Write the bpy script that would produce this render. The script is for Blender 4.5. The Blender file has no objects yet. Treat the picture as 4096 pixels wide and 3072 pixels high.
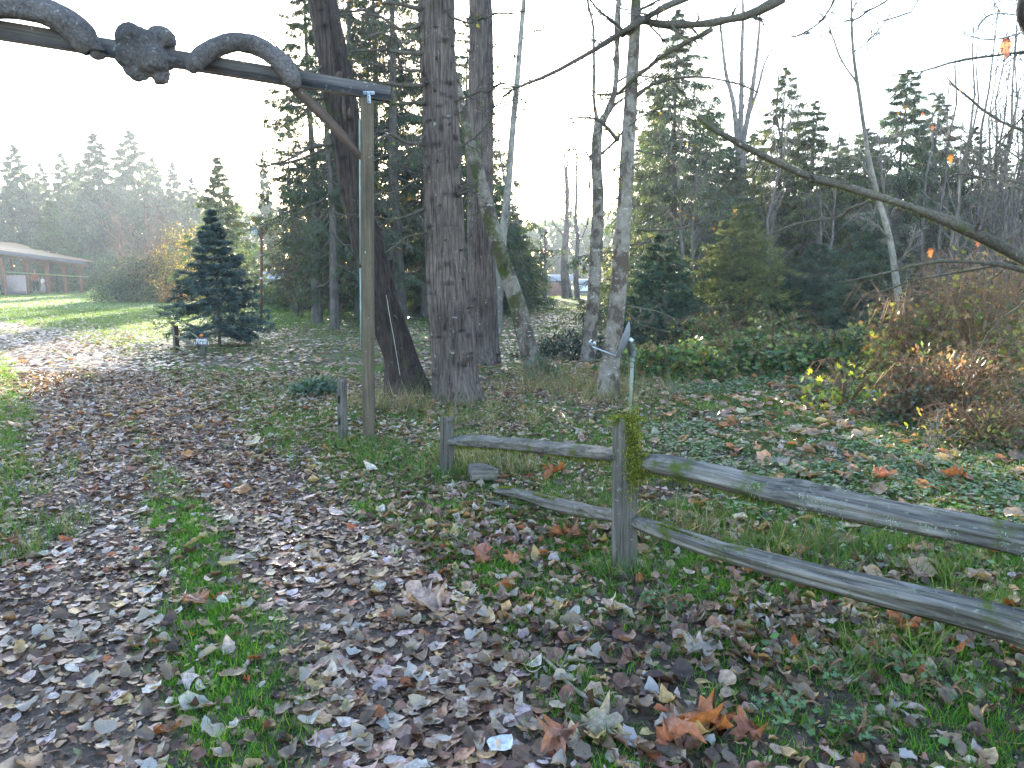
import bpy, math, random
import numpy as np
from mathutils import Vector, Matrix

R = math.radians
rng = np.random.default_rng(7)
random.seed(7)
scene = bpy.context.scene
col = scene.collection

# ------------------------------------------------------------------ camera, sky, sun, exposure
FPX, CX, CY, PITCH, EYE = 2870.0, 2048.0, 1536.0, R(8.83), 1.65
cam_d = bpy.data.cameras.new("camera")
cam_d.sensor_width = 36.0
cam_d.lens = 36.0 * FPX / 4096.0
cam_d.clip_start, cam_d.clip_end = 0.05, 3000
cam = bpy.data.objects.new("camera", cam_d)
cam.location = (0, 0, EYE)
cam.rotation_euler = (R(90) - PITCH, 0, 0)
col.objects.link(cam)
scene.camera = cam

SUN_AZ, SUN_EL = R(-8.7), R(12.0)            # left of straight ahead, low behind the trees
world = bpy.data.worlds.new("World")
scene.world = world
world.use_nodes = True
wn = world.node_tree.nodes
wl = world.node_tree.links
sky = wn.new("ShaderNodeTexSky")
sky.sky_type = 'NISHITA'
sky.sun_disc = False
sky.sun_elevation = SUN_EL
sky.sun_rotation = SUN_AZ
sky.altitude = 60
sky.air_density = 1.0
sky.dust_density = 1.0
sky.ozone_density = 1.6
bg = wn["Background"]
wl.new(sky.outputs[0], bg.inputs[0])
bg.inputs[1].default_value = 0.15

sun_d = bpy.data.lights.new("sun", 'SUN')
sun_d.energy = 5.0
sun_d.angle = R(0.6)
sun_d.color = (1.0, 0.93, 0.80)
sun = bpy.data.objects.new("sun", sun_d)
sv = Vector((math.sin(SUN_AZ) * math.cos(SUN_EL), math.cos(SUN_AZ) * math.cos(SUN_EL), math.sin(SUN_EL)))
sun.rotation_euler = sv.to_track_quat('Z', 'Y').to_euler()
col.objects.link(sun)

vs = scene.view_settings
vs.view_transform = 'Standard'
vs.look = 'None'
vs.exposure = 3.0
vs.gamma = 1.0
vs.use_curve_mapping = False

cy = scene.cycles
cy.use_denoising = True
cy.max_bounces = 5
cy.diffuse_bounces = 3
cy.glossy_bounces = 2
cy.transmission_bounces = 3
cy.volume_bounces = 0
cy.transparent_max_bounces = 4
cy.caustics_reflective = False
cy.caustics_refractive = False
cy.sample_clamp_indirect = 6.0

# ------------------------------------------------------------------ helpers: noise and pixels -> points
_perm = np.random.default_rng(99).random(65536)


def vnoise(p):
    p = np.asarray(p, float)
    i = np.floor(p).astype(np.int64)
    f = p - i
    f = f * f * (3 - 2 * f)

    def h(a, b, c):
        return _perm[((a * 73856093) ^ (b * 19349663) ^ (c * 83492791)) & 65535]
    out = 0
    for dx in (0, 1):
        wx = f[..., 0] if dx else 1 - f[..., 0]
        for dy in (0, 1):
            wy = f[..., 1] if dy else 1 - f[..., 1]
            for dz in (0, 1):
                wz = f[..., 2] if dz else 1 - f[..., 2]
                out = out + wx * wy * wz * h(i[..., 0] + dx, i[..., 1] + dy, i[..., 2] + dz)
    return out


def fbm(p, o=3):
    p = np.asarray(p, float)
    s, a, t = 0, 1.0, 0
    for k in range(o):
        s = s + a * vnoise(p * (2.03 ** k) + 17.3 * k)
        t += a
        a *= 0.5
    return s / t


def n2(x, y, s, o=3, z=0.0):
    x = np.asarray(x, float)
    return fbm(np.stack([x * s, np.asarray(y, float) * s, np.full_like(x, z)], -1), o)


def sstep(a, b, x):
    t = np.clip((x - a) / (b - a), 0, 1)
    return t * t * (3 - 2 * t)


def pxray(px, py):
    a, b = (px - CX) / FPX, -(py - CY) / FPX
    return np.array([a, math.cos(PITCH) + b * math.sin(PITCH), -math.sin(PITCH) + b * math.cos(PITCH)])


def G0(px, py, z=0.0):
    d = pxray(px, py)
    t = (z - EYE) / d[2]
    return np.array([d[0] * t, d[1] * t, z])


def at(px, py, Y):
    d = pxray(px, py)
    t = Y / d[1]
    return np.array([d[0] * t, Y, EYE + d[2] * t])


def path_px(pts):
    return np.array([G0(a, b)[:2] for a, b in pts])


TRACK_L = path_px([(60, 3400), (120, 3072), (200, 2600), (290, 2220), (350, 1850), (290, 1600), (190, 1470), (60, 1370), (-160, 1305)])
TRACK_R = path_px([(1850, 3400), (1740, 3072), (1600, 2600), (1290, 2220), (1110, 2040), (880, 1830), (700, 1670), (520, 1510), (330, 1400), (100, 1315), (-100, 1285)])


def dist_poly(x, y, P):
    best = np.full(np.shape(x), 1e9)
    for i in range(len(P) - 1):
        a, b = P[i], P[i + 1]
        ab = b - a
        t = np.clip(((x - a[0]) * ab[0] + (y - a[1]) * ab[1]) / (ab @ ab), 0, 1)
        best = np.minimum(best, np.hypot(x - a[0] - t * ab[0], y - a[1] - t * ab[1]))
    return best


def track(x, y):
    wob = 0.22 * (n2(x, y, 1.3, 2) - 0.5)
    d = np.minimum(dist_poly(x, y, TRACK_L), dist_poly(x, y, TRACK_R)) + wob
    return 1 - sstep(0.28, 0.62, d)


def zt(x, y):
    x = np.asarray(x, float)
    y = np.asarray(y, float)
    z = 0.10 * (n2(x, y, 0.22, 2) - 0.5) + 0.03 * (n2(x, y, 1.1, 2, 5.0) - 0.5)
    z = z * sstep(0.5, 6, np.hypot(x, y) + 2)
    z = z - 0.035 * (1 - sstep(0.1, 0.7, np.minimum(dist_poly(x, y, TRACK_L), dist_poly(x, y, TRACK_R))))
    z = z - 1.0 * sstep(46, 80, y) * sstep(-8, 0, x)
    return z


def zt1(x, y):
    return float(zt(np.array([x]), np.array([y]))[0])


def G(px, py):
    p = G0(px, py)
    p[2] = zt1(p[0], p[1])
    return p


# ------------------------------------------------------------------ helpers: meshes
class Acc:
    def __init__(s):
        s.V, s.Q, s.T, s.C, s.n = [], [], [], [], 0

    def add(s, V, Q=None, T=None, c=(1, 1, 1)):
        V = np.asarray(V, float).reshape(-1, 3)
        s.V.append(V)
        c = np.asarray(c, float)
        if c.ndim == 1:
            c = np.tile(c, (len(V), 1))
        s.C.append(c)
        if Q is not None and len(Q):
            s.Q.append(np.asarray(Q, np.int64).reshape(-1, 4) + s.n)
        if T is not None and len(T):
            s.T.append(np.asarray(T, np.int64).reshape(-1, 3) + s.n)
        s.n += len(V)

    def mesh(s, name, mat, smooth=False):
        V = np.concatenate(s.V)
        Q = np.concatenate(s.Q) if s.Q else np.zeros((0, 4), np.int64)
        T = np.concatenate(s.T) if s.T else np.zeros((0, 3), np.int64)
        me = bpy.data.meshes.new(name)
        me.vertices.add(len(V))
        me.vertices.foreach_set("co", V.astype(np.float32).ravel())
        nl = Q.size + T.size
        me.loops.add(nl)
        me.loops.foreach_set("vertex_index", np.concatenate([Q.ravel(), T.ravel()]).astype(np.int32))
        me.polygons.add(len(Q) + len(T))
        st = np.concatenate([np.arange(len(Q)) * 4, Q.size + np.arange(len(T)) * 3]).astype(np.int32)
        me.polygons.foreach_set("loop_start", st)
        if smooth:
            me.polygons.foreach_set("use_smooth", np.ones(len(st), bool))
        me.update(calc_edges=True)
        C = np.concatenate(s.C)
        ca = me.color_attributes.new("Col", 'FLOAT_COLOR', 'POINT')
        ca.data.foreach_set("color", np.concatenate([C, np.ones((len(C), 1))], 1).astype(np.float32).ravel())
        me.materials.append(mat)
        return me

    def build(s, name, mat, parent=None, smooth=False, loc=None):
        me = s.mesh(name, mat, smooth)
        o = bpy.data.objects.new(name, me)
        col.objects.link(o)
        if parent is not None:
            o.parent = parent
        if loc is not None:
            o.location = loc
        return o


def tag(o, label=None, cat=None, group=None, kind=None):
    if label:
        o["label"] = label
    if cat:
        o["category"] = cat
    if group:
        o["group"] = group
    if kind:
        o["kind"] = kind
    return o


def empty(name, loc=(0, 0, 0), label=None, cat=None, group=None, rz=0.0):
    o = bpy.data.objects.new(name, None)
    o.empty_display_size = 0.2
    o.location = tuple(float(a) for a in loc)
    o.rotation_euler = (0, 0, rz)
    col.objects.link(o)
    return tag(o, label, cat, group)


def dup(o, loc, rz=0.0, sc=1.0, label=None):
    c = o.copy()
    col.objects.link(c)
    c.location = tuple(float(a) for a in loc)
    c.rotation_euler = (0, 0, rz)
    c.scale = (sc, sc, sc) if np.isscalar(sc) else tuple(sc)
    if label:
        c["label"] = label
    for ch in list(o.children):
        k = ch.copy()
        col.objects.link(k)
        k.parent = c
        for g in list(ch.children):
            q = g.copy()
            col.objects.link(q)
            q.parent = k
    return c


def frames(P):
    """tangents and two normals along polylines P (n,k,3)"""
    T = np.gradient(P, axis=1)
    T /= np.linalg.norm(T, axis=-1, keepdims=True) + 1e-9
    ref = np.where(np.abs(T[:, :1, 2:3]) > 0.8, np.array([1.0, 0, 0]), np.array([0, 0, 1.0]))
    A = np.cross(T, np.broadcast_to(ref, T.shape))
    A /= np.linalg.norm(A, axis=-1, keepdims=True) + 1e-9
    B = np.cross(T, A)
    return T, A, B


def tubes(acc, P, Rr, sides=4, c=(1, 1, 1), cvar=0.0, cap=False):
    P = np.asarray(P, float)
    Rr = np.asarray(Rr, float)
    if P.ndim == 2:
        P, Rr = P[None], Rr[None]
    n, k = P.shape[:2]
    _, A, B = frames(P)
    th = np.arange(sides) / sides * 2 * math.pi
    V = P[:, :, None] + Rr[:, :, None, None] * (A[:, :, None] * np.cos(th)[:, None] + B[:, :, None] * np.sin(th)[:, None])
    idx = np.arange(n * k * sides).reshape(n, k, sides)
    a = idx[:, :-1]
    b = idx[:, 1:]
    Q = np.stack([a, np.roll(a, -1, 2), np.roll(b, -1, 2), b], -1).reshape(-1, 4)
    c = np.asarray(c, float)
    if cvar > 0:
        m = 1 + cvar * (rng.random((n, 1, 1, 1)) * 2 - 1)
        C = np.broadcast_to(c * m, V.shape).reshape(-1, 3)
    else:
        C = np.broadcast_to(c, (n * k * sides, 3))
    Tt = None
    VV = V.reshape(-1, 3)
    if cap:
        ends = np.concatenate([P[:, 0], P[:, -1]])
        e0 = len(VV)
        VV = np.concatenate([VV, ends])
        C = np.concatenate([C, C[:len(ends)]])
        tl = []
        for q in range(n):
            for s_ in range(sides):
                s2 = (s_ + 1) % sides
                tl.append((idx[q, 0, s2], idx[q, 0, s_], e0 + q))
                tl.append((idx[q, -1, s_], idx[q, -1, s2], e0 + n + q))
        Tt = np.array(tl)
    acc.add(VV, Q, Tt, C)


def smooth_path(pts, n):
    """Catmull-Rom through pts"""
    p = np.asarray(pts, float)
    p = np.concatenate([[2 * p[0] - p[1]], p, [2 * p[-1] - p[-2]]])
    m = len(p) - 3
    out = []
    for s in np.linspace(0, m - 1e-6, n):
        i = int(s)
        t = s - i
        a, b, c, d = p[i:i + 4]
        out.append(0.5 * ((2 * b) + (c - a) * t + (2 * a - 5 * b + 4 * c - d) * t * t + (3 * b - a - 3 * c + d) * t ** 3))
    return np.array(out)


def unit(v):
    return v / (np.linalg.norm(v, axis=-1, keepdims=True) + 1e-9)


def sprout(P, Rr, m, lf, ang, k=4, up=0.0, flat=False, t0=0.15, t1=0.98, jit=0.35, rf=0.5, wob=0.12, taper=0.3):
    """m children for every polyline"""
    n, kk = P.shape[:2]
    L = np.linalg.norm(np.diff(P, axis=1), axis=-1).sum(1)
    t = t0 + (t1 - t0) * (np.arange(m)[None] + rng.random((n, m))) / m
    s = t * (kk - 1)
    i = np.clip(s.astype(int), 0, kk - 2)
    f = (s - i)[..., None]
    ar = np.arange(n)[:, None]
    S = P[ar, i] * (1 - f) + P[ar, i + 1] * f
    T = unit(P[ar, i + 1] - P[ar, i])
    r0 = (Rr[ar, i] * (1 - f[..., 0]) + Rr[ar, i + 1] * f[..., 0]) * rf
    if flat:
        side = unit(np.cross(T, np.array([0, 0, 1.0])))
        sg = np.where((np.arange(m) % 2)[None, :, None] == 0, 1.0, -1.0)
        N = side * sg + 0.25 * rng.normal(size=T.shape)
    else:
        N = rng.normal(size=T.shape)
        N = N - (N * T).sum(-1, keepdims=True) * T
    N = unit(N)
    a = ang + jit * (rng.random((n, m, 1)) - 0.5)
    D = T * np.cos(a) + N * np.sin(a)
    D[..., 2] += up
    D = unit(D)
    ln = (L[:, None] * lf * (1.15 - 0.75 * t) * (0.6 + 0.7 * rng.random((n, m))))[..., None]
    out = np.zeros((n, m, k, 3))
    out[:, :, 0] = S
    cur = D
    for q in range(1, k):
        cur = unit(cur + wob * rng.normal(size=cur.shape) + np.array([0, 0, up * 0.25]))
        out[:, :, q] = out[:, :, q - 1] + cur * ln / (k - 1)
    RR = r0[..., None] * np.linspace(1, taper, k)
    return out.reshape(n * m, k, 3), RR.reshape(n * m, k)


def place(acc, tmplV, tris, pos, ax, nor, size, colr, quads=None, width=None):
    """instances of a template: x = width, y = length along ax, z = along nor"""
    pos, ax, nor = np.asarray(pos), unit(np.asarray(ax, float)), np.asarray(nor, float)
    sd = unit(np.cross(ax, nor))
    nr = np.cross(sd, ax)
    n, k = len(pos), len(tmplV)
    size = np.asarray(size, float).reshape(n, 1, 1)
    w = size if width is None else np.asarray(width, float).reshape(n, 1, 1)
    V = pos[:, None] + size * tmplV[None, :, 1:2] * ax[:, None] + w * tmplV[None, :, 0:1] * sd[:, None] + size * tmplV[None, :, 2:3] * nr[:, None]
    off = (np.arange(n) * k)[:, None, None]
    T = (np.asarray(tris)[None] + off).reshape(-1, 3) if tris is not None and len(tris) else None
    Q = (np.asarray(quads)[None] + off).reshape(-1, 4) if quads is not None else None
    C = np.repeat(np.asarray(colr, float), k, 0)
    acc.add(V.reshape(-1, 3), Q, T, C)


def pal(n, cols, var=0.18, w=None):
    cols = np.asarray(cols, float)
    i = rng.choice(len(cols), n, p=None if w is None else np.asarray(w) / np.sum(w))
    c = cols[i] * (1 + var * (rng.random((n, 1)) * 2 - 1)) * (1 + 0.4 * var * (rng.random((n, 3)) * 2 - 1))
    return np.clip(c, 0.005, 0.95)


def box(acc, c, s, rot=None, col_=(1, 1, 1), bev=0.0):
    c, s = np.asarray(c, float), np.asarray(s, float) / 2
    if bev <= 0:
        V = np.array([[x, y, z] for x in (-1, 1) for y in (-1, 1) for z in (-1, 1)], float) * s
        Q = [(0, 1, 3, 2), (4, 6, 7, 5), (0, 4, 5, 1), (2, 3, 7, 6), (0, 2, 6, 4), (1, 5, 7, 3)]
        T = None
    else:
        b = min(bev, s.min() * 0.9)
        V, Q, T = [], [], []
        ids = {}
        for x in (-1, 1):
            for y in (-1, 1):
                for z in (-1, 1):
                    for a in range(3):
                        v = s - b
                        v = v.copy()
                        v[a] = s[a]
                        ids[(x, y, z, a)] = len(V)
                        V.append(np.array([x, y, z]) * v)
        V = np.array(V)
        for a in range(3):
            o1, o2 = [q for q in range(3) if q != a]
            for sg in (-1, 1):
                ring = []
                for u, w in ((-1, -1), (1, -1), (1, 1), (-1, 1)):
                    k = [0, 0, 0]
                    k[a], k[o1], k[o2] = sg, u, w
                    ring.append(ids[(k[0], k[1], k[2], a)])
                Q.append(ring)
            for u in (-1, 1):
                for w in (-1, 1):
                    k1 = [0, 0, 0]
                    k1[o1], k1[o2] = u, w
                    k1[a] = -1
                    k2 = list(k1)
                    k2[a] = 1
                    Q.append([ids[(*k1, o1)], ids[(*k2, o1)], ids[(*k2, o2)], ids[(*k1, o2)]])
        for x in (-1, 1):
            for y in (-1, 1):
                for z in (-1, 1):
                    T.append([ids[(x, y, z, a)] for a in range(3)])
    if rot is not None:
        V = V @ np.array(rot).T
    acc.add(V + c, Q, T, col_)


def rotm(ax, ang):
    return np.array(Matrix.Rotation(ang, 3, ax))


def basis(d, up=(0, 0, 1)):
    """rotation matrix whose x axis is d"""
    d = unit(np.asarray(d, float))
    y = unit(np.cross(np.asarray(up, float), d))
    z = np.cross(d, y)
    return np.stack([d, y, z], 1)


# ------------------------------------------------------------------ materials
def new_mat(name):
    m = bpy.data.materials.new(name)
    m.use_nodes = True
    nt = m.node_tree
    b = nt.nodes["Principled BSDF"]
    return m, nt, b


def N(nt, t, **kw):
    n = nt.nodes.new(t)
    for k, v in kw.items():
        setattr(n, k, v)
    return n


def noise_node(nt, scale, detail=4, rough=0.6, vec=None, dist=0.0):
    n = N(nt, "ShaderNodeTexNoise")
    n.inputs["Scale"].default_value = scale
    n.inputs["Detail"].default_value = detail
    n.inputs["Roughness"].default_value = rough
    n.inputs["Distortion"].default_value = dist
    if vec is not None:
        nt.links.new(vec, n.inputs["Vector"])
    return n


def ramp(nt, fac, a, b, ca=(0, 0, 0, 1), cb=(1, 1, 1, 1)):
    r = N(nt, "ShaderNodeValToRGB")
    r.color_ramp.elements[0].position = a
    r.color_ramp.elements[1].position = b
    r.color_ramp.elements[0].color = ca
    r.color_ramp.elements[1].color = cb
    nt.links.new(fac, r.inputs[0])
    return r


def mixc(nt, fac, a, b, mode='MIX'):
    m = N(nt, "ShaderNodeMix", data_type='RGBA', blend_type=mode)
    for s, v in ((m.inputs[0], fac), (m.inputs[6], a), (m.inputs[7], b)):
        if isinstance(v, (int, float)):
            s.default_value = v
        elif isinstance(v, tuple):
            s.default_value = (*v, 1) if len(v) == 3 else v
        else:
            nt.links.new(v, s)
    return m.outputs[2]


def bump(nt, b, h, strength, dist):
    bp = N(nt, "ShaderNodeBump")
    bp.inputs["Strength"].default_value = strength
    bp.inputs["Distance"].default_value = dist
    nt.links.new(h, bp.inputs["Height"])
    nt.links.new(bp.outputs[0], b.inputs["Normal"])


def objcoord(nt, scale=(1, 1, 1), rot=(0, 0, 0)):
    tc = N(nt, "ShaderNodeTexCoord")
    mp = N(nt, "ShaderNodeMapping")
    mp.inputs["Scale"].default_value = scale
    mp.inputs["Rotation"].default_value = rot
    nt.links.new(tc.outputs["Object"], mp.inputs[0])
    return mp.outputs[0]


def leaf_mat(name, trans=0.35, rough=0.5, nscale=25.0, namt=0.35, spec=0.4, veins=False, tcol=1.6):
    m, nt, b = new_mat(name)
    at_ = N(nt, "ShaderNodeAttribute", attribute_name="Col")
    nz = noise_node(nt, nscale, 3, vec=objcoord(nt))
    rr = ramp(nt, nz.outputs[0], 0.3, 0.75, (1 - namt,) * 3 + (1,), (1 + namt,) * 3 + (1,))
    c = mixc(nt, 1.0, at_.outputs[0], rr.outputs[0], 'MULTIPLY')
    nt.links.new(c, b.inputs["Base Color"])
    b.inputs["Roughness"].default_value = rough
    b.inputs["Specular IOR Level"].default_value = spec
    tr = N(nt, "ShaderNodeBsdfTranslucent")
    tc = mixc(nt, 1.0, c, (tcol, tcol * 0.95, tcol * 0.55), 'MULTIPLY')
    nt.links.new(tc, tr.inputs[0])
    mx = N(nt, "ShaderNodeMixShader")
    mx.inputs[0].default_value = trans
    nt.links.new(b.outputs[0], mx.inputs[1])
    nt.links.new(tr.outputs[0], mx.inputs[2])
    nt.links.new(mx.outputs[0], nt.nodes["Material Output"].inputs[0])
    return m


def plain_mat(name, c, rough=0.6, metal=0.0, nscale=12.0, namt=0.25, bmp=0.15, spec=0.4):
    m, nt, b = new_mat(name)
    nz = noise_node(nt, nscale, 5, 0.65, vec=objcoord(nt))
    rr = ramp(nt, nz.outputs[0], 0.3, 0.72, tuple(x * (1 - namt) for x in c) + (1,), tuple(min(x * (1 + namt), 1) for x in c) + (1,))
    nt.links.new(rr.outputs[0], b.inputs["Base Color"])
    b.inputs["Roughness"].default_value = rough
    b.inputs["Metallic"].default_value = metal
    b.inputs["Specular IOR Level"].default_value = spec
    if bmp:
        bump(nt, b, nz.outputs[0], bmp, 0.01)
    return m


def wood_mat(name, ca, cb, axis='x', lichen=0.0, moss=0.0, grain=60.0, bmp=0.5, lichen_c=(0.30, 0.36, 0.30), ls=14.0):
    """weathered wood: grain runs along the object's own axis; the attribute Col darkens/greens areas"""
    m, nt, b = new_mat(name)
    sc = {'x': (1.5, grain, grain), 'y': (grain, 1.5, grain), 'z': (grain, grain, 1.5)}[axis]
    g = noise_node(nt, 1.0, 5, 0.7, vec=objcoord(nt, sc), dist=0.3)
    rr = ramp(nt, g.outputs[0], 0.32, 0.68, ca + (1,), cb + (1,))
    c = rr.outputs[0]
    big = noise_node(nt, 3.0, 4, 0.6, vec=objcoord(nt))
    bb = ramp(nt, big.outputs[0], 0.3, 0.7, (0.65, 0.65, 0.65, 1), (1.15, 1.12, 1.1, 1))
    c = mixc(nt, 1.0, c, bb.outputs[0], 'MULTIPLY')
    at_ = N(nt, "ShaderNodeAttribute", attribute_name="Col")
    c = mixc(nt, 1.0, c, at_.outputs[0], 'MULTIPLY')
    if lichen > 0:
        ln = noise_node(nt, ls, 5, 0.7, vec=objcoord(nt))
        lr = ramp(nt, ln.outputs[0], 0.66 - lichen * 0.25, 0.72 - lichen * 0.22)
        c = mixc(nt, lr.outputs[0], c, lichen_c)
    if moss > 0:
        mn = noise_node(nt, 5.0, 5, 0.65, vec=objcoord(nt))
        mr = ramp(nt, mn.outputs[0], 0.68 - moss * 0.3, 0.75 - moss * 0.27)
        c = mixc(nt, mr.outputs[0], c, (0.07, 0.085, 0.02))
    nt.links.new(c, b.inputs["Base Color"])
    b.inputs["Roughness"].default_value = 0.85
    b.inputs["Specular IOR Level"].default_value = 0.25
    bump(nt, b, g.outputs[0], bmp, 0.008)
    return m


def bark_mat(name, ca, cb, sx=9.0, sz=1.6, lichen=0.0, lichen_c=(0.5, 0.5, 0.46), moss=0.0, bands=False, bmp=0.8, ls=7.0, dist=0.02, useattr=True):
    m, nt, b = new_mat(name)
    v = objcoord(nt, (sx, sx, sz))
    g = noise_node(nt, 1.6, 6, 0.7, vec=v, dist=0.6)
    rr = ramp(nt, g.outputs[0], 0.33, 0.66, ca + (1,), cb + (1,))
    c = rr.outputs[0]
    big = noise_node(nt, 1.3, 4, 0.6, vec=objcoord(nt))
    bb = ramp(nt, big.outputs[0], 0.32, 0.68, (0.6, 0.58, 0.58, 1), (1.25, 1.22, 1.2, 1))
    c = mixc(nt, 1.0, c, bb.outputs[0], 'MULTIPLY')
    if bands:                                   # smooth pale alder bark with dark bands and pale blotches
        bn = noise_node(nt, 1.0, 4, 0.65, vec=objcoord(nt, (4.5, 4.5, 3.2)))
        br = ramp(nt, bn.outputs[0], 0.47, 0.55)
        c = mixc(nt, br.outputs[0], c, (cb[0] * 0.30, cb[1] * 0.25, cb[2] * 0.22))
        pn = noise_node(nt, 1.0, 4, 0.7, vec=objcoord(nt, (9, 9, 20)))
        pr = ramp(nt, pn.outputs[0], 0.60, 0.66)
        c = mixc(nt, pr.outputs[0], c, (0.36, 0.34, 0.31))
    if lichen > 0:
        ln = noise_node(nt, ls, 5, 0.7, vec=objcoord(nt))
        lr = ramp(nt, ln.outputs[0], 0.68 - lichen * 0.25, 0.74 - lichen * 0.22)
        c = mixc(nt, lr.outputs[0], c, lichen_c)
    if moss > 0:
        mn = noise_node(nt, 1.7, 6, 0.7, vec=objcoord(nt))
        mr = ramp(nt, mn.outputs[0], 0.66 - moss * 0.3, 0.76 - moss * 0.27)
        c = mixc(nt, mr.outputs[0], c, (0.055, 0.065, 0.018))
    if useattr:
        at_ = N(nt, "ShaderNodeAttribute", attribute_name="Col")
        c = mixc(nt, 1.0, c, at_.outputs[0], 'MULTIPLY')
    nt.links.new(c, b.inputs["Base Color"])
    b.inputs["Roughness"].default_value = 0.9
    b.inputs["Specular IOR Level"].default_value = 0.2
    bump(nt, b, g.outputs[0], bmp, dist)
    return m


M = {}
M['litter'] = leaf_mat('dry_leaf', 0.22, 0.40, 45, 0.45, 0.42)
M['grass'] = leaf_mat('grass_blade', 0.45, 0.45, 6, 0.15, 0.35, tcol=1.8)
M['cover'] = leaf_mat('ground_cover_leaf', 0.30, 0.42, 20, 0.25, 0.5)
M['needle'] = leaf_mat('conifer_spray', 0.30, 0.55, 3, 0.3, 0.25, tcol=1.5)
M['spruce'] = leaf_mat('spruce_needles', 0.15, 0.55, 5, 0.3, 0.3, tcol=1.2)
M['bush'] = leaf_mat('bush_leaf', 0.35, 0.45, 10, 0.25, 0.45, tcol=1.7)
M['autumn'] = leaf_mat('autumn_leaf', 0.42, 0.5, 10, 0.25, 0.35, tcol=1.5)
M['moss'] = leaf_mat('moss', 0.3, 0.8, 15, 0.4, 0.1, tcol=1.4)
M['twig'] = bark_mat('twig_bark', (0.09, 0.075, 0.06), (0.20, 0.18, 0.155), 20, 20, bmp=0.0)
M['drytwig'] = bark_mat('dry_stalk', (0.15, 0.10, 0.065), (0.30, 0.22, 0.15), 20, 20, bmp=0.0)
M['bark_fir'] = bark_mat('fir_bark', (0.035, 0.027, 0.024), (0.235, 0.185, 0.165), 24, 2.0, 0.22, (0.36, 0.34, 0.31), 0.2, bmp=1.0, ls=13, dist=0.04)
M['bark_dark'] = bark_mat('dark_bark', (0.018, 0.014, 0.014), (0.095, 0.072, 0.062), 18, 1.8, 0.08, (0.25, 0.24, 0.22), 0.35, bmp=1.0, ls=8, dist=0.04)
M['bark_alder'] = bark_mat('alder_bark', (0.17, 0.14, 0.115), (0.31, 0.27, 0.235), 10, 8, 0.22, (0.40, 0.38, 0.34), 0.25, bands=True, bmp=0.5)
M['bark_mossy'] = bark_mat('mossy_alder_bark', (0.13, 0.11, 0.09), (0.25, 0.215, 0.185), 12, 7, 0.25, (0.35, 0.33, 0.30), 0.5, bands=True, bmp=0.7)
M['bark_pale'] = bark_mat('pale_bark', (0.15, 0.135, 0.115), (0.31, 0.285, 0.25), 8, 5, 0.22, (0.42, 0.41, 0.38), 0.2, bmp=0.3)
M['bark_far'] = bark_mat('far_bark', (0.06, 0.052, 0.048), (0.16, 0.14, 0.125), 8, 2, 0.1, (0.3, 0.3, 0.28), 0.1, bmp=0.3)
M['bough'] = bark_mat('mossy_bough_bark', (0.06, 0.05, 0.042), (0.15, 0.13, 0.10), 30, 30, 0.2, (0.34, 0.38, 0.30), 0.35, bmp=0.5, ls=25)
M['rail'] = wood_mat('weathered_rail', (0.030, 0.026, 0.024), (0.25, 0.225, 0.205), 'x', 0.28, 0.34, 42, 1.0, (0.20, 0.22, 0.17), 30)
M['post'] = wood_mat('weathered_post', (0.028, 0.025, 0.022), (0.19, 0.17, 0.15), 'z', 0.18, 0.32, 40, 1.0, (0.20, 0.22, 0.17), 28)
M['post4'] = wood_mat('gate_post_wood', (0.075, 0.058, 0.040), (0.16, 0.125, 0.09), 'z', 0.10, 0.15, 40, 0.6)
M['beam'] = wood_mat('beam_wood', (0.075, 0.064, 0.060), (0.18, 0.155, 0.145), 'x', 0.15, 0.0, 40, 0.6)
M['vine'] = bark_mat('curved_log_bark', (0.085, 0.076, 0.080), (0.24, 0.215, 0.215), 26, 26, 0.30, (0.34, 0.35, 0.34), 0.0, bmp=1.0, ls=26, dist=0.03)
M['burl'] = bark_mat('burl_bark', (0.085, 0.076, 0.080), (0.22, 0.20, 0.20), 26, 26, 0.25, (0.32, 0.33, 0.32), 0.0, bmp=1.0, ls=26, dist=0.03, useattr=False)
M['brace'] = wood_mat('brace_wood', (0.060, 0.042, 0.034), (0.125, 0.088, 0.072), 'x', 0.05, 0.0, 40, 0.5)

# ------------------------------------------------------------------ ground
def ground_mat():
    m, nt, b = new_mat('earth_and_moss')
    at_ = N(nt, "ShaderNodeAttribute", attribute_name="Col")
    v = objcoord(nt)
    n1 = noise_node(nt, 35, 6, 0.7, vec=v)
    n2_ = noise_node(nt, 3.5, 5, 0.6, vec=v)
    r1 = ramp(nt, n1.outputs[0], 0.36, 0.66, (0.32, 0.30, 0.28, 1), (1.9, 1.8, 1.7, 1))
    r2 = ramp(nt, n2_.outputs[0], 0.3, 0.7, (0.75, 0.75, 0.75, 1), (1.2, 1.2, 1.2, 1))
    c = mixc(nt, 1.0, at_.outputs[0], r1.outputs[0], 'MULTIPLY')
    c = mixc(nt, 1.0, c, r2.outputs[0], 'MULTIPLY')
    nt.links.new(c, b.inputs["Base Color"])
    b.inputs["Roughness"].default_value = 0.8
    b.inputs["Specular IOR Level"].default_value = 0.35
    bump(nt, b, n1.outputs[0], 0.7, 0.03)
    return m


def lerp(a, b, t):
    return a + (b - a) * t


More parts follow.
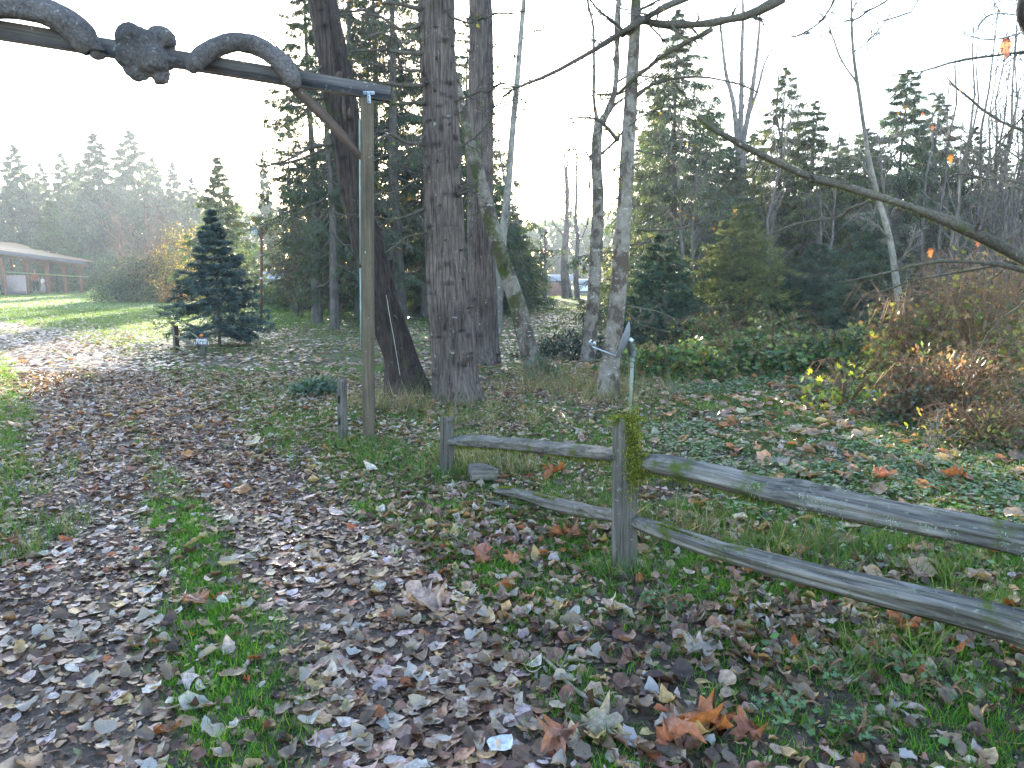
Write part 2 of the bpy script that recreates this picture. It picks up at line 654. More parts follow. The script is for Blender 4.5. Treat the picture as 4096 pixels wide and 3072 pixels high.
def field_color(x, y):
    """what grows or lies on the ground at x, y (base colours only)"""
    tr = track(x, y)
    g = n2(x, y, 0.6, 3, 2.0)
    soil = np.array([0.055, 0.038, 0.030])
    green = np.array([0.035, 0.060, 0.014])
    tan = np.array([0.15, 0.105, 0.07])
    far_g = np.array([0.085, 0.105, 0.032])
    c = lerp(soil, green, sstep(0.35, 0.6, g)[..., None] * 0.8)
    d = np.hypot(x, y)
    # farther away the ground sheet itself carries the mean colour of grass and leaves
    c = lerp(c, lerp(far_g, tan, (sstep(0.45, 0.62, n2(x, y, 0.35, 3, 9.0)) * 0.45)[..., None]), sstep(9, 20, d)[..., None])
    lawn = sstep(20, 26, y) * (1 - sstep(-7.5, -4.5, x))
    c = lerp(c, np.array([0.085, 0.15, 0.025]), (lawn * 0.85)[..., None])
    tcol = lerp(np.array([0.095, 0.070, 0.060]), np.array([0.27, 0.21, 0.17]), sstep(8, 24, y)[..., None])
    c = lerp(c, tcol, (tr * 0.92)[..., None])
    return c


acc = Acc()
ys = np.concatenate([np.linspace(-12, 1, 14), np.arange(1.2, 9, 0.08), np.arange(9, 30, 0.3), np.arange(30, 90, 1.5), np.arange(90, 231, 10)])
us = np.linspace(-1, 1, 161)
Yg, Ug = np.meshgrid(ys, us, indexing='ij')
half = np.maximum(14, 6 + np.abs(Yg) * 1.25) * 1.0
half = np.where(Yg > 60, half + (Yg - 60) * 1.0, half)
Xg = np.sign(Ug) * np.abs(Ug) ** 1.25 * half
Zg = zt(Xg, Yg)
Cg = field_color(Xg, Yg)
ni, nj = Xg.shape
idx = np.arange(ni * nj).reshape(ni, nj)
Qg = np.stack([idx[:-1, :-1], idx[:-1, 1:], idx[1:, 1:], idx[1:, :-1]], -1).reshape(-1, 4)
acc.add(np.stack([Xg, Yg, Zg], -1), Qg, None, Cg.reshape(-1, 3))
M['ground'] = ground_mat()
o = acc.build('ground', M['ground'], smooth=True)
tag(o, kind='structure')

#@@PART2
# ------------------------------------------------------------------ leaf and blade shapes
def ovate(rows, curl=0.0, roll=0.0, fold=0.0, twist=0.0, jag=0.04, fat=0.36, seed=0, cols=3, crum=0.012):
    g = np.random.default_rng(seed)
    u = np.linspace(0, 1, rows)
    w = fat * np.sin(np.pi * np.clip(u, 0.0, 1.0) ** 0.75) ** 0.8
    w[0], w[-1] = 0.012, 0.012
    vv = np.linspace(-1, 1, cols)
    V = []
    for i in range(rows):
        for v in vv:
            ww = w[i] * (1 + jag * g.normal()) if abs(v) == 1 else w[i]
            x = v * ww
            z = fold * abs(x) + curl * (u[i] - 0.45) ** 2 * 2 + twist * x * (u[i] - 0.5) * 3
            if roll:
                a = x * roll
                x = math.sin(a) / roll if abs(a) > 1e-4 else x
                z += (1 - math.cos(a)) / roll
            V.append((x, u[i] - 0.5, z + crum * g.normal() * (1 + abs(v))))
    Q = []
    for i in range(rows - 1):
        for j in range(cols - 1):
            a = i * cols + j
            Q.append((a, a + 1, a + cols + 1, a + cols))
    return np.array(V), np.array(Q)


def maple(seed=0, crumple=0.08, curl=0.5, full=True):
    g = np.random.default_rng(seed)
    lob = [(-150, 0.30), (-128, 0.16), (-100, 0.46), (-84, 0.30), (-66, 0.40), (-52, 0.20), (-38, 0.54), (-26, 0.36), (-14, 0.50), (0, 0.62),
           (14, 0.50), (26, 0.36), (38, 0.54), (52, 0.20), (66, 0.40), (84, 0.30), (100, 0.46), (128, 0.16), (150, 0.30), (180, 0.10)]
    if not full:
        lob = lob[::2]
    V = [(0, -0.12, 0)]
    for rr in (0.5, 1.0):
        for a, r in lob:
            t = math.radians(a)
            q = (0.24 + 0.2 * r) if rr < 1 else r
            q *= (1 + 0.06 * g.normal())
            x, y = math.sin(t) * q, math.cos(t) * q - 0.12
            z = (crumple * (0.5 if rr < 1 else 1.0)) * g.normal() + curl * (x * x * 0.8 + 0.4 * y * y) * (1 if rr == 1 else 0.7)
            V.append((x, y, z))
    n = len(lob)
    T = [(0, 1 + (i + 1) % n, 1 + i) for i in range(n)]
    Q = [(1 + i, 1 + (i + 1) % n, 1 + n + (i + 1) % n, 1 + n + i) for i in range(n)]
    return np.array(V), np.array(T), np.array(Q)


SH_IND = [ovate(8, *p, seed=i, jag=0.15, cols=5, crum=0.018, fat=0.30 + 0.035 * (i % 4)) for i, p in enumerate([
    (0.25, 0, 0.25, 0.1), (0.5, 1.5, 0, 0.3), (0.1, 4.5, 0, 0.2), (-0.3, 2.5, 0.1, -0.4), (0.7, 0, 0.5, 0.5), (0.15, 0.0, 0.1, 0.0), (0.3, -3.5, 0.2, -0.3)])]
SH_HI = [ovate(7, *p, seed=i, jag=0.15, cols=3, crum=0.018, fat=0.30 + 0.035 * (i % 4)) for i, p in enumerate([
    (0.25, 0, 0.25, 0.1), (0.5, 1.5, 0, 0.3), (0.1, 4.5, 0, 0.2), (-0.3, 2.5, 0.1, -0.4), (0.7, 0, 0.5, 0.5), (0.15, 0.0, 0.1, 0.0), (0.0, 7.0, 0, 0.1),
    (-0.5, -2.2, 0.0, 0.3), (0.3, -3.5, 0.2, -0.3), (0.9, 2.2, 0.0, -0.2)])]
SH_FLAT = [ovate(7, *p, seed=40 + i, jag=0.17, cols=3, crum=0.014, fat=0.30 + 0.04 * (i % 4)) for i, p in enumerate([(0.10, 0, 0.05, 0.1), (0.2, 0.9, 0, 0.1), (0.05, 0.5, 0, 0.2), (-0.1, 0.6, 0.1, -0.2), (0.3, 0, 0.15, 0.2), (0.6, 1.5, 0.1, 0.4), (0.0, -1.0, 0.05, 0)])]
SH_MD = [ovate(3, *p, fat=0.42, seed=20 + i, jag=0.12) for i, p in enumerate([(0.3, 0, 0.3, 0.2), (0.6, 2.2, 0, 0.3), (-0.4, 2.5, 0.2, -0.4), (0.2, -2.5, 0.1, 0.2), (0.1, 5.0, 0, 0)])]
SH_LO = [(np.array([(-.32, -.1, .03), (0, -.5, 0), (.33, 0, .06), (0.02, .5, .05)]), np.array([(1, 2, 3, 0)])),
         (np.array([(-.36, .05, -.05), (0, -.45, 0.08), (.28, -.1, .1), (-0.02, .5, -.02)]), np.array([(1, 2, 3, 0)]))]
LEAFC = [(0.24, 0.135, 0.085), (0.38, 0.255, 0.19), (0.135, 0.065, 0.042), (0.47, 0.365, 0.325), (0.070, 0.036, 0.027), (0.33, 0.10, 0.035), (0.13, 0.13, 0.065), (0.42, 0.27, 0.13)]
LEAFW = [3.8, 4.2, 2.7, 3.2, 2.0, 0.35, 0.35, 1.3]


def zone(n, y0, y1, margin=1.0):
    """points spread evenly over the ground seen between y0 and y1"""
    y = np.sqrt(rng.random(n) * (y1 ** 2 - y0 ** 2) + y0 ** 2)
    x = (rng.random(n) * 2 - 1) * (0.80 * y + margin)
    return x, y


STRIP = path_px([(1100, 3400), (1020, 3072), (960, 2700), (900, 2450), (830, 2220), (740, 2050), (680, 1880), (600, 1740)])


def strip_mask(x, y):
    d = dist_poly(x, y, STRIP) + 0.3 * (n2(x, y, 1.7, 2, 8.0) - 0.5)
    return (1 - sstep(0.16, 0.42, d)) * (1 - sstep(5.5, 9.0, y))


def leaf_dens(x, y):
    tr = track(x, y)
    dn = np.minimum(dist_poly(x, y, TRACK_L), dist_poly(x, y, TRACK_R))
    between = (1 - sstep(0.8, 2.4, dn))
    strip = strip_mask(x, y)
    d = 0.42 + 0.45 * between * sstep(3.2, 6.0, y) + 0.16 * between + 0.25 * sstep(5, 7, y) * (1 - sstep(13, 20, y)) * (1 - sstep(0.5, 2.0, x))
    d = np.maximum(d, tr * (0.95 - 0.35 * sstep(17, 26, y)))
    d = d * (1 - 0.75 * tr * (1 - sstep(4.5, 6.5, y)) * sstep(0.52, 0.66, n2(x, y, 1.25, 2, 91.0)))
    right = sstep(0.8, 2.6, x - 0.12 * y) * sstep(3.6, 4.6, y)
    d = d * (1 - 0.15 * right)
    lawn = sstep(17, 24, y) * (1 - sstep(-8.0, -3.5, x))
    d = d * (1 - 0.8 * lawn)
    verge = (1 - sstep(-0.4, 0.5, x - np.interp(y, TRACK_L[::1, 1], TRACK_L[:, 0] - 0.55))) * sstep(4, 7, y)
    d = d * (1 - 0.82 * verge)
    d = d + 0.10 * sstep(0.2, 1.2, x) * (1 - sstep(3.5, 4.5, y))
    d = d * (1 - 0.68 * strip)
    return np.clip(d * (0.40 + 1.3 * sstep(0.3, 0.7, n2(x, y, 1.6, 3, 31.0))), 0, 1)


def grass_dens(x, y):
    tr = track(x, y)
    g = sstep(0.30, 0.50, n2(x, y, 1.6, 3, 50.0)) * 0.85 + 0.2
    g = np.maximum(g, strip_mask(x, y))
    verge = (1 - sstep(-0.4, 0.5, x - np.interp(y, TRACK_L[:, 1], TRACK_L[:, 0] - 0.5)))
    g = np.maximum(g, verge * 0.9)
    g = g * (1 - 0.55 * sstep(7, 10, y) * (1 - sstep(24, 30, y)) * sstep(-9.5, -7, x + 0.0 * y) * (1 - sstep(0.5, 2.5, x)))
    lawn = sstep(15, 22, y) * (1 - sstep(-8.0, -3.5, x))
    g = np.maximum(g, lawn)
    return np.clip(g * (1 - tr * 1.05), 0, 1)


def scatter_leaves(acc, x, y, shapes, smin, smax, lift=0.012, tilt=0.4, cols=LEAFC, w=LEAFW, var=0.25):
    n = len(x)
    z = zt(x, y) + lift * (0.4 + rng.random(n))
    a = rng.random(n) * 2 * math.pi
    nor = unit(np.stack([rng.normal(size=n) * tilt, rng.normal(size=n) * tilt, np.ones(n)], -1))
    ax = np.stack([np.cos(a), np.sin(a), rng.normal(size=n) * tilt * 0.5], -1)
    ax = unit(ax - (ax * nor).sum(-1, keepdims=True) * nor)
    s = smin + (smax - smin) * rng.random(n) ** 1.3
    s = s * np.where(rng.random(n) < 0.05, 1.45, 1.0)
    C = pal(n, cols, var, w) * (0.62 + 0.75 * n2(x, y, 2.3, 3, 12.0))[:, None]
    k = rng.integers(0, len(shapes), n)
    for i, sh in enumerate(shapes):
        m = k == i
        if m.any():
            place(acc, sh[0], None, np.stack([x, y, z], -1)[m], ax[m], nor[m], s[m], C[m], quads=sh[1])


# near leaves: the largest ones seen are objects of their own, the rest one carpet
x, y = zone(15500, 1.7, 4.9, 0.7)
k = rng.random(len(x)) < leaf_dens(x, y) * 1.0
x, y = x[k], y[k]
near_i = np.where((y > 2.15) & (y < 3.3) & (np.abs(x) < 0.70 * y + 0.1))[0]
score = rng.random(len(near_i))
pick = near_i[np.argsort(score)[:262]]
mask = np.ones(len(x), bool)
mask[pick] = False
acc = Acc()
trk = track(x, y) > 0.5
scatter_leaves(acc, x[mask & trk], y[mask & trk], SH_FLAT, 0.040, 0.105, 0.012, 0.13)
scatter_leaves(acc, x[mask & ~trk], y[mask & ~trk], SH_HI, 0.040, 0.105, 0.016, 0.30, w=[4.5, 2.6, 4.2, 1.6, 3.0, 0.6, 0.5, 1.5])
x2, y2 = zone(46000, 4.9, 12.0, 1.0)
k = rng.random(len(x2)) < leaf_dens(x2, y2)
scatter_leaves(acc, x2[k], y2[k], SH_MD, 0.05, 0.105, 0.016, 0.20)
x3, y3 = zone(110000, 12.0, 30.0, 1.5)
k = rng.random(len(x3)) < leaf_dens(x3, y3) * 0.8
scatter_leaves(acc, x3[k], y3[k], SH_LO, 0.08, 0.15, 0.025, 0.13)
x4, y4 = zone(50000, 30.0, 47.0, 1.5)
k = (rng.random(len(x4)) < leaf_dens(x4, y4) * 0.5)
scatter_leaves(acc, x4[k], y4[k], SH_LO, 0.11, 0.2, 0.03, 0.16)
# broad pale maple leaves lying about the field on the right
MPX = [maple(60 + i, 0.10, 0.6, False) for i in range(4)]
x6, y6 = zone(5200, 3.6, 14.0, 0.5)
k = rng.random(len(x6)) < sstep(0.6, 2.0, x6) * 0.42 + 0.02
x6, y6 = x6[k], y6[k]
for i_, sh_ in enumerate(MPX):
    m_ = np.arange(len(x6)) % 4 == i_
    n_ = int(m_.sum())
    nr_ = unit(np.stack([rng.normal(size=n_) * .3, rng.normal(size=n_) * .3, np.ones(n_)], -1))
    a_ = rng.random(n_) * 6.28
    place(acc, sh_[0], sh_[1], np.stack([x6[m_], y6[m_], zt(x6[m_], y6[m_]) + 0.04], -1), np.stack([np.cos(a_), np.sin(a_), 0 * a_], -1), nr_, 0.09 + 0.10 * rng.random(n_), pal(n_, [(0.40, 0.25, 0.16), (0.30, 0.17, 0.10), (0.38, 0.15, 0.06), (0.42, 0.32, 0.22), (0.22, 0.13, 0.08)], 0.25), quads=sh_[2])
# small crumbs of broken leaf on the bare tracks
x5, y5 = zone(62000, 1.7, 6.5, 0.7)
k = rng.random(len(x5)) < track(x5, y5) * 0.6 + 0.4
scatter_leaves(acc, x5[k], y5[k], SH_LO, 0.012, 0.055, 0.007, 0.35, w=[4, 1.5, 4, 0.8, 4, 0.2, 0.3, 1])
o = acc.build('fallen_leaves', M['litter'])
tag(o, 'carpet of dry brown and pale fallen leaves over the track and grass', 'fallen leaves', kind='stuff')

SHADES = [((0.21, 0.145, 0.10), 'tan'), ((0.34, 0.27, 0.22), 'pale'), ((0.11, 0.07, 0.05), 'dark brown'), ((0.37, 0.33, 0.315), 'greyish white'), ((0.16, 0.11, 0.08), 'brown')]
meshes = {}
for j, (c, nm) in enumerate(SHADES):
    for i, sh in enumerate(SH_IND):
        a = Acc()
        place(a, sh[0], None, [(0, 0, 0)], [(0, 1, 0)], [(0, 0, 1)], [1.0], [c], quads=sh[1])
        if i % 2 == 0:
            tubes(a, [(0, -0.49, 0.0), (0.02, -0.6, 0.02), (0.06, -0.75, 0.03)], [0.012, 0.01, 0.008], 3, tuple(q * 0.8 for q in c))
        meshes[(j, i)] = a.mesh('fallen_leaf', M['litter'])
lab = {0: 'dry tan fallen leaf lying on the ground in front', 1: 'pale beige fallen leaf lying on the ground in front', 2: 'dark brown fallen leaf lying on the ground in front',
       3: 'greyish white fallen leaf, underside up, on the ground in front', 4: 'mid brown fallen leaf lying on the ground in front'}
for q in pick:
    j = int(rng.choice(5, p=[0.27, 0.25, 0.16, 0.16, 0.16]))
    i = int(rng.integers(0, len(SH_IND)))
    o = bpy.data.objects.new('fallen_leaf', meshes[(j, i)])
    px_, py_ = float(x[q]), float(y[q])
    s = 0.055 + 0.055 * float(rng.random()) ** 1.3
    o.location = (px_, py_, zt1(px_, py_) + 0.018 + 0.010 * float(rng.random()))
    tl_ = 0.14 if float(track(np.array([px_]), np.array([py_]))[0]) > 0.5 else 0.3
    o.rotation_euler = (float(rng.normal()) * tl_, float(rng.normal()) * tl_, float(rng.random()) * 6.28)
    o.scale = (s * (0.9 + 0.3 * float(rng.random())), s, s)
    col.objects.link(o)
    tag(o, lab[j], 'leaf', 'fallen leaves nearest to the camera, by shade: ' + SHADES[j][1])

# single leaves that stand out, each where it lies in the photograph
def maple_leaf(px, py, size, c, label, seed, rot, tilt=0.25, curl=0.6, crumple=0.06, full=True, under=None):
    V, T, Q = maple(seed, crumple + 0.03, curl + 0.25, True)
    g0 = np.random.default_rng(seed + 50)
    th0 = np.arctan2(V[:, 0], V[:, 1] + 0.12)
    rr0 = np.hypot(V[:, 0], V[:, 1] + 0.12)
    ph0 = g0.random(3) * 6.28
    V[:, 2] += rr0 ** 2 * 1.3 * (0.5 * np.sin(2 * th0 + ph0[0]) + 0.5 * np.sin(3 * th0 + ph0[1]))
    V[:, :2] *= (1 - 0.35 * rr0 * (0.5 + 0.5 * np.sin(2 * th0 + ph0[0])))[:, None]
    V[:, :2] += g0.normal(size=(len(V), 2)) * 0.018
    V[:, 2] += 0.35 * np.abs(V[:, 0]) * (1 if seed % 2 else -0.6)
    a = Acc()
    place(a, V, T, [(0, 0, 0)], [(0, 1, 0)], [(0, 0, 1)], [size * 1.15], [c], quads=Q)
    tubes(a, [(0, -0.2 * size, 0), (0.03 * size, -0.5 * size, 0.04 * size), (0.1 * size, -0.9 * size, 0.10 * size)], [0.0022, 0.0018, 0.0014], 4, tuple(q * 0.7 for q in c))
    p = G(px, py)
    o = a.build('maple_leaf', M['litter'])
    g = np.random.default_rng(seed)
    o.location = (p[0], p[1], p[2] + 0.03 + 0.25 * size * tilt)
    o.rotation_euler = (tilt * g.normal() * 0.6 + tilt * 0.5, tilt * g.normal() * 0.5, rot)
    tag(o, label, 'maple leaf')


ORANGE, RUST, PINK = (0.36, 0.125, 0.045), (0.26, 0.09, 0.045), (0.44, 0.29, 0.23)
maple_leaf(1690, 2405, 0.26, PINK, 'large pinkish tan maple leaf flat on the right wheel track', 1, 0.6, 0.12, 0.25)
maple_leaf(2830, 2930, 0.175, ORANGE, 'big crumpled orange maple leaf standing up, nearest to the camera', 2, 1.9, 0.75, 1.2, 0.12)
maple_leaf(2705, 3000, 0.165, (0.34, 0.13, 0.08), 'dark reddish curled maple leaf tucked against the big orange one', 3, 4.0, 0.6, 1.2, 0.12)
maple_leaf(2985, 2950, 0.14, RUST, 'small rust coloured maple leaf right of the big orange one', 4, 0.2, 0.4, 0.8)
maple_leaf(2225, 2965, 0.165, (0.36, 0.15, 0.09), 'orange brown maple leaf lying on the muddy track near the stick', 5, 2.6, 0.2, 0.5)
maple_leaf(1925, 2250, 0.17, (0.34, 0.13, 0.08), 'reddish V shaped maple leaf in the grass left of the fence post', 6, 0.1, 0.5, 0.8)
maple_leaf(2268, 2160, 0.20, (0.33, 0.14, 0.07), 'rust brown maple leaf below the low rail left of the mossy post', 7, 1.2, 0.2, 0.5)
maple_leaf(2050, 2262, 0.12, (0.38, 0.13, 0.05), 'small bright rust leaf between the track and the mossy fence post', 8, 1.2, 0.5, 0.9)
maple_leaf(2215, 1925, 0.19, ORANGE, 'orange maple leaf behind the fence seen between its two left rails', 9, 2.2, 0.7, 0.9)
maple_leaf(3610, 2515, 0.19, ORANGE, 'bright orange maple leaf just under the lower right rail', 10, 0.9, 0.5, 0.8)
maple_leaf(3013, 2305, 0.17, (0.45, 0.19, 0.08), 'orange leaf lying under the lower rail right of the mossy post', 11, 2.0, 0.2, 0.6)
maple_leaf(3834, 1930, 0.21, (0.44, 0.15, 0.07), 'orange maple leaf in the field behind the upper right rail', 12, 1.0, 0.7, 1.0)
maple_leaf(3515, 1930, 0.14, (0.36, 0.13, 0.08), 'small reddish leaf standing in the field behind the rail knot', 13, 2.9, 0.8, 1.0)
maple_leaf(3520, 2100, 0.15, (0.42, 0.2, 0.12), 'pinkish orange leaf seen in the gap between the two right rails', 14, 1.7, 0.4, 0.8)
maple_leaf(784, 2430, 0.15, (0.35, 0.16, 0.09), 'orange brown maple leaf on the grass strip between the wheel tracks', 15, 0.7, 0.3, 0.6)
maple_leaf(361, 1976, 0.14, (0.22, 0.08, 0.05), 'dark rust leaf on the left wheel track', 16, 0.3, 0.3, 0.5)
maple_leaf(35, 2195, 0.15, (0.27, 0.12, 0.07), 'brown maple leaf on the left verge at the edge of the track', 17, 2.3, 0.4, 0.5)
maple_leaf(870, 1700, 0.13, (0.30, 0.12, 0.06), 'rust brown leaf where the two wheel tracks come together', 18, 2.3, 0.3, 0.5)
maple_leaf(3100, 2290, 0.15, (0.33, 0.22, 0.17), 'tan maple leaf beside the orange leaf under the lower rail', 19, 2.3, 0.3, 0.5)
maple_leaf(2410, 2915, 0.18, (0.36, 0.28, 0.20), 'cream coloured maple leaf beside the orange brown one on the mud', 20, 5.0, 0.15, 0.3)
maple_leaf(2780, 2620, 0.17, (0.30, 0.25, 0.21), 'grey brown maple leaf in the grass right of the stick', 21, 0.4, 0.2, 0.4)
a = Acc()
V, Q = ovate(6, 0.12, 0.5, 0.1, 0.1, fat=0.42, seed=5)
place(a, V, None, [(0, 0, 0)], [(0.6, 0.8, 0)], [(0, 0, 1)], [0.115], [(0.46, 0.50, 0.56)], quads=Q)
p = G(2006, 2966)
tag(a.build('fallen_leaf', M['litter'], loc=(p[0], p[1], p[2] + 0.022)), 'wet pale blue-grey leaf flat on the dark mud near the bottom edge', 'leaf')

# stick lying on the ground
a = Acc()
P = np.array([G(px, py) + (0, 0, h) for px, py, h in [(2170, 2640, 0.02), (2225, 2700, 0.03), (2290, 2770, 0.025), (2360, 2820, 0.03), (2445, 2862, 0.025)]])
tubes(a, smooth_path(P, 18), np.linspace(0.007, 0.011, 18), 7, (0.8, 0.78, 0.72), cap=True)
tw = smooth_path(P, 8)
tubes(a, [tw[2], tw[2] + (0.03, 0.06, 0.02), tw[2] + (0.05, 0.12, 0.03)], [0.004, 0.003, 0.002], 4, (0.8, 0.8, 0.75))
tag(a.build('stick', M['bark_pale']), 'thin bent grey stick lying at the edge of the muddy track', 'stick')

# ------------------------------------------------------------------ grass
BL3 = (np.array([(-.5, 0, 0), (.5, 0, 0), (.4, .5, .07), (-.4, .5, .07), (0, 1, .34)]), np.array([(3, 2, 4)]), np.array([(0, 1, 2, 3)]))
BL1 = (np.array([(-.5, 0, 0), (.5, 0, 0), (0, 1, .2)]), np.array([(0, 1, 2)]), None)
GRC = [(0.060, 0.18, 0.016), (0.10, 0.25, 0.022), (0.045, 0.13, 0.018), (0.16, 0.26, 0.030)]


def blades(acc, x, y, hmin, hmax, w, tmpl, cols=GRC, lean=0.45, var=0.25, z=None):
    n = len(x)
    zz = zt(x, y) if z is None else z
    up = np.stack([rng.normal(size=n) * lean, rng.normal(size=n) * lean, np.ones(n)], -1)
    a = rng.random(n) * 6.283
    nor = np.stack([np.cos(a), np.sin(a), np.zeros(n)], -1)
    h = hmin + (hmax - hmin) * rng.random(n) ** 1.5
    place(acc, tmpl[0], tmpl[1], np.stack([x, y, zz - 0.003], -1), up, nor, h, pal(n, cols, var), quads=tmpl[2], width=np.full(n, w) * (0.7 + 0.6 * rng.random(n)))


def clump(x, y, sp, m):
    """each point becomes m blades close together"""
    xx = np.repeat(x, m) + rng.normal(size=len(x) * m) * sp
    yy = np.repeat(y, m) + rng.normal(size=len(x) * m) * sp
    return xx, yy


acc = Acc()
x, y = zone(19000, 1.7, 5.0, 0.7)
k = rng.random(len(x)) < np.clip(grass_dens(x, y) ** 1.3 + 0.3 * sstep(0.4, 1.2, x), 0, 1)
xx, yy = clump(x[k], y[k], 0.016, 8)
blades(acc, xx, yy, 0.02, 0.070, 0.0036, BL3)
xx, yy = clump(x[k], y[k], 0.022, 6)
blades(acc, xx, yy, 0.015, 0.045, 0.0036, BL1)
x, y = zone(60000, 5.0, 12.5, 1.0)
k = rng.random(len(x)) < grass_dens(x, y) * 0.9
xx, yy = clump(x[k], y[k], 0.025, 6)
blades(acc, xx, yy, 0.03, 0.09, 0.0065, BL1, cols=[(0.065, 0.16, 0.022), (0.10, 0.19, 0.032), (0.05, 0.11, 0.022), (0.16, 0.18, 0.06)])
x, y = zone(62000, 12.5, 34, 1.5)
k = rng.random(len(x)) < np.clip(grass_dens(x, y) * 0.8, 0, 1)
xx, yy = clump(x[k], y[k], 0.05, 4)
blades(acc, xx, yy, 0.04, 0.10, 0.018, BL1, cols=[(0.075, 0.145, 0.025), (0.11, 0.19, 0.03), (0.06, 0.11, 0.025), (0.15, 0.17, 0.05)])
x, y = zone(40000, 34, 62, 1.5)
k = rng.random(len(x)) < 0.9
xx, yy = clump(x[k], y[k], 0.08, 2)
blades(acc, xx, yy, 0.05, 0.13, 0.035, BL1, cols=[(0.075, 0.145, 0.03), (0.11, 0.19, 0.03), (0.06, 0.10, 0.025), (0.16, 0.16, 0.06)])
o = acc.build('grass', M['grass'])
tag(o, 'short green grass growing through the fallen leaves', 'grass', kind='stuff')

# longer uncut grass: along the fence, round the trunks and under the shrubs
def tall_grass(spots, name_cols, hmin, hmax, w, n, label, lean=0.25):
    acc = Acc()
    for (px, py, rx, ry, m) in spots:
        c = G(px, py)
        a = rng.random(m) * 6.283
        r = np.sqrt(rng.random(m))
        x = c[0] + rx * r * np.cos(a)
        y = c[1] + ry * r * np.sin(a)
        xx, yy = clump(x, y, 0.02, n)
        blades(acc, xx, yy, hmin, hmax, w, BL3, cols=name_cols, lean=lean)
    o = acc.build('long_grass', M['grass'])
    tag(o, label, 'long grass', kind='stuff')


GREEN_L = [(0.06, 0.14, 0.025), (0.09, 0.17, 0.04), (0.05, 0.11, 0.03), (0.16, 0.17, 0.06)]
STRAW = [(0.25, 0.19, 0.12), (0.33, 0.27, 0.19), (0.18, 0.12, 0.08), (0.13, 0.14, 0.06), (0.09, 0.13, 0.04)]
tall_grass([(1480, 1790, 0.35, 0.3, 50), (1640, 1850, 0.5, 0.35, 70), (1790, 1910, 0.3, 0.2, 50), (1900, 1800, 0.6, 0.4, 60), (2050, 1880, 0.5, 0.35, 60), (2500, 2290, 0.18, 0.12, 30),
            (2650, 2080, 0.5, 0.3, 60), (2950, 2180, 0.6, 0.3, 70), (3250, 2250, 0.6, 0.3, 60), (3550, 2250, 0.6, 0.35, 60), (3850, 2230, 0.6, 0.5, 80), (2300, 2020, 0.4, 0.2, 40),
            (30, 2160, 0.4, 0.5, 70), (-60, 1950, 0.6, 0.8, 80), (1250, 1800, 0.5, 0.4, 30), (3950, 2480, 0.4, 0.3, 50), (3600, 2620, 0.25, 0.2, 20), (3300, 2640, 0.2, 0.2, 16)],
           GREEN_L, 0.06, 0.20, 0.005, 9, 'longer green grass left uncut along the fence and the verge', 0.45)
tall_grass([(2270, 1560, 1.0, 0.7, 150), (2200, 1500, 0.6, 0.5, 60), (2520, 1560, 0.9, 0.6, 90), (2420, 1610, 0.8, 0.4, 60), (1500, 1620, 0.6, 0.3, 30), (1750, 1640, 0.9, 0.3, 60),
            (1950, 1700, 0.7, 0.35, 50), (2000, 1900, 0.35, 0.2, 40), (1880, 1850, 0.35, 0.2, 30), (2720, 1480, 0.8, 0.4, 60), (2650, 2120, 0.4, 0.2, 16), (3080, 2190, 0.5, 0.2, 14), (1560, 1640, 0.5, 0.2, 40)],
           STRAW, 0.08, 0.40, 0.0045, 8, 'dry straw coloured grass standing round the tree trunks', 0.42)

# low ground cover on the right of the fence
DISC = (np.array([(-.5, .05, .04), (-.3, -.4, 0), (.3, -.42, .03), (.5, .05, .08), (.25, .45, 0.02), (-.25, .45, .05)]), np.array([(0, 1, 2), (0, 2, 3), (0, 3, 4), (0, 4, 5)]))
DISC2 = (np.array([(-.5, .05, .06), (0, -.45, 0), (.5, .05, .08), (0, .5, 0.02)]), np.array([(0, 1, 2), (0, 2, 3)]))
acc = Acc()
x, y = zone(60000, 2.2, 13.5, 1.0)
dn = sstep(0.3, 1.6, x - 0.10 * y + 0.2) * sstep(3.8, 4.9, y + 0.2 * x) + 0.9 * sstep(0.9, 1.5, x) * (1 - sstep(3.0, 4.2, y))* 0.5
k = rng.random(len(x)) < dn * (0.08 + 0.9 * sstep(0.42, 0.62, n2(x, y, 1.1, 3, 77)))
x, y = x[k], y[k]
xx, yy = clump(x, y, 0.035, 3)
n = len(xx)
a = rng.random(n) * 6.28
nor = unit(np.stack([rng.normal(size=n) * .35, rng.normal(size=n) * .35, np.ones(n)], -1))
ax = unit(np.stack([np.cos(a), np.sin(a), rng.normal(size=n) * 0.2], -1))
place(acc, DISC2[0], DISC2[1], np.stack([xx, yy, zt(xx, yy) + 0.02 + 0.05 * rng.random(n)], -1), ax, nor, 0.024 + 0.026 * rng.random(n), pal(n, [(0.055, 0.12, 0.035), (0.085, 0.165, 0.04), (0.045, 0.09, 0.03), (0.12, 0.20, 0.06)], 0.25))
o = acc.build('ground_cover', M['cover'])
tag(o, 'low creeping green plants covering the ground beyond the fence', 'ground cover', kind='stuff')
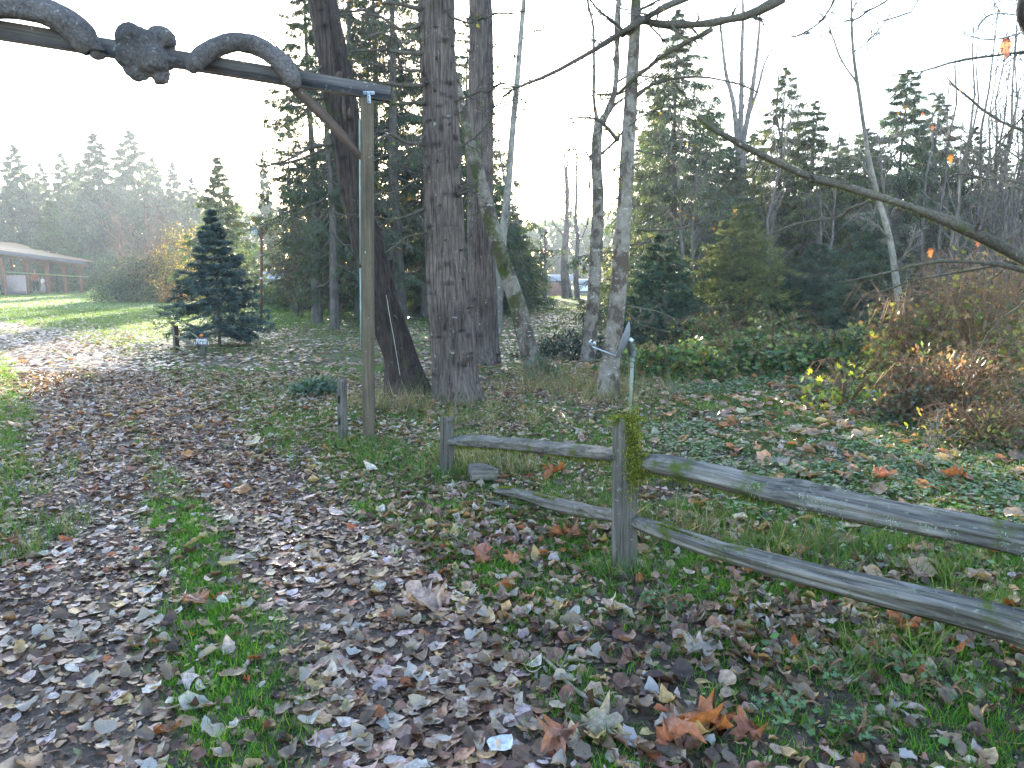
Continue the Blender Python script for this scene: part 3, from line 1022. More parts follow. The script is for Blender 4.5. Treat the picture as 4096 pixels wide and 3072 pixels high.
#@@PART3
# ------------------------------------------------------------------ trees
def trunk(acc, pts, radii, sides=28, step=0.08, ridge=0.06, ridge_k=5.0, lump=0.04, c=(1, 1, 1), flare=0.0, seed=0, scars=0):
    pts = np.asarray(pts, float)
    L = np.linalg.norm(np.diff(pts, axis=0), axis=1).sum()
    n = max(8, int(L / step))
    P = smooth_path(pts, n)
    rr = np.interp(np.linspace(0, 1, n), np.linspace(0, 1, len(radii)), radii)
    s = np.linspace(0, L, n)
    rr = rr * (1 + flare * np.exp(-s / 0.28))
    _, A, B = frames(P[None])
    A, B = A[0], B[0]
    th = np.arange(sides) / sides * 2 * math.pi
    T2, S2 = np.meshgrid(th, s)
    q = np.stack([np.cos(T2) * ridge_k, np.sin(T2) * ridge_k, S2 * 1.0 + seed * 7.7], -1)
    d = ridge * (np.abs(fbm(q, 3) - 0.5) * -4.5 + 0.6)
    q2 = np.stack([np.cos(T2) * 1.2, np.sin(T2) * 1.2, S2 * 0.9 + seed * 3.3], -1)
    d = d + lump * (fbm(q2, 2) - 0.5) * 2
    if flare:
        d = d + 0.22 * flare * np.exp(-S2 / 0.25) * np.cos(T2 * 5 + seed)
    C = np.tile(np.asarray(c, float), (n * sides, 1)).reshape(n, sides, 3)
    g = np.random.default_rng(seed + 5)
    for _ in range(scars):                      # old branch collars and scars
        t0, s0 = g.random() * 6.28, g.random() * L
        ws, wt = 0.012 + 0.035 * g.random() ** 2, 0.08 + 0.30 * g.random()
        dt = np.angle(np.exp(1j * (T2 - t0)))
        e = np.exp(-(dt / wt) ** 2 - ((S2 - s0) / ws) ** 2)
        d = d + 0.10 * e * (1 if g.random() < 0.6 else -0.6)
        C = C * (1 - 0.72 * e[..., None])
    RR = rr[:, None] * (1 + d)
    V = P[:, None] + RR[..., None] * (A[:, None] * np.cos(th)[None, :, None] + B[:, None] * np.sin(th)[None, :, None])
    idx = np.arange(n * sides).reshape(n, sides)
    a, b = idx[:-1], idx[1:]
    Q = np.stack([a, np.roll(a, -1, 1), np.roll(b, -1, 1), b], -1).reshape(-1, 4)
    acc.add(V.reshape(-1, 3), Q, None, C.reshape(-1, 3))
    return P, rr


def rooted(pts_px, wpx, Y):
    """trunk path from image outline: first point stands on the ground, the rest keep the distance (Y may change along it)"""
    Ys = Y if isinstance(Y, (list, tuple)) else [Y] * len(pts_px)
    P = [at(px, py, yy) for (px, py), yy in zip(pts_px, Ys)]
    base = G(*pts_px[0])
    P[0] = base
    P[0] = P[0] - np.array([0, 0, 0.12])
    r = [w / FPX * (np.linalg.norm(p - np.array([0, 0, EYE]))) * 0.5 for w, p in zip(wpx, P)]
    return P, r


def base_y(px, py):
    return G0(px, py)[1]


def twiggery(acc, P, Rr, levels, c=(1, 1, 1), sides=3):
    """levels: list of (m, lf, ang, up)"""
    tubes(acc, P, Rr, 5, c, 0.1)
    cur, cr = P, Rr
    for i, (m, lf, ang, up) in enumerate(levels):
        cur, cr = sprout(cur, cr, m, lf, ang, 4, up=up, rf=0.55)
        tubes(acc, cur, np.maximum(cr, 0.0012), sides, c, 0.25)
    return cur, cr


def bough_px(pts, Y0, Y1, w0, w1, n=14):
    Ys = np.linspace(Y0, Y1, len(pts))
    P = np.array([at(a, b, y_) for (a, b), y_ in zip(pts, Ys)])
    P = smooth_path(P, n)
    d = np.linalg.norm(P - np.array([0, 0, EYE]), axis=1)
    return P[None], (np.linspace(w0, w1, n) / FPX * d * 0.5)[None]


def bough(parent_e, pts, Y0, Y1, w0, w1, mat, tw=((7, 0.28, 0.9, 0.0), (4, 0.4, 0.8, 0.0)), name='bough', moss=0, leaves=0, c=(1, 1, 1), label=None):
    a = Acc()
    P, Rr = bough_px(pts, Y0, Y1, w0, w1)
    wob = np.cumsum(rng.normal(size=P.shape) * 0.006, axis=1)
    P = P + wob - np.linspace(0, 1, P.shape[1])[None, :, None] * wob[:, -1:]
    tubes(a, P, Rr * (1 + 0.15 * rng.normal(size=Rr.shape)).clip(0.7, 1.4), 7, c, cap=True)
    cur, cr = P, Rr
    dmin = 0.00030 * float(np.mean(np.linalg.norm(P[0], axis=1)))
    for (m, lf, ang, up) in tw:
        cur, cr = sprout(cur, cr, int(m * 1.5), lf * 1.25, ang, 4, up=up, rf=0.45, wob=0.2)
        tubes(a, cur, np.maximum(cr, dmin), 3, c, 0.2)
    o = a.build(name, mat, parent_e, smooth=True)
    o.location = -parent_e.location
    if label:
        o['label'] = label
    if moss:
        m = Acc()
        n = moss
        t = rng.random(n) * (P.shape[1] - 1.001)
        i = t.astype(int)
        S = P[0, i] * (1 - (t - i))[:, None] + P[0, i + 1] * (t - i)[:, None]
        r = np.interp(t, np.arange(P.shape[1]), Rr[0])
        a_ = rng.random(n) * 6.28
        off = np.stack([np.cos(a_), np.cos(a_) * 0.3, np.sin(a_)], -1) * r[:, None] * 0.9
        hang = np.stack([rng.normal(size=n) * 0.5, rng.normal(size=n) * 0.5, -0.6 + rng.normal(size=n) * 0.5], -1)
        place(m, BL1[0], BL1[1], S + off, hang + off * 30, rng.normal(size=(n, 3)), 0.012 + 0.035 * rng.random(n) ** 2, pal(n, [(0.13, 0.15, 0.03), (0.09, 0.11, 0.025), (0.20, 0.20, 0.05)], 0.3), width=np.full(n, 0.006))
        mo = m.build('moss', M['moss'], o)
        tag(mo, kind='stuff')
    if leaves:
        l = Acc()
        E = cur[:, -1]
        s = rng.choice(len(E), min(leaves, len(E)), replace=False)
        V, T, Q = maple(3, 0.08, 0.6)
        place(l, V, T, E[s], rng.normal(size=(len(s), 3)), rng.normal(size=(len(s), 3)), 0.03 + 0.03 * rng.random(len(s)), pal(len(s), [(0.35, 0.33, 0.05), (0.20, 0.26, 0.05), (0.45, 0.22, 0.05)], 0.2), quads=Q)
        lo = l.build('leaves', M['autumn'], o)
        tag(lo, kind='stuff')
    return o


SPRAY3 = (np.array([(-.03, 0, 0), (-.40, .50, -.05), (-.30, .62, -.04), (.03, 0, 0), (.03, 1.0, -.06), (-.07, .9, 0), (.32, .64, -.02), (.42, .48, -.06)]),
          np.array([(0, 2, 1), (0, 3, 4), (0, 4, 5), (3, 7, 6)]))
KITE = (np.array([(0, 0, 0), (-.22, .5, .04), (0, 1, -.08), (.22, .5, .04)]), np.array([(0, 3, 2), (0, 2, 1)]))
BRUSH = (np.array([(0, 0, 0), (-.13, .25, .0), (-.05, .35, 0), (-.15, .55, 0), (-.05, .65, 0), (-.1, .85, 0), (0, 1, 0), (.1, .85, 0), (.05, .65, 0), (.15, .55, 0), (.05, .35, 0), (.13, .25, 0)]),
         np.array([(0, 2, 1), (0, 10, 2), (0, 11, 10), (2, 4, 3), (2, 8, 4), (2, 10, 8), (8, 10, 9), (4, 6, 5), (4, 8, 6), (6, 8, 7)]))


def conifer(e, h, rad, nb, style='cedar', m1=9, ncard=8, cs=0.25, z0=0.05, seed=0, cols=None, thin_top=1.0, tmpl=None, mat='needle', gap=0.0, lod=False, flat_c=(1, 1, 1), sharp=0.95):
    """crown on an axis from the origin: level branches, twigs on them, sprays of foliage on the twigs"""
    global rng
    keep = rng
    rng = np.random.default_rng(1000 + seed)
    tmpl = tmpl or SPRAY3
    cols = cols or [(0.030, 0.060, 0.022), (0.045, 0.085, 0.028), (0.022, 0.045, 0.020), (0.07, 0.10, 0.035)]
    t = np.linspace(0, 1, nb) ** 1.05
    zz = h * (z0 + (0.985 - z0) * t)
    az = np.arange(nb) * 2.39996 + rng.random(nb) * 0.8
    if style == 'spruce':                          # branches in whorls with daylight between them
        wh = max(6, int(nb / 7))
        zz = h * (z0 + (0.99 - z0) * (np.floor(np.linspace(0, wh - 0.01, nb)) + 0.55 * rng.random(nb)) / wh)
        t = np.clip((zz / h - z0) / (1 - z0), 0, 1)
    prof = (1 - t) ** ((0.88 if lod else 0.74) if style == 'cedar' else sharp) * (0.72 + 0.28 * sstep(0, 0.12, t)) + 0.015
    L = rad * prof * ((0.50 + 0.75 * rng.random(nb)) if style != 'spruce' else (0.72 + 0.42 * rng.random(nb)))
    if gap > 0:
        keepm = fbm(np.stack([np.cos(az) * 1.2, np.sin(az) * 1.2, zz * 1.1 + seed], -1), 2) > gap
        zz, az, L, t = zz[keepm], az[keepm], L[keepm], t[keepm]
        nb = len(zz)
    k = 6
    s = np.linspace(0, 1, k)
    P = np.zeros((nb, k, 3))
    P[:, :, 0] = np.cos(az)[:, None] * L[:, None] * s
    P[:, :, 1] = np.sin(az)[:, None] * L[:, None] * s
    if style == 'cedar':
        dz = L[:, None] * (-0.75 * s + 0.42 * s ** 2) + 0.12 * L[:, None] * s
    elif style == 'spruce':
        dz = L[:, None] * ((0.35 * t[:, None] - 0.12) * s - 0.15 * s ** 2 + 0.16 * s ** 3)
    else:
        dz = L[:, None] * (0.25 * s - 0.15 * s ** 2)
    P[:, :, 2] = zz[:, None] + dz
    P[:, 1:] += rng.normal(size=P[:, 1:].shape) * 0.03 * L[:, None, None]
    P[:, :, 2] = np.maximum(P[:, :, 2], 0.05)
    Rr = (0.012 + 0.010 * L)[:, None] * np.linspace(1, 0.25, k) * (0.6 if style == 'spruce' else 1.0)
    wood = Acc()
    tr_r = (0.028 if style != 'spruce' else 0.022) * h * 0.5
    tubes(wood, np.array([[0, 0, -0.15], [0.01 * h, 0, 0.3 * h], [0, 0.01 * h, 0.6 * h], [0, 0, h]]), [tr_r * 1.15, tr_r * 0.8, tr_r * 0.45, 0.008], 8, flat_c)
    tubes(wood, P, Rr, 3, flat_c)
    C1, R1 = sprout(P, Rr, m1, 0.42, 0.95, 4, up=(-0.05 if style == 'spruce' else -0.22), flat=True, t0=0.22, rf=0.5)
    if not lod:
        tubes(wood, C1, np.maximum(R1, 0.003), 3, flat_c)
    allP = np.concatenate([C1, P[:, 2:6]]) if P.shape[1] >= 6 else C1
    n = len(allP)
    q = ncard
    tt = (np.arange(q)[None] + rng.random((n, q))) / q
    sI = tt * (allP.shape[1] - 1.001)
    i = sI.astype(int)
    ar = np.arange(n)[:, None]
    f = (sI - i)[..., None]
    S = allP[ar, i] * (1 - f) + allP[ar, i + 1] * f
    T = unit(allP[ar, i + 1] - allP[ar, i])
    side = unit(np.cross(T, np.array([0, 0, 1.0]))) * np.where(rng.random((n, q, 1)) < 0.5, 1, -1)
    if style == 'cedar':
        D = T * 0.6 + side * 0.5 * rng.random((n, q, 1)) + np.array([0, 0, -0.75]) * (0.4 + 0.8 * rng.random((n, q, 1)))
    elif style == 'spruce':
        D = T * 0.9 + side * 0.65 * rng.random((n, q, 1)) + np.array([0, 0, 0.12])
    else:
        D = T * 0.8 + side * 0.6 * rng.random((n, q, 1)) + np.array([0, 0, -0.15])
    D = (D + 0.18 * rng.normal(size=D.shape)).reshape(-1, 3)
    NN = (np.array([0, 0, 1.0]) + 0.45 * rng.normal(size=(n, q, 3))).reshape(-1, 3)
    S = S.reshape(-1, 3)
    sz = cs * (0.6 + 0.7 * rng.random(len(S)))
    sz = sz * (0.52 + 0.48 * np.clip((h - S[:, 2]) / (0.45 * h), 0, 1))
    tuft = 0.8 + 0.45 * fbm(S * 1.7 + seed, 2)[:, None]
    Cc = pal(len(S), cols, 0.22) * tuft
    fol = Acc()
    place(fol, tmpl[0], tmpl[1], S, D, NN, sz, Cc)
    if style == 'spruce':
        place(fol, tmpl[0], tmpl[1], S, D, np.cross(D, NN), sz, Cc)
    wo = wood.build('trunk', M['bark_far'], e, smooth=True)
    fo = fol.build('crown', M[mat], e)
    tag(fo, kind='stuff')
    rng = keep
    return e


# --- the big trunks in front of the field
e = empty('leaning_tree', G(1620, 1560), 'dark mossy trunk leaning left behind the gate post', 'tree')
def local(P, e):
    return np.asarray(P) - np.array(e.location)


P, r = rooted([(1640, 1575), (1600, 1430), (1540, 1250), (1478, 1000), (1430, 800), (1385, 520), (1330, 220), (1285, 0), (1230, -260), (1150, -700)], [170, 125, 118, 112, 112, 112, 104, 92, 84, 60], [base_y(1640, 1575)] * 10)
a = Acc()
trunk(a, local(P, e), r, 60, 0.04, 0.11, 10, 0.11, flare=0.4, seed=3, scars=24)
a.build('trunk', M['bark_dark'], e, smooth=True)
Yt = base_y(1640, 1575)
# torn strips of red inner bark
for k_, (pa, pb, w) in enumerate([((1352, 330), (1362, 285), 26), ((1385, 500), (1372, 380), 16), ((1400, 480), (1396, 430), 14)]):
    b = Acc()
    p0, p1 = at(*pa, Yt - 0.235), at(*pb, Yt - 0.235)
    mid = (p0 + p1) / 2 + np.array([0.0, -0.03, 0])
    tubes(b, local(smooth_path([p0, mid, p1], 7), e), np.array([0.3, 0.7, 1, 1, 0.9, 0.6, 0.15]) * w / FPX * Yt * 0.5, 6, (1, 1, 1), cap=True)
    o = b.build('torn_bark', M['brace'], e)
for pts, w in [([(1340, 575), (1230, 600), (1120, 650), (1040, 640)], 16), ([(1330, 250), (1230, 290), (1150, 230), (1050, 120)], 14), ([(1310, 390), (1220, 410), (1150, 400)], 12),
               ([(1345, 580), (1200, 640), (1100, 655), (1030, 660), (1020, 620)], 9)]:
    bough(e, pts, Yt, Yt - 0.7, w, 5, M['bough'], ((9, 0.25, 1.0, -0.05), (5, 0.4, 0.8, -0.1)), 'dead_branch', c=(1.2, 1.2, 1.25))

e = empty('fir_tree', G(1820, 1600), 'widest pale grey-brown fir trunk, straight, with knots and stubs', 'tree')
P, r = rooted([(1828, 1600), (1815, 1450), (1795, 1200), (1780, 950), (1770, 700), (1762, 400), (1750, 200), (1745, 0), (1738, -350), (1720, -900)], [190, 172, 160, 148, 140, 128, 126, 124, 118, 95], [base_y(1828, 1600)] * 10)
a = Acc()
trunk(a, local(P, e), r, 90, 0.03, 0.085, 15, 0.05, flare=0.26, seed=8, scars=190)
a.build('trunk', M['bark_fir'], e, smooth=True)
Yt = base_y(1828, 1600)
FIRB = [([(1688, 40), (1560, 20), (1450, 50), (1350, 40)], 16), ([(1690, 215), (1580, 205), (1480, 200), (1400, 205)], 18), ([(1690, 95), (1600, 110), (1500, 60), (1360, 60)], 13),
        ([(1690, 280), (1600, 275), (1500, 250), (1400, 240)], 10), ([(1692, 340), (1590, 335), (1480, 325), (1410, 318)], 20), ([(1700, 415), (1600, 415), (1500, 408)], 17),
        ([(1705, 578), (1620, 560), (1560, 535), (1500, 565)], 18), ([(1700, 830), (1640, 860), (1560, 880), (1520, 870)], 14), ([(1705, 540), (1630, 640), (1560, 700)], 8),
        ([(1800, 410), (1900, 370), (1980, 360), (2100, 345)], 10), ([(1810, 600), (1880, 560), (1960, 480), (1975, 400)], 9), ([(1830, 780), (1870, 765), (1900, 770)], 16),
        ([(1690, 150), (1600, 170), (1520, 130), (1440, 180)], 9), ([(1705, 700), (1600, 760), (1500, 800), (1430, 870)], 8), ([(1800, 60), (1870, 90), (1960, 60)], 10), ([(1700, 930), (1620, 950), (1540, 1010)], 7)]
for pts, w in FIRB:
    bough(e, pts, Yt - 0.1, Yt - 0.5, w, 5, M['bough'], ((8, 0.30, 1.0, -0.08), (6, 0.42, 0.8, -0.12)), 'dead_branch', c=(1.1, 1.1, 1.15), leaves=5)
for q in range(16):
    b = Acc()
    zf = 0.3 + 5.5 * rng.random()
    pp = smooth_path(local(P, e), 60)
    i = int(np.argmin(np.abs(pp[:, 2] - zf)))
    an = -math.pi / 2 + rng.normal() * 1.0
    d = np.array([math.cos(an), math.sin(an), 0.15])
    rr_ = float(np.interp(i, np.linspace(0, 59, len(r)), r))
    s0 = pp[i] + d * rr_ * 0.85
    tubes(b, np.array([s0, s0 + d * 0.05, s0 + d * (0.07 + 0.09 * rng.random())]), [0.022, 0.014, 0.007], 6, (0.6, 0.6, 0.6), cap=True)
    b.build('branch_stub', M['bark_fir'], e)

e = empty('fir_tree', G(1935, 1450), 'second straight fir trunk half hidden behind the widest one', 'tree')
P, r = rooted([(1938, 1455), (1935, 1300), (1925, 1000), (1922, 700), (1922, 400), (1925, 200), (1922, 0), (1915, -350), (1905, -800)], [125, 110, 104, 98, 92, 86, 80, 76, 60], base_y(1938, 1455))
a = Acc()
trunk(a, local(P, e), r, 64, 0.05, 0.08, 13, 0.04, flare=0.24, seed=12, scars=110)
a.build('trunk', M['bark_fir'], e, smooth=True)
Yt = base_y(1938, 1455)
for pts, w in [([(1965, 60), (2060, 50), (2150, 30)], 8), ([(1965, 350), (2040, 330), (2120, 380)], 8), ([(1960, 460), (1990, 420), (2060, 400), (2150, 430)], 7), ([(1960, 200), (2000, 180), (2080, 240)], 7)]:
    bough(e, pts, Yt, Yt - 0.5, w, 3, M['bough'], ((8, 0.3, 1.0, -0.05), (5, 0.4, 0.8, -0.1)), 'dead_branch')

e = empty('leaning_alder', G(2140, 1475), 'slim dark mossy trunk leaning left, right of the two fir trunks', 'tree')
Yb = base_y(2145, 1480)
P, r = rooted([(2150, 1480), (2115, 1400), (2065, 1200), (2005, 1020), (1955, 850), (1915, 700), (1888, 600), (1860, 480), (1830, 330)], [78, 70, 66, 60, 56, 50, 44, 36, 24], Yb)
a = Acc()
trunk(a, local(P, e), r, 24, 0.07, 0.05, 4, 0.08, flare=0.35, seed=21, scars=16)
a.build('trunk', M['bark_mossy'], e, smooth=True)
for pts, w in [([(1990, 980), (2060, 1020), (2110, 1100)], 7), ([(1930, 760), (1870, 740), (1830, 770)], 14), ([(1950, 830), (1900, 900), (1860, 1000)], 6)]:
    bough(e, pts, Yb, Yb - 0.3, w, 3, M['bough'], ((6, 0.3, 0.9, 0), (4, 0.4, 0.8, 0)), 'branch')

e = empty('bare_tree', G(2030, 1290), 'thin pale bare tree leaning right behind the second fir trunk', 'tree')
Yb = 20.0
P = [at(1985, 1282, Yb), at(1998, 1100, Yb), at(2010, 960, Yb), at(2035, 720, Yb), at(2050, 520, Yb), at(2068, 330, Yb), at(2085, 120, Yb), at(2100, -60, Yb), at(2110, -300, Yb)]
a = Acc()
P[0][2] = zt1(P[0][0], Yb) - 0.1
trunk(a, local(P, e), [w / FPX * Yb * 0.5 for w in (44, 38, 32, 27, 25, 22, 19, 16, 8)], 12, 0.2, 0.04, 3, 0.05, seed=30)
a.build('trunk', M['bark_pale'], e, smooth=True)
for pts, w in [([(2012, 960), (2040, 860), (2090, 820)], 8), ([(2030, 760), (2000, 640), (1985, 480)], 8), ([(2050, 500), (2100, 440), (2190, 420)], 6), ([(2065, 350), (2000, 330), (1970, 250)], 6), ([(2080, 160), (2150, 120), (2200, 160)], 5),
               ([(2015, 900), (2060, 800), (2100, 700)], 6)]:
    bough(e, pts, Yb, Yb - 0.5, w, 3, M['bark_pale'], ((7, 0.35, 0.8, 0.1), (5, 0.45, 0.8, 0.05)), 'branch')

e = empty('alder_tree', G(2355, 1440), 'slimmer of the two blotched alder trunks behind the dish', 'tree')
Yb = base_y(2350, 1450)
P, r = rooted([(2350, 1450), (2362, 1320), (2375, 1180), (2385, 1000), (2392, 800), (2385, 620), (2395, 480)], [60, 52, 50, 48, 44, 38, 34], Yb)
a = Acc()
trunk(a, local(P, e), r, 22, 0.07, 0.03, 3, 0.09, flare=0.2, seed=41, scars=20)
a.build('trunk', M['bark_alder'], e, smooth=True)
for pts, w0, w1 in [([(2392, 500), (2376, 400), (2378, 250), (2372, 120), (2350, 20), (2345, -80)], 14, 8), ([(2395, 500), (2430, 440), (2458, 360), (2468, 200), (2470, 60), (2480, -100)], 28, 16),
                    ([(2385, 620), (2360, 640), (2358, 800), (2350, 900)], 8, 4), ([(2400, 620), (2470, 560), (2480, 540)], 12, 8), ([(2365, 640), (2330, 600), (2250, 605), (2180, 625)], 8, 4)]:
    bough(e, pts, Yb, Yb + 0.2, w0, w1, M['bark_alder'], ((8, 0.25, 0.9, 0.05), (5, 0.4, 0.8, 0.0)), 'limb', leaves=16)
for pts, w in [([(2365, 1200), (2335, 1240), (2330, 1380)], 6), ([(2372, 1230), (2420, 1280), (2400, 1330)], 6)]:
    bough(e, pts, Yb - 0.1, Yb - 0.3, w, 3, M['bough'], ((5, 0.3, 0.9, 0), (3, 0.4, 0.8, 0)), 'twig')

e = empty('alder_tree', G(2433, 1570), 'white blotched alder trunk just left of the satellite dish', 'tree')
Yb = base_y(2433, 1572)
P, r = rooted([(2428, 1578), (2440, 1470), (2460, 1300), (2476, 1130), (2488, 950), (2500, 780), (2510, 600), (2522, 420), (2532, 250), (2540, 100), (2546, -60), (2550, -350)], [88, 72, 68, 62, 58, 54, 52, 48, 44, 40, 34, 22], Yb)
a = Acc()
trunk(a, local(P, e), r, 26, 0.06, 0.03, 3, 0.09, flare=0.25, seed=51, scars=30)
a.build('trunk', M['bark_alder'], e, smooth=True)
AL = [([(2540, 390), (2600, 345), (2700, 318), (2830, 308), (2980, 345), (3080, 400)], 16, 4), ([(2470, 560), (2420, 500), (2365, 470), (2270, 475)], 16, 5), ([(2490, 150), (2560, 90), (2660, 95), (2850, 92), (3000, 55), (3135, -10)], 16, 34),
      ([(2440, 378), (2380, 372)], 12, 4), ([(2475, 370), (2540, 310), (2640, 235), (2760, 165), (2850, 112)], 12, 20), ([(2560, 920), (2700, 912), (2830, 880), (2960, 860)], 9, 4),
      ([(2540, 600), (2640, 620), (2780, 600), (2860, 585)], 7, 3), ([(2480, 540), (2560, 470), (2660, 430), (2750, 420)], 8, 3), ([(2530, 580), (2500, 660), (2480, 780)], 6, 3), ([(2500, 640), (2580, 700), (2700, 780), (2780, 860)], 6, 3),
      ([(2520, 140), (2420, 60), (2360, 0)], 12, 6), ([(2530, 60), (2600, 20), (2680, -30)], 10, 6), ([(2495, 1220), (2600, 1235), (2690, 1270), (2740, 1310)], 7, 3), ([(2500, 1240), (2570, 1300), (2680, 1330)], 5, 2)]
for q, (pts, w0, w1) in enumerate(AL):
    bough(e, pts, Yb, Yb - 0.5, w0, w1, M['bough'], ((9, 0.22, 0.9, 0.0), (5, 0.4, 0.8, -0.05)), 'limb', moss=(900 if w1 > 18 else 0), leaves=8, c=(1.1, 1.1, 1.1))
# long straight bough crossing the sky from the leaning tree to the top edge
bough(e, [(2900, -70), (2700, 12), (2600, 65), (2500, 125), (2400, 190), (2300, 245), (2180, 305), (2070, 350), (2010, 390)], Yb - 0.6, Yb + 0.8, 26, 8, M['bough'], ((10, 0.10, 0.7, -0.02), (4, 0.4, 0.8, -0.05)), 'limb', moss=300, c=(1.3, 1.3, 1.45))

# --- maple on the right, its trunk just outside the picture
e = empty('maple_tree', (4.05, 4.6, 0), 'maple reaching in from the right with long mossy boughs', 'tree')
a = Acc()
P = [np.array([4.55, 5.0, -0.1]), np.array([4.50, 5.0, 1.0]), np.array([4.30, 5.0, 2.2]), at(4150, 150, 5.0), at(4110, -60, 5.0), at(4090, -400, 5.0)]
trunk(a, local(P, e), [0.12, 0.10, 0.085, 0.06, 0.045, 0.03], 20, 0.07, 0.05, 4, 0.06, flare=0.2, seed=61, scars=10)
a.build('trunk', M['bark_dark'], e, smooth=True)
MB = [([(4420, 1230), (4300, 1160), (4096, 1035), (3930, 942), (3760, 862), (3560, 792), (3400, 745), (3230, 705), (3050, 618), (2880, 535), (2790, 462)], 5.0, 5.0, 46, 17, 2600, 0.05),
      ([(4350, 1180), (4096, 1090), (3960, 1050), (3800, 1035), (3650, 1058), (3500, 1100), (3340, 1132)], 5.0, 6.0, 20, 5, 0, 0.1), ([(4250, 1060), (4096, 1055), (3950, 1062), (3820, 1085), (3700, 1110), (3560, 1160), (3400, 1205)], 5.2, 6.2, 11, 4, 0, 0.1),
      ([(4300, 200), (4096, 222), (3900, 246), (3700, 283), (3560, 303)], 5.0, 5.6, 12, 4, 0, 0.12), ([(3690, 285), (3620, 340), (3520, 420)], 5.3, 5.8, 5, 3, 0, 0.2),
      ([(4300, 620), (4096, 535), (3950, 455), (3820, 340), (3790, 320)], 5.0, 6.0, 14, 4, 0, 0.2), ([(4096, 760), (3950, 690), (3850, 560), (3780, 540)], 5.0, 6.0, 9, 3, 0, 0.25),
      ([(3520, 778), (3420, 820), (3330, 875), (3180, 895), (3060, 945)], 5.1, 5.6, 11, 5, 0, 0.12), ([(3380, 735), (3365, 720), (3378, 640)], 5.1, 5.1, 7, 3, 0, 0.05),
      ([(3350, -20), (3290, 70), (3200, 130), (3150, 150)], 5.0, 5.6, 8, 4, 0, 0.2), ([(3560, -10), (3430, 80), (3330, 110), (3270, 150)], 5.0, 5.6, 7, 3, 0, 0.2), ([(4250, 0), (4080, 60), (3950, 60), (3900, 130)], 5.0, 5.4, 6, 3, 0, 0.3),
      ([(4250, 1150), (4096, 1185), (3990, 1180)], 5.0, 5.2, 6, 3, 0, 0.1), ([(4300, 900), (4200, 700), (4096, 640), (4000, 560), (3960, 480)], 5.0, 5.8, 8, 3, 0, 0.25)]
MB += [([(4300, 330), (4180, 380), (4096, 470), (4010, 560), (3950, 600)], 5.0, 5.6, 7, 3, 0, 0.35), ([(4300, -60), (4150, 80), (4060, 150), (3960, 165), (3860, 140)], 5.0, 5.6, 7, 3, 0, 0.35), ([(4300, 830), (4096, 740), (3960, 730), (3850, 690)], 5.0, 5.6, 8, 3, 0, 0.35),
       ([(3700, -40), (3640, 40), (3520, 90), (3480, 160)], 5.2, 5.8, 6, 3, 0, 0.3), ([(3050, 615), (3000, 700), (2900, 740), (2850, 800)], 5.0, 5.6, 6, 3, 0, 0.3), ([(4200, 1130), (4060, 1240), (3960, 1330), (3900, 1440)], 5.0, 5.6, 8, 4, 0, 0.25)]
for q, (pts, Y0, Y1, w0, w1, mo, lf) in enumerate(MB):
    bough(e, pts, Y0, Y1, w0, w1, M['bough'], ((8, lf, 0.9, 0.0), (4, 0.4, 0.8, 0.0)), 'bough', moss=mo, c=(1, 1, 1) if mo else (1.2, 1.2, 1.2))
V, T, Q = maple(4, 0.05, 0.5)
for (px, py, Y, s, c) in [(4020, 190, 5.1, 0.155, (0.50, 0.22, 0.16)), (3800, 635, 5.4, 0.085, (0.50, 0.20, 0.05)), (3625, 428, 5.6, 0.035, (0.35, 0.12, 0.06)), (3592, 455, 5.6, 0.035, (0.5, 0.22, 0.04)), (3690, 455, 5.6, 0.035, (0.35, 0.1, 0.06)),
                          (3730, 510, 5.6, 0.04, (0.35, 0.1, 0.06)), (3720, 1010, 5.4, 0.09, (0.5, 0.2, 0.08)), (3910, 965, 5.2, 0.09, (0.30, 0.12, 0.08)), (3840, 362, 5.4, 0.03, (0.2, 0.1, 0.06)), (3775, 325, 5.4, 0.03, (0.2, 0.1, 0.06))]:
    b = Acc()
    place(b, V, T, [(0, 0, 0)], [(0.2, 0.1, -1)], [(0.3, -1, 0.1)], [s], [c], quads=Q)
    p = at(px, py, Y)
    o = b.build('leaf', M['autumn'], e, loc=tuple(p - np.array(e.location)))

# --- pale birch leaning at the right, between the conifers and the thicket
e = empty('birch_tree', G(3620, 1330), 'pale birch leaning left in front of the right-hand cedar', 'tree')
Yb = 12.0
P = [at(3625, 1420, Yb), at(3600, 1230, Yb), at(3585, 1130, Yb), at(3560, 960, Yb), at(3505, 760, Yb), at(3470, 600, Yb), at(3440, 400, Yb), at(3412, 200, Yb), at(3405, 0, Yb), at(3400, -250, Yb)]
P[0][2] = zt1(P[0][0], Yb)
a = Acc()
trunk(a, local(P, e), [w / FPX * Yb * 0.5 for w in (40, 32, 27, 22, 18, 16, 14, 11, 8, 5)], 18, 0.09, 0.02, 3, 0.05, seed=71, scars=20)
a.build('trunk', M['bark_pale'], e, smooth=True)
for pts, w in [([(3590, 1060), (3640, 980), (3665, 900)], 9), ([(3430, 330), (3370, 240), (3320, 120), (3300, 60)], 8), ([(3415, 210), (3480, 160), (3560, 60)], 6), ([(3560, 960), (3500, 900), (3420, 860)], 7), ([(3470, 600), (3540, 560), (3640, 540)], 6),
               ([(3410, 50), (3440, 0), (3480, -40)], 6), ([(3500, 740), (3440, 640), (3400, 620)], 6), ([(3600, 1160), (3640, 1100), (3650, 1060)], 6)]:
    bough(e, pts, Yb, Yb - 0.4, w, 3, M['bark_pale'], ((7, 0.35, 0.8, 0.08), (5, 0.45, 0.8, 0.05)), 'branch')
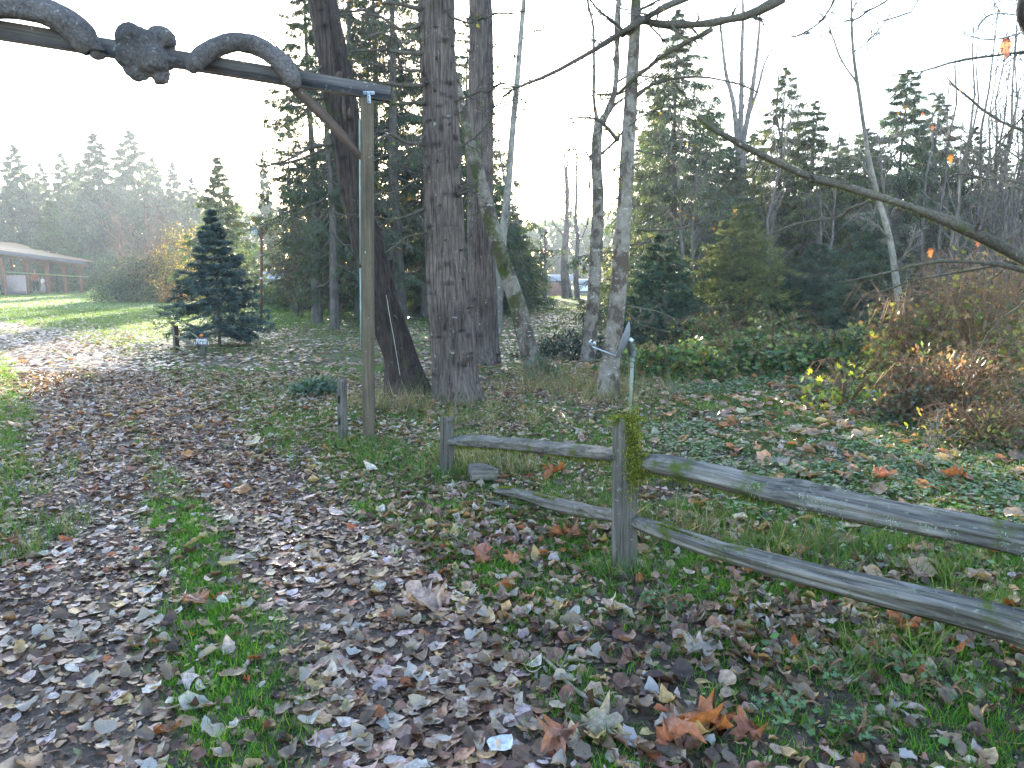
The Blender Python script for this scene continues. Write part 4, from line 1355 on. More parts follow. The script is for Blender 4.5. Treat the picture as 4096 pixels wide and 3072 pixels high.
#@@PART4
# ------------------------------------------------------------------ conifers and bare trees behind
CEDC = [(0.052, 0.088, 0.046), (0.075, 0.115, 0.056), (0.040, 0.066, 0.038), (0.125, 0.145, 0.06), (0.095, 0.105, 0.062)]
LIT_GOLD = [(0.085, 0.10, 0.035), (0.06, 0.09, 0.03), (0.13, 0.13, 0.04), (0.04, 0.06, 0.025)]  # cedar greens with golden sunlight painted into them


def stand(px, Y):
    p = at(px, 1090, Y)
    return (p[0], Y, zt1(p[0], Y))


def hgt(py, Y, z=0.0):
    return at(2048, py, Y)[2] - z


# young spruces on the right in front of the cedars
SPC = [(0.045, 0.085, 0.060), (0.065, 0.11, 0.072), (0.030, 0.058, 0.044), (0.10, 0.13, 0.07)]
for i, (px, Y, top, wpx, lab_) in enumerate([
        (2960, 16.5, 800, 640, 'broad young spruce with golden sunlight painted into its foliage, middle of the dark clump'),
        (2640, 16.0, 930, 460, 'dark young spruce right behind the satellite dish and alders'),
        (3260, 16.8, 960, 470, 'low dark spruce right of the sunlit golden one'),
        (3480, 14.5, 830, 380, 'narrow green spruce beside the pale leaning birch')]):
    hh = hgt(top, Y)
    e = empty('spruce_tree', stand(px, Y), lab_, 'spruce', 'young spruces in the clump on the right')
    conifer(e, hh, wpx / FPX * Y * 0.56, int(30 + hh * 24), 'spruce', 10, 7, 0.13, 0.03, seed=100 + i, cols=SPC if i else [(0.10, 0.13, 0.05), (0.14, 0.16, 0.06), (0.06, 0.085, 0.04), (0.19, 0.19, 0.07)], tmpl=BRUSH if False else SPRAY3, mat='needle' if i == 0 else 'spruce')  # first spruce: sunlight painted in by lighter, yellower foliage colours
for i, (px, py, s) in enumerate([(2880, 1400, 0.75), (3240, 1330, 0.8), (2620, 1350, 0.6)]):
    p = G(px, py)
    e = empty('spruce_sapling', p, ['blue-green spruce sapling in front of the dark clump, nearest the brambles', 'blue-green spruce sapling under the low dark spruce', 'small spruce sapling behind the dish, left of the clump'][i], 'sapling', 'spruce saplings before the dark clump')
    conifer(e, s, s * 0.62, 30, 'spruce', 7, 5, 0.10, 0.06, seed=120 + i, cols=[(0.06, 0.10, 0.075), (0.045, 0.08, 0.06)], mat='spruce')

# cedars: a few built, then copied to their other places
e = empty('cedar_tree', stand(2680, 23), 'tall cedar with hanging sprays behind the two alders', 'cedar', 'cedars behind the clump on the right')
conifer(e, hgt(20, 23), 3.1, 170, 'cedar', 11, 10, 0.22, 0.03, seed=201, cols=CEDC, gap=0.20)
cedarA = e
e = empty('cedar_tree', stand(3570, 24), 'pointed cedar seen through the leaning birch', 'cedar', 'cedars behind the clump on the right')
conifer(e, hgt(260, 24), 3.6, 140, 'cedar', 11, 10, 0.23, 0.03, seed=202, cols=CEDC, gap=0.18)
cedarB = e
e = empty('cedar_tree', stand(3100, 27), 'golden lit cedar between the fan shaped bare tree and the birch', 'cedar', 'cedars behind the clump on the right')
conifer(e, hgt(250, 27), 3.2, 120, 'cedar', 10, 9, 0.24, 0.02, seed=203, cols=LIT_GOLD, gap=0.18)
cedarC = e
G2 = 'cedars behind the big trunks'
e = empty('cedar_tree', stand(1260, 24), 'ragged cedar left of the gate post, sky showing through', 'cedar', G2)
conifer(e, hgt(-260, 24), 2.5, 150, 'cedar', 11, 9, 0.19, 0.10, seed=204, cols=[(0.055, 0.08, 0.045), (0.075, 0.10, 0.055), (0.045, 0.06, 0.04), (0.11, 0.11, 0.06)], gap=0.46)
cedarD = e
dup(cedarA, stand(2810, 28), 2.0, (1.0, 1.0, 0.82), 'cedar right behind the tall one by the alders')
dup(cedarB, stand(3330, 30), 1.0, (1.0, 1.0, 0.88), 'rounded cedar behind the low dark spruce')
dup(cedarA, stand(2990, 33), 4.0, (1.3, 1.3, 0.82), 'cedar behind the fan shaped bare tree')
dup(cedarC, stand(3850, 26), 3.0, 0.75, 'thin cedar at the edge of the bare thicket')
dup(cedarB, stand(4080, 30), 5.0, 0.85, 'cedar behind the thicket at the right edge')
for (px, Y, rz, s, w, lb) in [(1440, 27, 1.2, 1.25, 1.1, 'cedar directly behind the dark leaning trunk'), (1600, 25, 2.9, 1.3, 1.0, 'cedar between the gate post and the widest fir trunk'), (1790, 30, 0.5, 1.3, 1.1, 'cedar hidden behind the widest fir trunk'),
                              (1350, 34, 4.4, 1.0, 1.2, 'darker cedar behind the ragged one'), (1970, 33, 2.2, 0.82, 0.6, 'cedar just right of the two straight fir trunks')]:
    c = dup(cedarD if (px in (1600, 1440)) else cedarB, stand(px, Y), rz, (s * w, s * w, s), lb)
    c['group'] = G2
for (px, Y, s, lb) in [(2060, 38, 0.62, 'small cedar by the far end of the field'), (2030, 58, 0.80, 'small far cedar left of the red shed'), (2015, 40, 0.85, 'far cedar beside the thin pale bare tree'), (2520, 42, 0.7, 'cedar between the two alder trunks'), (2560, 34, 0.9, 'cedar just right of the white blotched alder')]:
    c = dup(cedarC if px > 2400 else cedarB, stand(px, Y), px * 0.01, s, lb)
    c['group'] = 'cedars round the far end of the field'

for (px, Y, rz, s, w, lb) in [(1330, 21, 0.9, 0.95, 0.8, 'cedar showing between the curved log and the leaning trunk'), (1520, 29, 3.6, 1.25, 1.1, 'tall cedar right behind the gate post'), (1700, 27, 5.1, 1.2, 0.9, 'tall cedar filling the gap left of the widest fir'),
                              (1880, 36, 1.9, 1.15, 1.0, 'tall cedar between the two fir trunks'), (1180, 30, 2.4, 0.75, 0.8, 'outermost cedar at the left of the trunks')]:
    c = dup(cedarD, stand(px, Y), rz, (s * w, s * w, s), lb)
    c['group'] = G2
for (px, Y, rz, s, w, src, lb) in [(2610, 28, 0.4, 0.9, 0.7, cedarA, 'cedar between the two alder tops'), (2900, 26, 1.4, 0.75, 1.2, cedarB, 'low cedar at the left of the fan shaped bare tree'), (3220, 25, 2.4, 0.82, 1.2, cedarC, 'golden lit cedar left of the leaning birch'),
                                   (3430, 27, 3.3, 0.85, 1.3, cedarB, 'broad low cedar behind the narrow green spruce'), (3700, 27, 0.1, 0.85, 1.1, cedarA, 'cedar right of the leaning birch'), (3960, 34, 5.5, 0.8, 1.1, cedarA, 'hazy cedar behind the slim bare trees'), (4200, 24, 4.0, 0.9, 1.0, cedarB, 'cedar just past the right edge')]:
    dup(src, stand(px, Y), rz, (s * w, s * w, s), lb)

# far misty firs on the left
e = empty('fir_tree', stand(420, 78), 'tallest misty fir in the left background', 'fir', 'misty firs in the left background')
conifer(e, hgt(520, 78), 7.6, 125, 'cedar', 10, 9, 0.68, 0.02, seed=301, cols=CEDC, gap=0.28, lod=True)
farA = e
e = empty('fir_tree', stand(105, 80), 'misty fir rising above the shelter roof', 'fir', 'misty firs in the left background')
conifer(e, hgt(570, 80), 6.0, 110, 'cedar', 10, 9, 0.64, 0.02, seed=302, cols=CEDC, gap=0.33, lod=True)
farB = e
for (px, Y, top, k, w, lb) in [(560, 84, 510, 1, 1.2, 'twin pointed misty fir right of the tallest one'), (285, 82, 600, 0, 0.7, 'misty fir left of the tallest one'), (-60, 74, 690, 1, 1.0, 'misty fir at the left edge'), (200, 86, 640, 0, 0.7, 'misty fir behind the shelter'),
                               (720, 88, 640, 0, 0.75, 'misty fir between the tallest one and the blue spruce'), (790, 80, 700, 1, 0.8, 'low misty fir behind the blue spruce'), (1075, 76, 590, 0, 0.36, 'misty fir behind the yard lamp'), (1190, 80, 830, 1, 0.7, 'misty fir right of the yard lamp'),
                               (640, 92, 620, 0, 0.8, 'pale misty fir farthest back'), (960, 95, 800, 0, 0.8, 'low pale misty fir left of the lamp'), (350, 95, 640, 0, 0.9, 'pale misty fir behind the tallest one'), (-250, 80, 600, 0, 0.9, 'misty fir out at the far left'),
                               (1330, 85, 870, 0, 0.6, 'misty fir seen through the ragged cedar'), (1480, 80, 820, 1, 0.8, 'misty fir behind the gate post'), (1650, 88, 720, 0, 0.8, 'misty fir behind the gap in the firs'),
                               (1900, 84, 780, 0, 0.8, 'misty fir behind the second fir trunk'), (2110, 92, 990, 0, 0.6, 'low misty fir above the red shed'), (2230, 100, 1010, 1, 0.9, 'lowest misty fir beyond the red shed'), (2330, 95, 1000, 0, 0.8, 'low misty fir beyond the parked van')]:
    src = farB if k else farA
    base_h = (hgt(570, 80) if k else hgt(520, 78))
    s = hgt(top, Y) / base_h
    dup(src, stand(px, Y), px * 0.37, (s * w, s * w, s), lb)
e = empty('fir_tree', stand(225, 62), 'green sunlit fir just behind the shelter roof', 'fir')
conifer(e, hgt(800, 62), 2.6, 70, 'other', 8, 7, 0.5, 0.03, seed=310, cols=[(0.06, 0.115, 0.03), (0.045, 0.085, 0.03), (0.09, 0.14, 0.04)], lod=True)
e = empty('fir_tree', stand(895, 40), 'yellow-green sunlit fir behind the blue spruce', 'fir')
conifer(e, hgt(620, 40), 2.3, 90, 'other', 9, 8, 0.42, 0.05, seed=311, cols=[(0.10, 0.15, 0.035), (0.07, 0.11, 0.03), (0.15, 0.19, 0.05), (0.045, 0.07, 0.025)], gap=0.30, lod=True)
litfir = e
dup(litfir, stand(-75, 68), 1.0, (1.0, 1.0, 1.25), 'yellow-green fir cut off by the left edge')
dup(litfir, stand(1000, 48), 2.0, (0.6, 0.6, 0.5), 'small green fir between the blue spruce and the lamp')
dup(litfir, stand(1185, 36), 3.0, (0.42, 0.42, 0.42), 'small golden fir beside the brown thicket, right of the lamp')
dup(litfir, stand(2232, 104), 2.5, (1.0, 1.0, 1.15), 'sunlit yellow fir above the red shed')
dup(litfir, stand(2345, 108), 3.5, (1.0, 1.0, 1.3), 'sunlit fir behind the parked van')

# blue spruce over the sign
p = G(878, 1385)
e = empty('blue_spruce', p, 'dark blue-green spruce standing behind the warning sign', 'spruce')
Ys = p[1]
conifer(e, hgt(825, Ys, p[2]), 1.45, 120, 'spruce', 10, 8, 0.105, 0.07, seed=330, cols=[(0.045, 0.075, 0.078), (0.065, 0.10, 0.10), (0.03, 0.05, 0.052), (0.09, 0.13, 0.125)], mat='spruce', gap=0.30, sharp=1.2)


# bare broadleaf trees
def bare_tree(e, h, r, nst=1, spread=0.15, levels=((7, 0.34, 0.7, 0.12), (6, 0.42, 0.7, 0.08), (4, 0.5, 0.7, 0.0)), mat='bark_far', c=(1.3, 1.25, 1.25), seed=0, lean=(0, 0), t0=0.3, minr=0.0045, join=False):
    global rng
    keep = rng
    rng = np.random.default_rng(5000 + seed)
    k = 9
    P = np.zeros((nst, k, 3))
    a = rng.random(nst) * 6.28
    s = np.linspace(0, 1, k)
    for q in range(nst):
        hh = h * (1 if q == 0 else 0.75 + 0.25 * rng.random())
        P[q, :, 0] = (math.cos(a[q]) * spread * s ** 0.7 + lean[0] * s) * hh
        P[q, :, 1] = (math.sin(a[q]) * spread * s ** 0.7 + lean[1] * s) * hh
        P[q, :, 2] = hh * s - 0.1
    P[:, 1:, :2] += np.cumsum(rng.normal(size=(nst, k - 1, 2)) * 0.012 * h, 1)
    Rr = np.tile(r * np.linspace(1, 0.12, k), (nst, 1))
    w = Acc()
    tubes(w, P, Rr, 7, c, 0.1)
    b = w if join else Acc()
    cur, cr = P, Rr
    for i, (m, lf, ang, up) in enumerate(levels):
        cur, cr = sprout(cur, cr, m, lf, ang, 4, up=up, rf=0.5, t0=(t0 if i == 0 else 0.15))
        tubes(b, cur, np.maximum(cr, minr), 3, c, 0.2)
    w.build('stem' if join else 'trunk', M[mat], e, smooth=True)
    if not join:
        b.build('branches', M[mat], e)
    rng = keep
    return cur


BT = 'bare trees and saplings behind the field'
Y = 30
e = empty('bare_tree', stand(2955, Y), 'bare tree with a fan of upright stems, sky all round it', 'tree', BT)
a = Acc()
for pts, w0, w1 in [([(2945, 1090), (2950, 960), (2955, 860), (2962, 700), (2960, 560)], 60, 36), ([(2952, 600), (2935, 420), (2905, 300), (2890, 180), (2880, 60)], 22, 5), ([(2960, 600), (2965, 400), (2968, 200), (2972, 60), (2970, -60)], 22, 6),
                    ([(2966, 600), (3000, 420), (3020, 280), (3035, 140), (3040, 60)], 22, 5), ([(2990, 480), (3030, 360), (3060, 250), (3100, 180)], 12, 4), ([(2940, 800), (2900, 700), (2870, 560), (2850, 500)], 10, 4)]:
    P, Rr = bough_px(pts, Y, Y, w0, w1, 12)
    P = P - np.array(e.location)
    tubes(a, P, Rr, 8, (1.5, 1.5, 1.6))
    c1, r1 = sprout(P, Rr, 12, 0.2, 0.7, 4, up=0.25, rf=0.3)
    tubes(a, c1, np.maximum(r1, 0.004), 3, (1.5, 1.5, 1.6))
    c2, r2 = sprout(c1, r1, 5, 0.45, 0.7, 4, up=0.15)
    tubes(a, c2, np.maximum(r2, 0.003), 3, (1.5, 1.5, 1.6))
a.build('trunk', M['bark_far'], e, smooth=True)
e = empty('bare_tree', stand(3150, 29), 'bare two-stemmed tree left of the leaning birch', 'tree', BT)
bare_tree(e, hgt(150, 29), 0.13, 2, 0.05, seed=2, levels=((12, 0.28, 0.7, 0.15), (6, 0.42, 0.7, 0.08), (4, 0.5, 0.7, 0)))
btA = e
e = empty('bare_tree', stand(3900, 22), 'slim bare tree in the thicket at the right', 'tree', BT)
bare_tree(e, 9.5, 0.085, 1, 0.0, seed=3, levels=((14, 0.25, 0.8, 0.1), (6, 0.42, 0.8, 0.05), (4, 0.5, 0.7, 0)), lean=(0.03, 0), t0=0.08)
btB = e
e = empty('bare_tree', stand(2180, 46), 'broken dark bare tree before the red shed', 'tree', BT)
bare_tree(e, 5.6, 0.14, 2, 0.02, seed=4, levels=((7, 0.3, 0.9, 0.1), (5, 0.42, 0.7, 0.05)))
btC = e
n = 0
for (px, Y, s, rz, src) in [(3700, 21, 0.75, 0.7, 1), (3800, 17, 0.55, 2.7, 1), (3880, 23, 0.9, 3.7, 1), (3970, 20, 0.8, 0.1, 1), (4060, 20, 0.85, 1.9, 1), (3780, 24, 1.0, 1, 1), (3830, 20, 0.9, 2.2, 1), (3960, 25, 1.1, 3, 1), (4010, 21, 0.85, 4, 1), (4055, 23, 1.0, 5, 1), (4100, 19, 0.8, 0.4, 1), (3860, 27, 1.1, 1.4, 1), (3730, 28, 0.95, 2.9, 1), (3985, 18, 0.7, 5.5, 1),
                            (3680, 24, 0.8, 4.4, 1), (4090, 26, 1.1, 2.7, 1), (3930, 19, 0.6, 1.9, 1), (3380, 28, 0.8, 0.3, 0), (2740, 19.5, 0.55, 0.9, 0), (3060, 20.5, 0.6, 2.3, 0), (3300, 20, 0.5, 4.3, 0), (3540, 20, 0.55, 5.3, 0), (3240, 31, 0.95, 1.3, 0), (2640, 30, 0.95, 2.6, 0), (2860, 31, 0.95, 3.1, 0), (4140, 22, 1.0, 3.3, 1), (3760, 18, 0.55, 0.2, 1),
                            (4040, 17, 0.6, 1.0, 1), (3900, 30, 1.2, 4.0, 1), (4000, 30, 1.2, 2.0, 1)]:
    src_ = btB if src else btA
    c = dup(src_, stand(px, Y), rz, s, None)
    n += 1
    if src:
        c['label'] = 'slim bare tree in the thicket at the right edge, one of many alike'
        c['group'] = 'slim bare trees of the thicket'
    else:
        c['label'] = {2740: 'bare two-stemmed tree in front of the tall cedar', 3060: 'bare two-stemmed tree just left of the golden cedar', 3300: 'slender bare two-stemmed tree behind the low dark spruce', 3540: 'bare two-stemmed tree in front of the pointed cedar', 3380: 'bare two-stemmed tree behind the narrow green spruce', 3240: 'bare two-stemmed tree between fan tree and birch', 2640: 'bare tree showing over the shoulder of the tall cedar', 2860: 'bare tree at the right flank of the tall cedar'}[px]
btB['label'] = 'slim bare tree in the thicket at the right edge, one of many alike'
btB['group'] = 'slim bare trees of the thicket'
for (px, Y, top, w, ln, lb) in [(2262, 47, 560, 30, 0.012, 'dark thin trunk, left one of the three at the end of the field'), (2283, 47.5, 480, 26, 0.03, 'dark thin trunk, middle one of the three at the end of the field'), (2312, 44, 520, 24, 0.05, 'dark thin trunk, right one of the three at the end of the field')]:
    e = empty('bare_tree', stand(px, Y), lb, 'tree', BT)
    bare_tree(e, hgt(top, Y), w / FPX * Y / 2, 1, 0, seed=px, levels=((12, 0.16, 0.8, 0.1), (5, 0.42, 0.7, 0.05), (3, 0.5, 0.7, 0)), lean=(ln, 0), t0=0.35)
p = G(1222, 1205)
e = empty('sapling', p, 'small bare sapling in front of the bramble hedge right of the lamp', 'sapling')
bare_tree(e, 2.3, 0.035, 2, 0.12, seed=9, levels=((9, 0.4, 0.7, 0.1), (5, 0.5, 0.7, 0.05)))
for (px, py, h, lb) in [(3650, 1870, 0.62, 'bare grey twiggy sapling in the field behind the right rails'), (3330, 1700, 0.4, 'thin upright weed stalk in the field behind the rail knot'), (2990, 1660, 0.45, 'thin dark weed stalk between the dish and the bramble bank')]:
    p = G(px, py)
    e = empty('sapling', p, lb, 'sapling')
    bare_tree(e, h, 0.008, 2 if px > 3500 else 1, 0.35, seed=px, levels=((6, 0.5, 0.7, 0.1), (4, 0.5, 0.7, 0.05)) if px > 3500 else ((5, 0.12, 0.9, 0.1),), mat='bark_pale' if px > 3500 else 'twig', c=(1, 1, 1), minr=0.0022, join=True)

# brown tangle of saplings behind the gate post
btn = [(1190, 27, 3.8, 0.7), (1270, 28, 4.9, 2.1), (1340, 26, 4.2, 3.3), (1420, 39, 7.4, 4.2), (1530, 37, 6.6, 5.0), (1630, 28, 5.2, 0.2), (1690, 29, 4.6, 1.7), (1850, 40, 6.0, 2.8), (1240, 42, 6.0, 5.5), (1480, 42, 7.6, 3.9)]
first = None
for i, (px, Y, h, rz) in enumerate(btn):
    if first is None:
        e = empty('thicket_bush', stand(px, Y), None, 'bush', 'bare brown bushes behind the gate post')
        bare_tree(e, 3.6, 0.02, 7, 0.30, seed=77, minr=0.0035, levels=((8, 0.32, 0.7, 0.08), (6, 0.5, 0.8, 0.03), (5, 0.5, 0.8, 0.0)), t0=0.15, c=(1.3, 1.1, 1.05))
        l = Acc()
        m = 900
        S = np.stack([rng.normal(size=m) * 0.7, rng.normal(size=m) * 0.7, 0.4 + rng.random(m) * 2.8], -1)
        place(l, KITE[0], KITE[1], S, rng.normal(size=(m, 3)), rng.normal(size=(m, 3)), 0.04 + 0.04 * rng.random(m), pal(m, [(0.22, 0.13, 0.07), (0.13, 0.08, 0.05), (0.30, 0.24, 0.06), (0.10, 0.12, 0.04)], 0.3))
        lo = l.build('leaves', M['autumn'], e)
        tag(lo, kind='stuff')
        first = e
        c = e
        e.scale = (h / 3.6,) * 3
    else:
        c = dup(first, stand(px, Y), rz, h / 3.6)
    c['label'] = ['brown bush at the left foot of the ragged cedar', 'brown bush just right of the yard lamp hedge, under the ragged cedar', 'brown bush left of the dark leaning trunk', 'tall brown bush behind the foot of the leaning trunk',
                  'brown bush directly behind the gate post', 'brown bush between the gate post and the widest fir', 'small brown bush at the left side of the widest fir', 'brown bush behind the widest fir trunk', 'distant brown bush behind the left end of the bramble hedge', 'tallest and farthest brown bush, behind the leaning trunk'][i]

# brown and yellow shrubs left of the blue spruce
e = empty('shrub', stand(560, 46), 'tall bare brown shrub, left of the blue spruce', 'shrub')
bare_tree(e, hgt(790, 46), 0.07, 11, 0.33, seed=88, levels=((10, 0.3, 0.7, 0.1), (7, 0.5, 0.7, 0.03), (5, 0.5, 0.7, 0.0)), t0=0.12, c=(1.9, 1.55, 1.45))


def leafy(e, n, rx, ry, h, cols, size, mat='bush', up=0.6, stems=14, seed=0, shape=None, stem_c=(1.1, 0.9, 0.8), lump=0.55, hollow=True, var=0.3, name='foliage'):
    """an uneven mound of leaves on arching stems"""
    g = np.random.default_rng(seed + 900)
    th = g.random(n) * 6.283
    ph = np.arccos(1 - g.random(n) * 1.0)
    d = np.stack([np.sin(ph) * np.cos(th), np.sin(ph) * np.sin(th), np.cos(ph)], -1)
    f = 1 + lump * 2 * (fbm(d * 2.6 + seed, 3) - 0.5)
    rad = (g.random(n) ** (0.22 if hollow else 0.45)) * f
    S = d * rad[:, None] * np.array([rx, ry, h])
    S[:, 2] = np.maximum(S[:, 2], 0.02) + 0.02
    D = unit(d * 0.5 + g.normal(size=d.shape) * 0.7 + np.array([0, 0, 0.1]))
    NN = unit(d * 0.6 + g.normal(size=d.shape) * 0.5 + np.array([0, 0, up]))
    sh = shape or KITE
    a = Acc()
    place(a, sh[0], sh[1], S, D, NN, size * (0.6 + 0.8 * g.random(n)), pal(n, cols, var), quads=sh[2] if len(sh) > 2 else None)
    o = a.build(name, M[mat], e)
    tag(o, kind='stuff')
    if stems:
        k = 6
        P = np.zeros((stems, k, 3))
        s = np.linspace(0, 1, k)
        a_ = g.random(stems) * 6.283
        L = 0.6 + 0.5 * g.random(stems)
        P[:, :, 0] = np.cos(a_)[:, None] * L[:, None] * s * rx
        P[:, :, 1] = np.sin(a_)[:, None] * L[:, None] * s * ry
        P[:, :, 2] = h * 1.05 * np.sin(s * 2.4)[None] * (0.6 + 0.5 * g.random(stems))[:, None]
        b = Acc()
        Rr = np.tile(np.linspace(0.008, 0.002, k) * (1 + size * 4), (stems, 1))
        tubes(b, P, Rr, 3, stem_c)
        c1, r1 = sprout(P, Rr, 5, 0.35, 0.8, 4)
        tubes(b, c1, np.maximum(r1, 0.001), 3, stem_c)
        b.build('stems', M['drytwig'], e)


YEL = [(0.42, 0.32, 0.06), (0.35, 0.25, 0.05), (0.25, 0.22, 0.06), (0.20, 0.10, 0.04)]
BRM = [(0.050, 0.085, 0.045), (0.085, 0.13, 0.07), (0.035, 0.060, 0.035), (0.12, 0.16, 0.10)]
e = empty('shrub', stand(720, 44), 'yellow leaved shrub in sunlight left of the blue spruce', 'shrub')
leafy(e, 5200, 2.3, 1.4, 4.1, YEL, 0.15, 'autumn', seed=1, stems=30, hollow=False, lump=0.6)
e = empty('shrub', stand(560, 43), 'ivy-dark rounded shrub at the foot of the bare brown one', 'shrub')
leafy(e, 6500, 1.9, 1.4, 2.7, [(0.045, 0.06, 0.045), (0.03, 0.045, 0.035), (0.09, 0.10, 0.06), (0.12, 0.12, 0.09)], 0.13, 'bush', seed=2, lump=0.5)
e = empty('shrub', stand(490, 42), 'low grey-green bramble mound between the shelter and the dark shrub', 'shrub')
leafy(e, 5500, 1.9, 1.4, 1.35, BRM + [(0.15, 0.17, 0.15)], 0.12, 'bush', seed=3, lump=0.4)
e = empty('shrub', stand(690, 41), 'orange brown bracken low at the right foot of the dark shrub', 'shrub')
leafy(e, 1500, 0.9, 0.7, 0.9, [(0.35, 0.17, 0.06), (0.40, 0.26, 0.08), (0.2, 0.1, 0.05)], 0.12, 'autumn', seed=4)
e = empty('shrub', stand(425, 66), 'yellow touched bush beyond the right end of the shelter', 'shrub')
leafy(e, 3500, 2.6, 1.6, 3.4, [(0.07, 0.13, 0.045), (0.05, 0.09, 0.04), (0.12, 0.16, 0.05)], 0.2, 'bush', seed=5)
e = empty('shrub', stand(160, 68), 'dark bramble bank seen through the shelter', 'shrub')
leafy(e, 5000, 7.5, 2.0, 2.2, BRM, 0.22, 'bush', seed=6)
e = empty('shrub', stand(680, 60), 'green bush far behind the yellow shrub', 'shrub')
leafy(e, 3500, 5, 2.0, 3.4, BRM, 0.24, 'bush', seed=16)

HG = 'brambles along the far side of the field'
hedge = None
for i, (px, Y, s, rz) in enumerate([(1100, 37, 1.0, 0), (1200, 37.5, 1.0, 1.4), (1300, 37, 1.05, 2.3), (1400, 38, 1.1, 3.6), (1500, 38.5, 1.0, 4.5), (1640, 38, 1.05, 0.6), (1760, 38, 1.0, 5.2), (1990, 44, 1.1, 1.1), (2060, 50, 1.0, 2.9), (2450, 40, 1.0, 2.0), (2520, 34, 1.1, 0.9)]):
    if hedge is None:
        e = empty('bramble_bush', stand(px, Y), None, 'bush', HG)
        leafy(e, 4200, 1.05, 0.9, 1.12, BRM + [(0.16, 0.19, 0.15)], 0.12, 'bush', seed=20, lump=0.45)
        leafy(e, 500, 1.1, 0.95, 0.35, [(0.20, 0.13, 0.08), (0.26, 0.18, 0.12)], 0.10, 'autumn', seed=21, stems=0, name='dead_leaves')
        hedge = e
        c = e
    else:
        c = dup(hedge, stand(px, Y), rz, s)
    c['label'] = 'grey-green bramble bush in the low hedge at the far side of the field' if px < 1900 else 'bramble bush near the red shed at the end of the field'
    if px > 1900:
        c['group'] = 'brambles near the red shed'

# ivy mound between the alders, bramble bank, bracken and maples on the right
def mound(px, py, name, lab_, cat, n, rx, ry, h, cols, size, mat, seed, **kw):
    p = G(px, py)
    e = empty(name, (p[0], p[1] + ry * 0.6, p[2]), lab_, cat)
    leafy(e, int(n * 0.85), rx, ry, h, cols, size, mat, seed=seed, **kw)
    return e


MPL = (np.array([(0, -.1, 0), (-.22, -.38, .03), (-.48, -.05, .05), (-.24, .02, 0), (-.34, .36, .06), (-.1, .2, 0), (0, .55, .08), (.1, .2, 0), (.34, .36, .05), (.24, .02, 0), (.48, -.05, .06), (.22, -.38, .02)]),
       np.array([(0, 3, 1), (1, 3, 2), (0, 5, 3), (3, 5, 4), (0, 7, 5), (5, 7, 6), (0, 9, 7), (7, 9, 8), (0, 11, 9), (9, 11, 10)]), None)
BR2 = [(0.055, 0.11, 0.04), (0.09, 0.16, 0.05), (0.035, 0.065, 0.03), (0.15, 0.21, 0.08), (0.17, 0.12, 0.06), (0.22, 0.25, 0.07)]
mound(2290, 1445, 'ivy_mound', 'dark ivy mound behind the two alder trunks', 'ivy', 2600, 0.95, 0.6, 0.42, [(0.035, 0.055, 0.035), (0.05, 0.075, 0.05), (0.14, 0.13, 0.11), (0.025, 0.035, 0.025)], 0.085, 'bush', 30, stems=8)
mound(2170, 1530, 'ivy_mound', 'small ivy plant at the foot of the slim leaning alder', 'ivy', 500, 0.28, 0.22, 0.33, [(0.05, 0.08, 0.05), (0.08, 0.11, 0.07)], 0.06, 'bush', 31, stems=4)
mound(2700, 1520, 'bramble_bush', 'bramble mound right beside the satellite dish', 'bush', 2400, 0.95, 0.6, 0.52, BR2, 0.085, 'bush', 32, shape=MPL)
mound(3120, 1450, 'bramble_bush', 'taller bramble hump at the back of the bank, under the sunlit spruce', 'bush', 1500, 0.9, 0.5, 0.85, BR2, 0.085, 'bush', 51, shape=MPL)
mound(2860, 1440, 'bramble_bush', 'bramble hump with long arching shoots behind the dish', 'bush', 1300, 0.7, 0.5, 0.80, BR2, 0.08, 'bush', 52, shape=MPL, stems=24)
mound(2980, 1500, 'bramble_bush', 'green bramble bank below the sunlit spruce', 'bush', 2800, 1.2, 0.7, 0.58, BR2, 0.085, 'bush', 33, shape=MPL)
mound(3260, 1490, 'bramble_bush', 'green bramble bank below the low dark spruce', 'bush', 2600, 1.1, 0.7, 0.60, BR2, 0.085, 'bush', 34, shape=MPL)
mound(3480, 1500, 'bramble_bush', 'bramble mound with yellow leaves at the foot of the pale birch', 'bush', 2200, 0.85, 0.7, 0.72, BR2 + [(0.32, 0.30, 0.05)], 0.085, 'bush', 35, shape=MPL)
BRK = [(0.24, 0.13, 0.065), (0.15, 0.09, 0.055), (0.34, 0.20, 0.09), (0.10, 0.065, 0.045), (0.16, 0.16, 0.05), (0.08, 0.11, 0.045), (0.30, 0.27, 0.06)]
mound(3700, 1560, 'bracken_bush', 'brown bracken thicket left half, behind the yellow maple leaves', 'bush', 2100, 0.95, 0.8, 1.35, BRK + [(0.12, 0.15, 0.04)], 0.085, 'autumn', 36, shape=MPL, stems=40, hollow=False)
mound(4000, 1590, 'bracken_bush', 'brown and orange bracken thicket at the right edge', 'bush', 2600, 1.1, 0.9, 1.75, BRK, 0.085, 'autumn', 37, shape=MPL, stems=45, hollow=False)
mound(3850, 1700, 'bracken_bush', 'dark brown bracken low in front of the thicket', 'bush', 3400, 1.0, 0.5, 0.70, [(0.16, 0.09, 0.055), (0.10, 0.06, 0.04), (0.24, 0.14, 0.08), (0.08, 0.10, 0.05)], 0.07, 'autumn', 38, stems=40, hollow=False)
mound(3950, 1400, 'bracken_bush', 'tall brown bracken behind the thicket', 'bush', 4200, 1.9, 0.9, 1.5, BRK, 0.10, 'autumn', 39, stems=50, hollow=False)
YG = [(0.30, 0.36, 0.05), (0.22, 0.32, 0.05), (0.40, 0.38, 0.06), (0.14, 0.20, 0.05)]
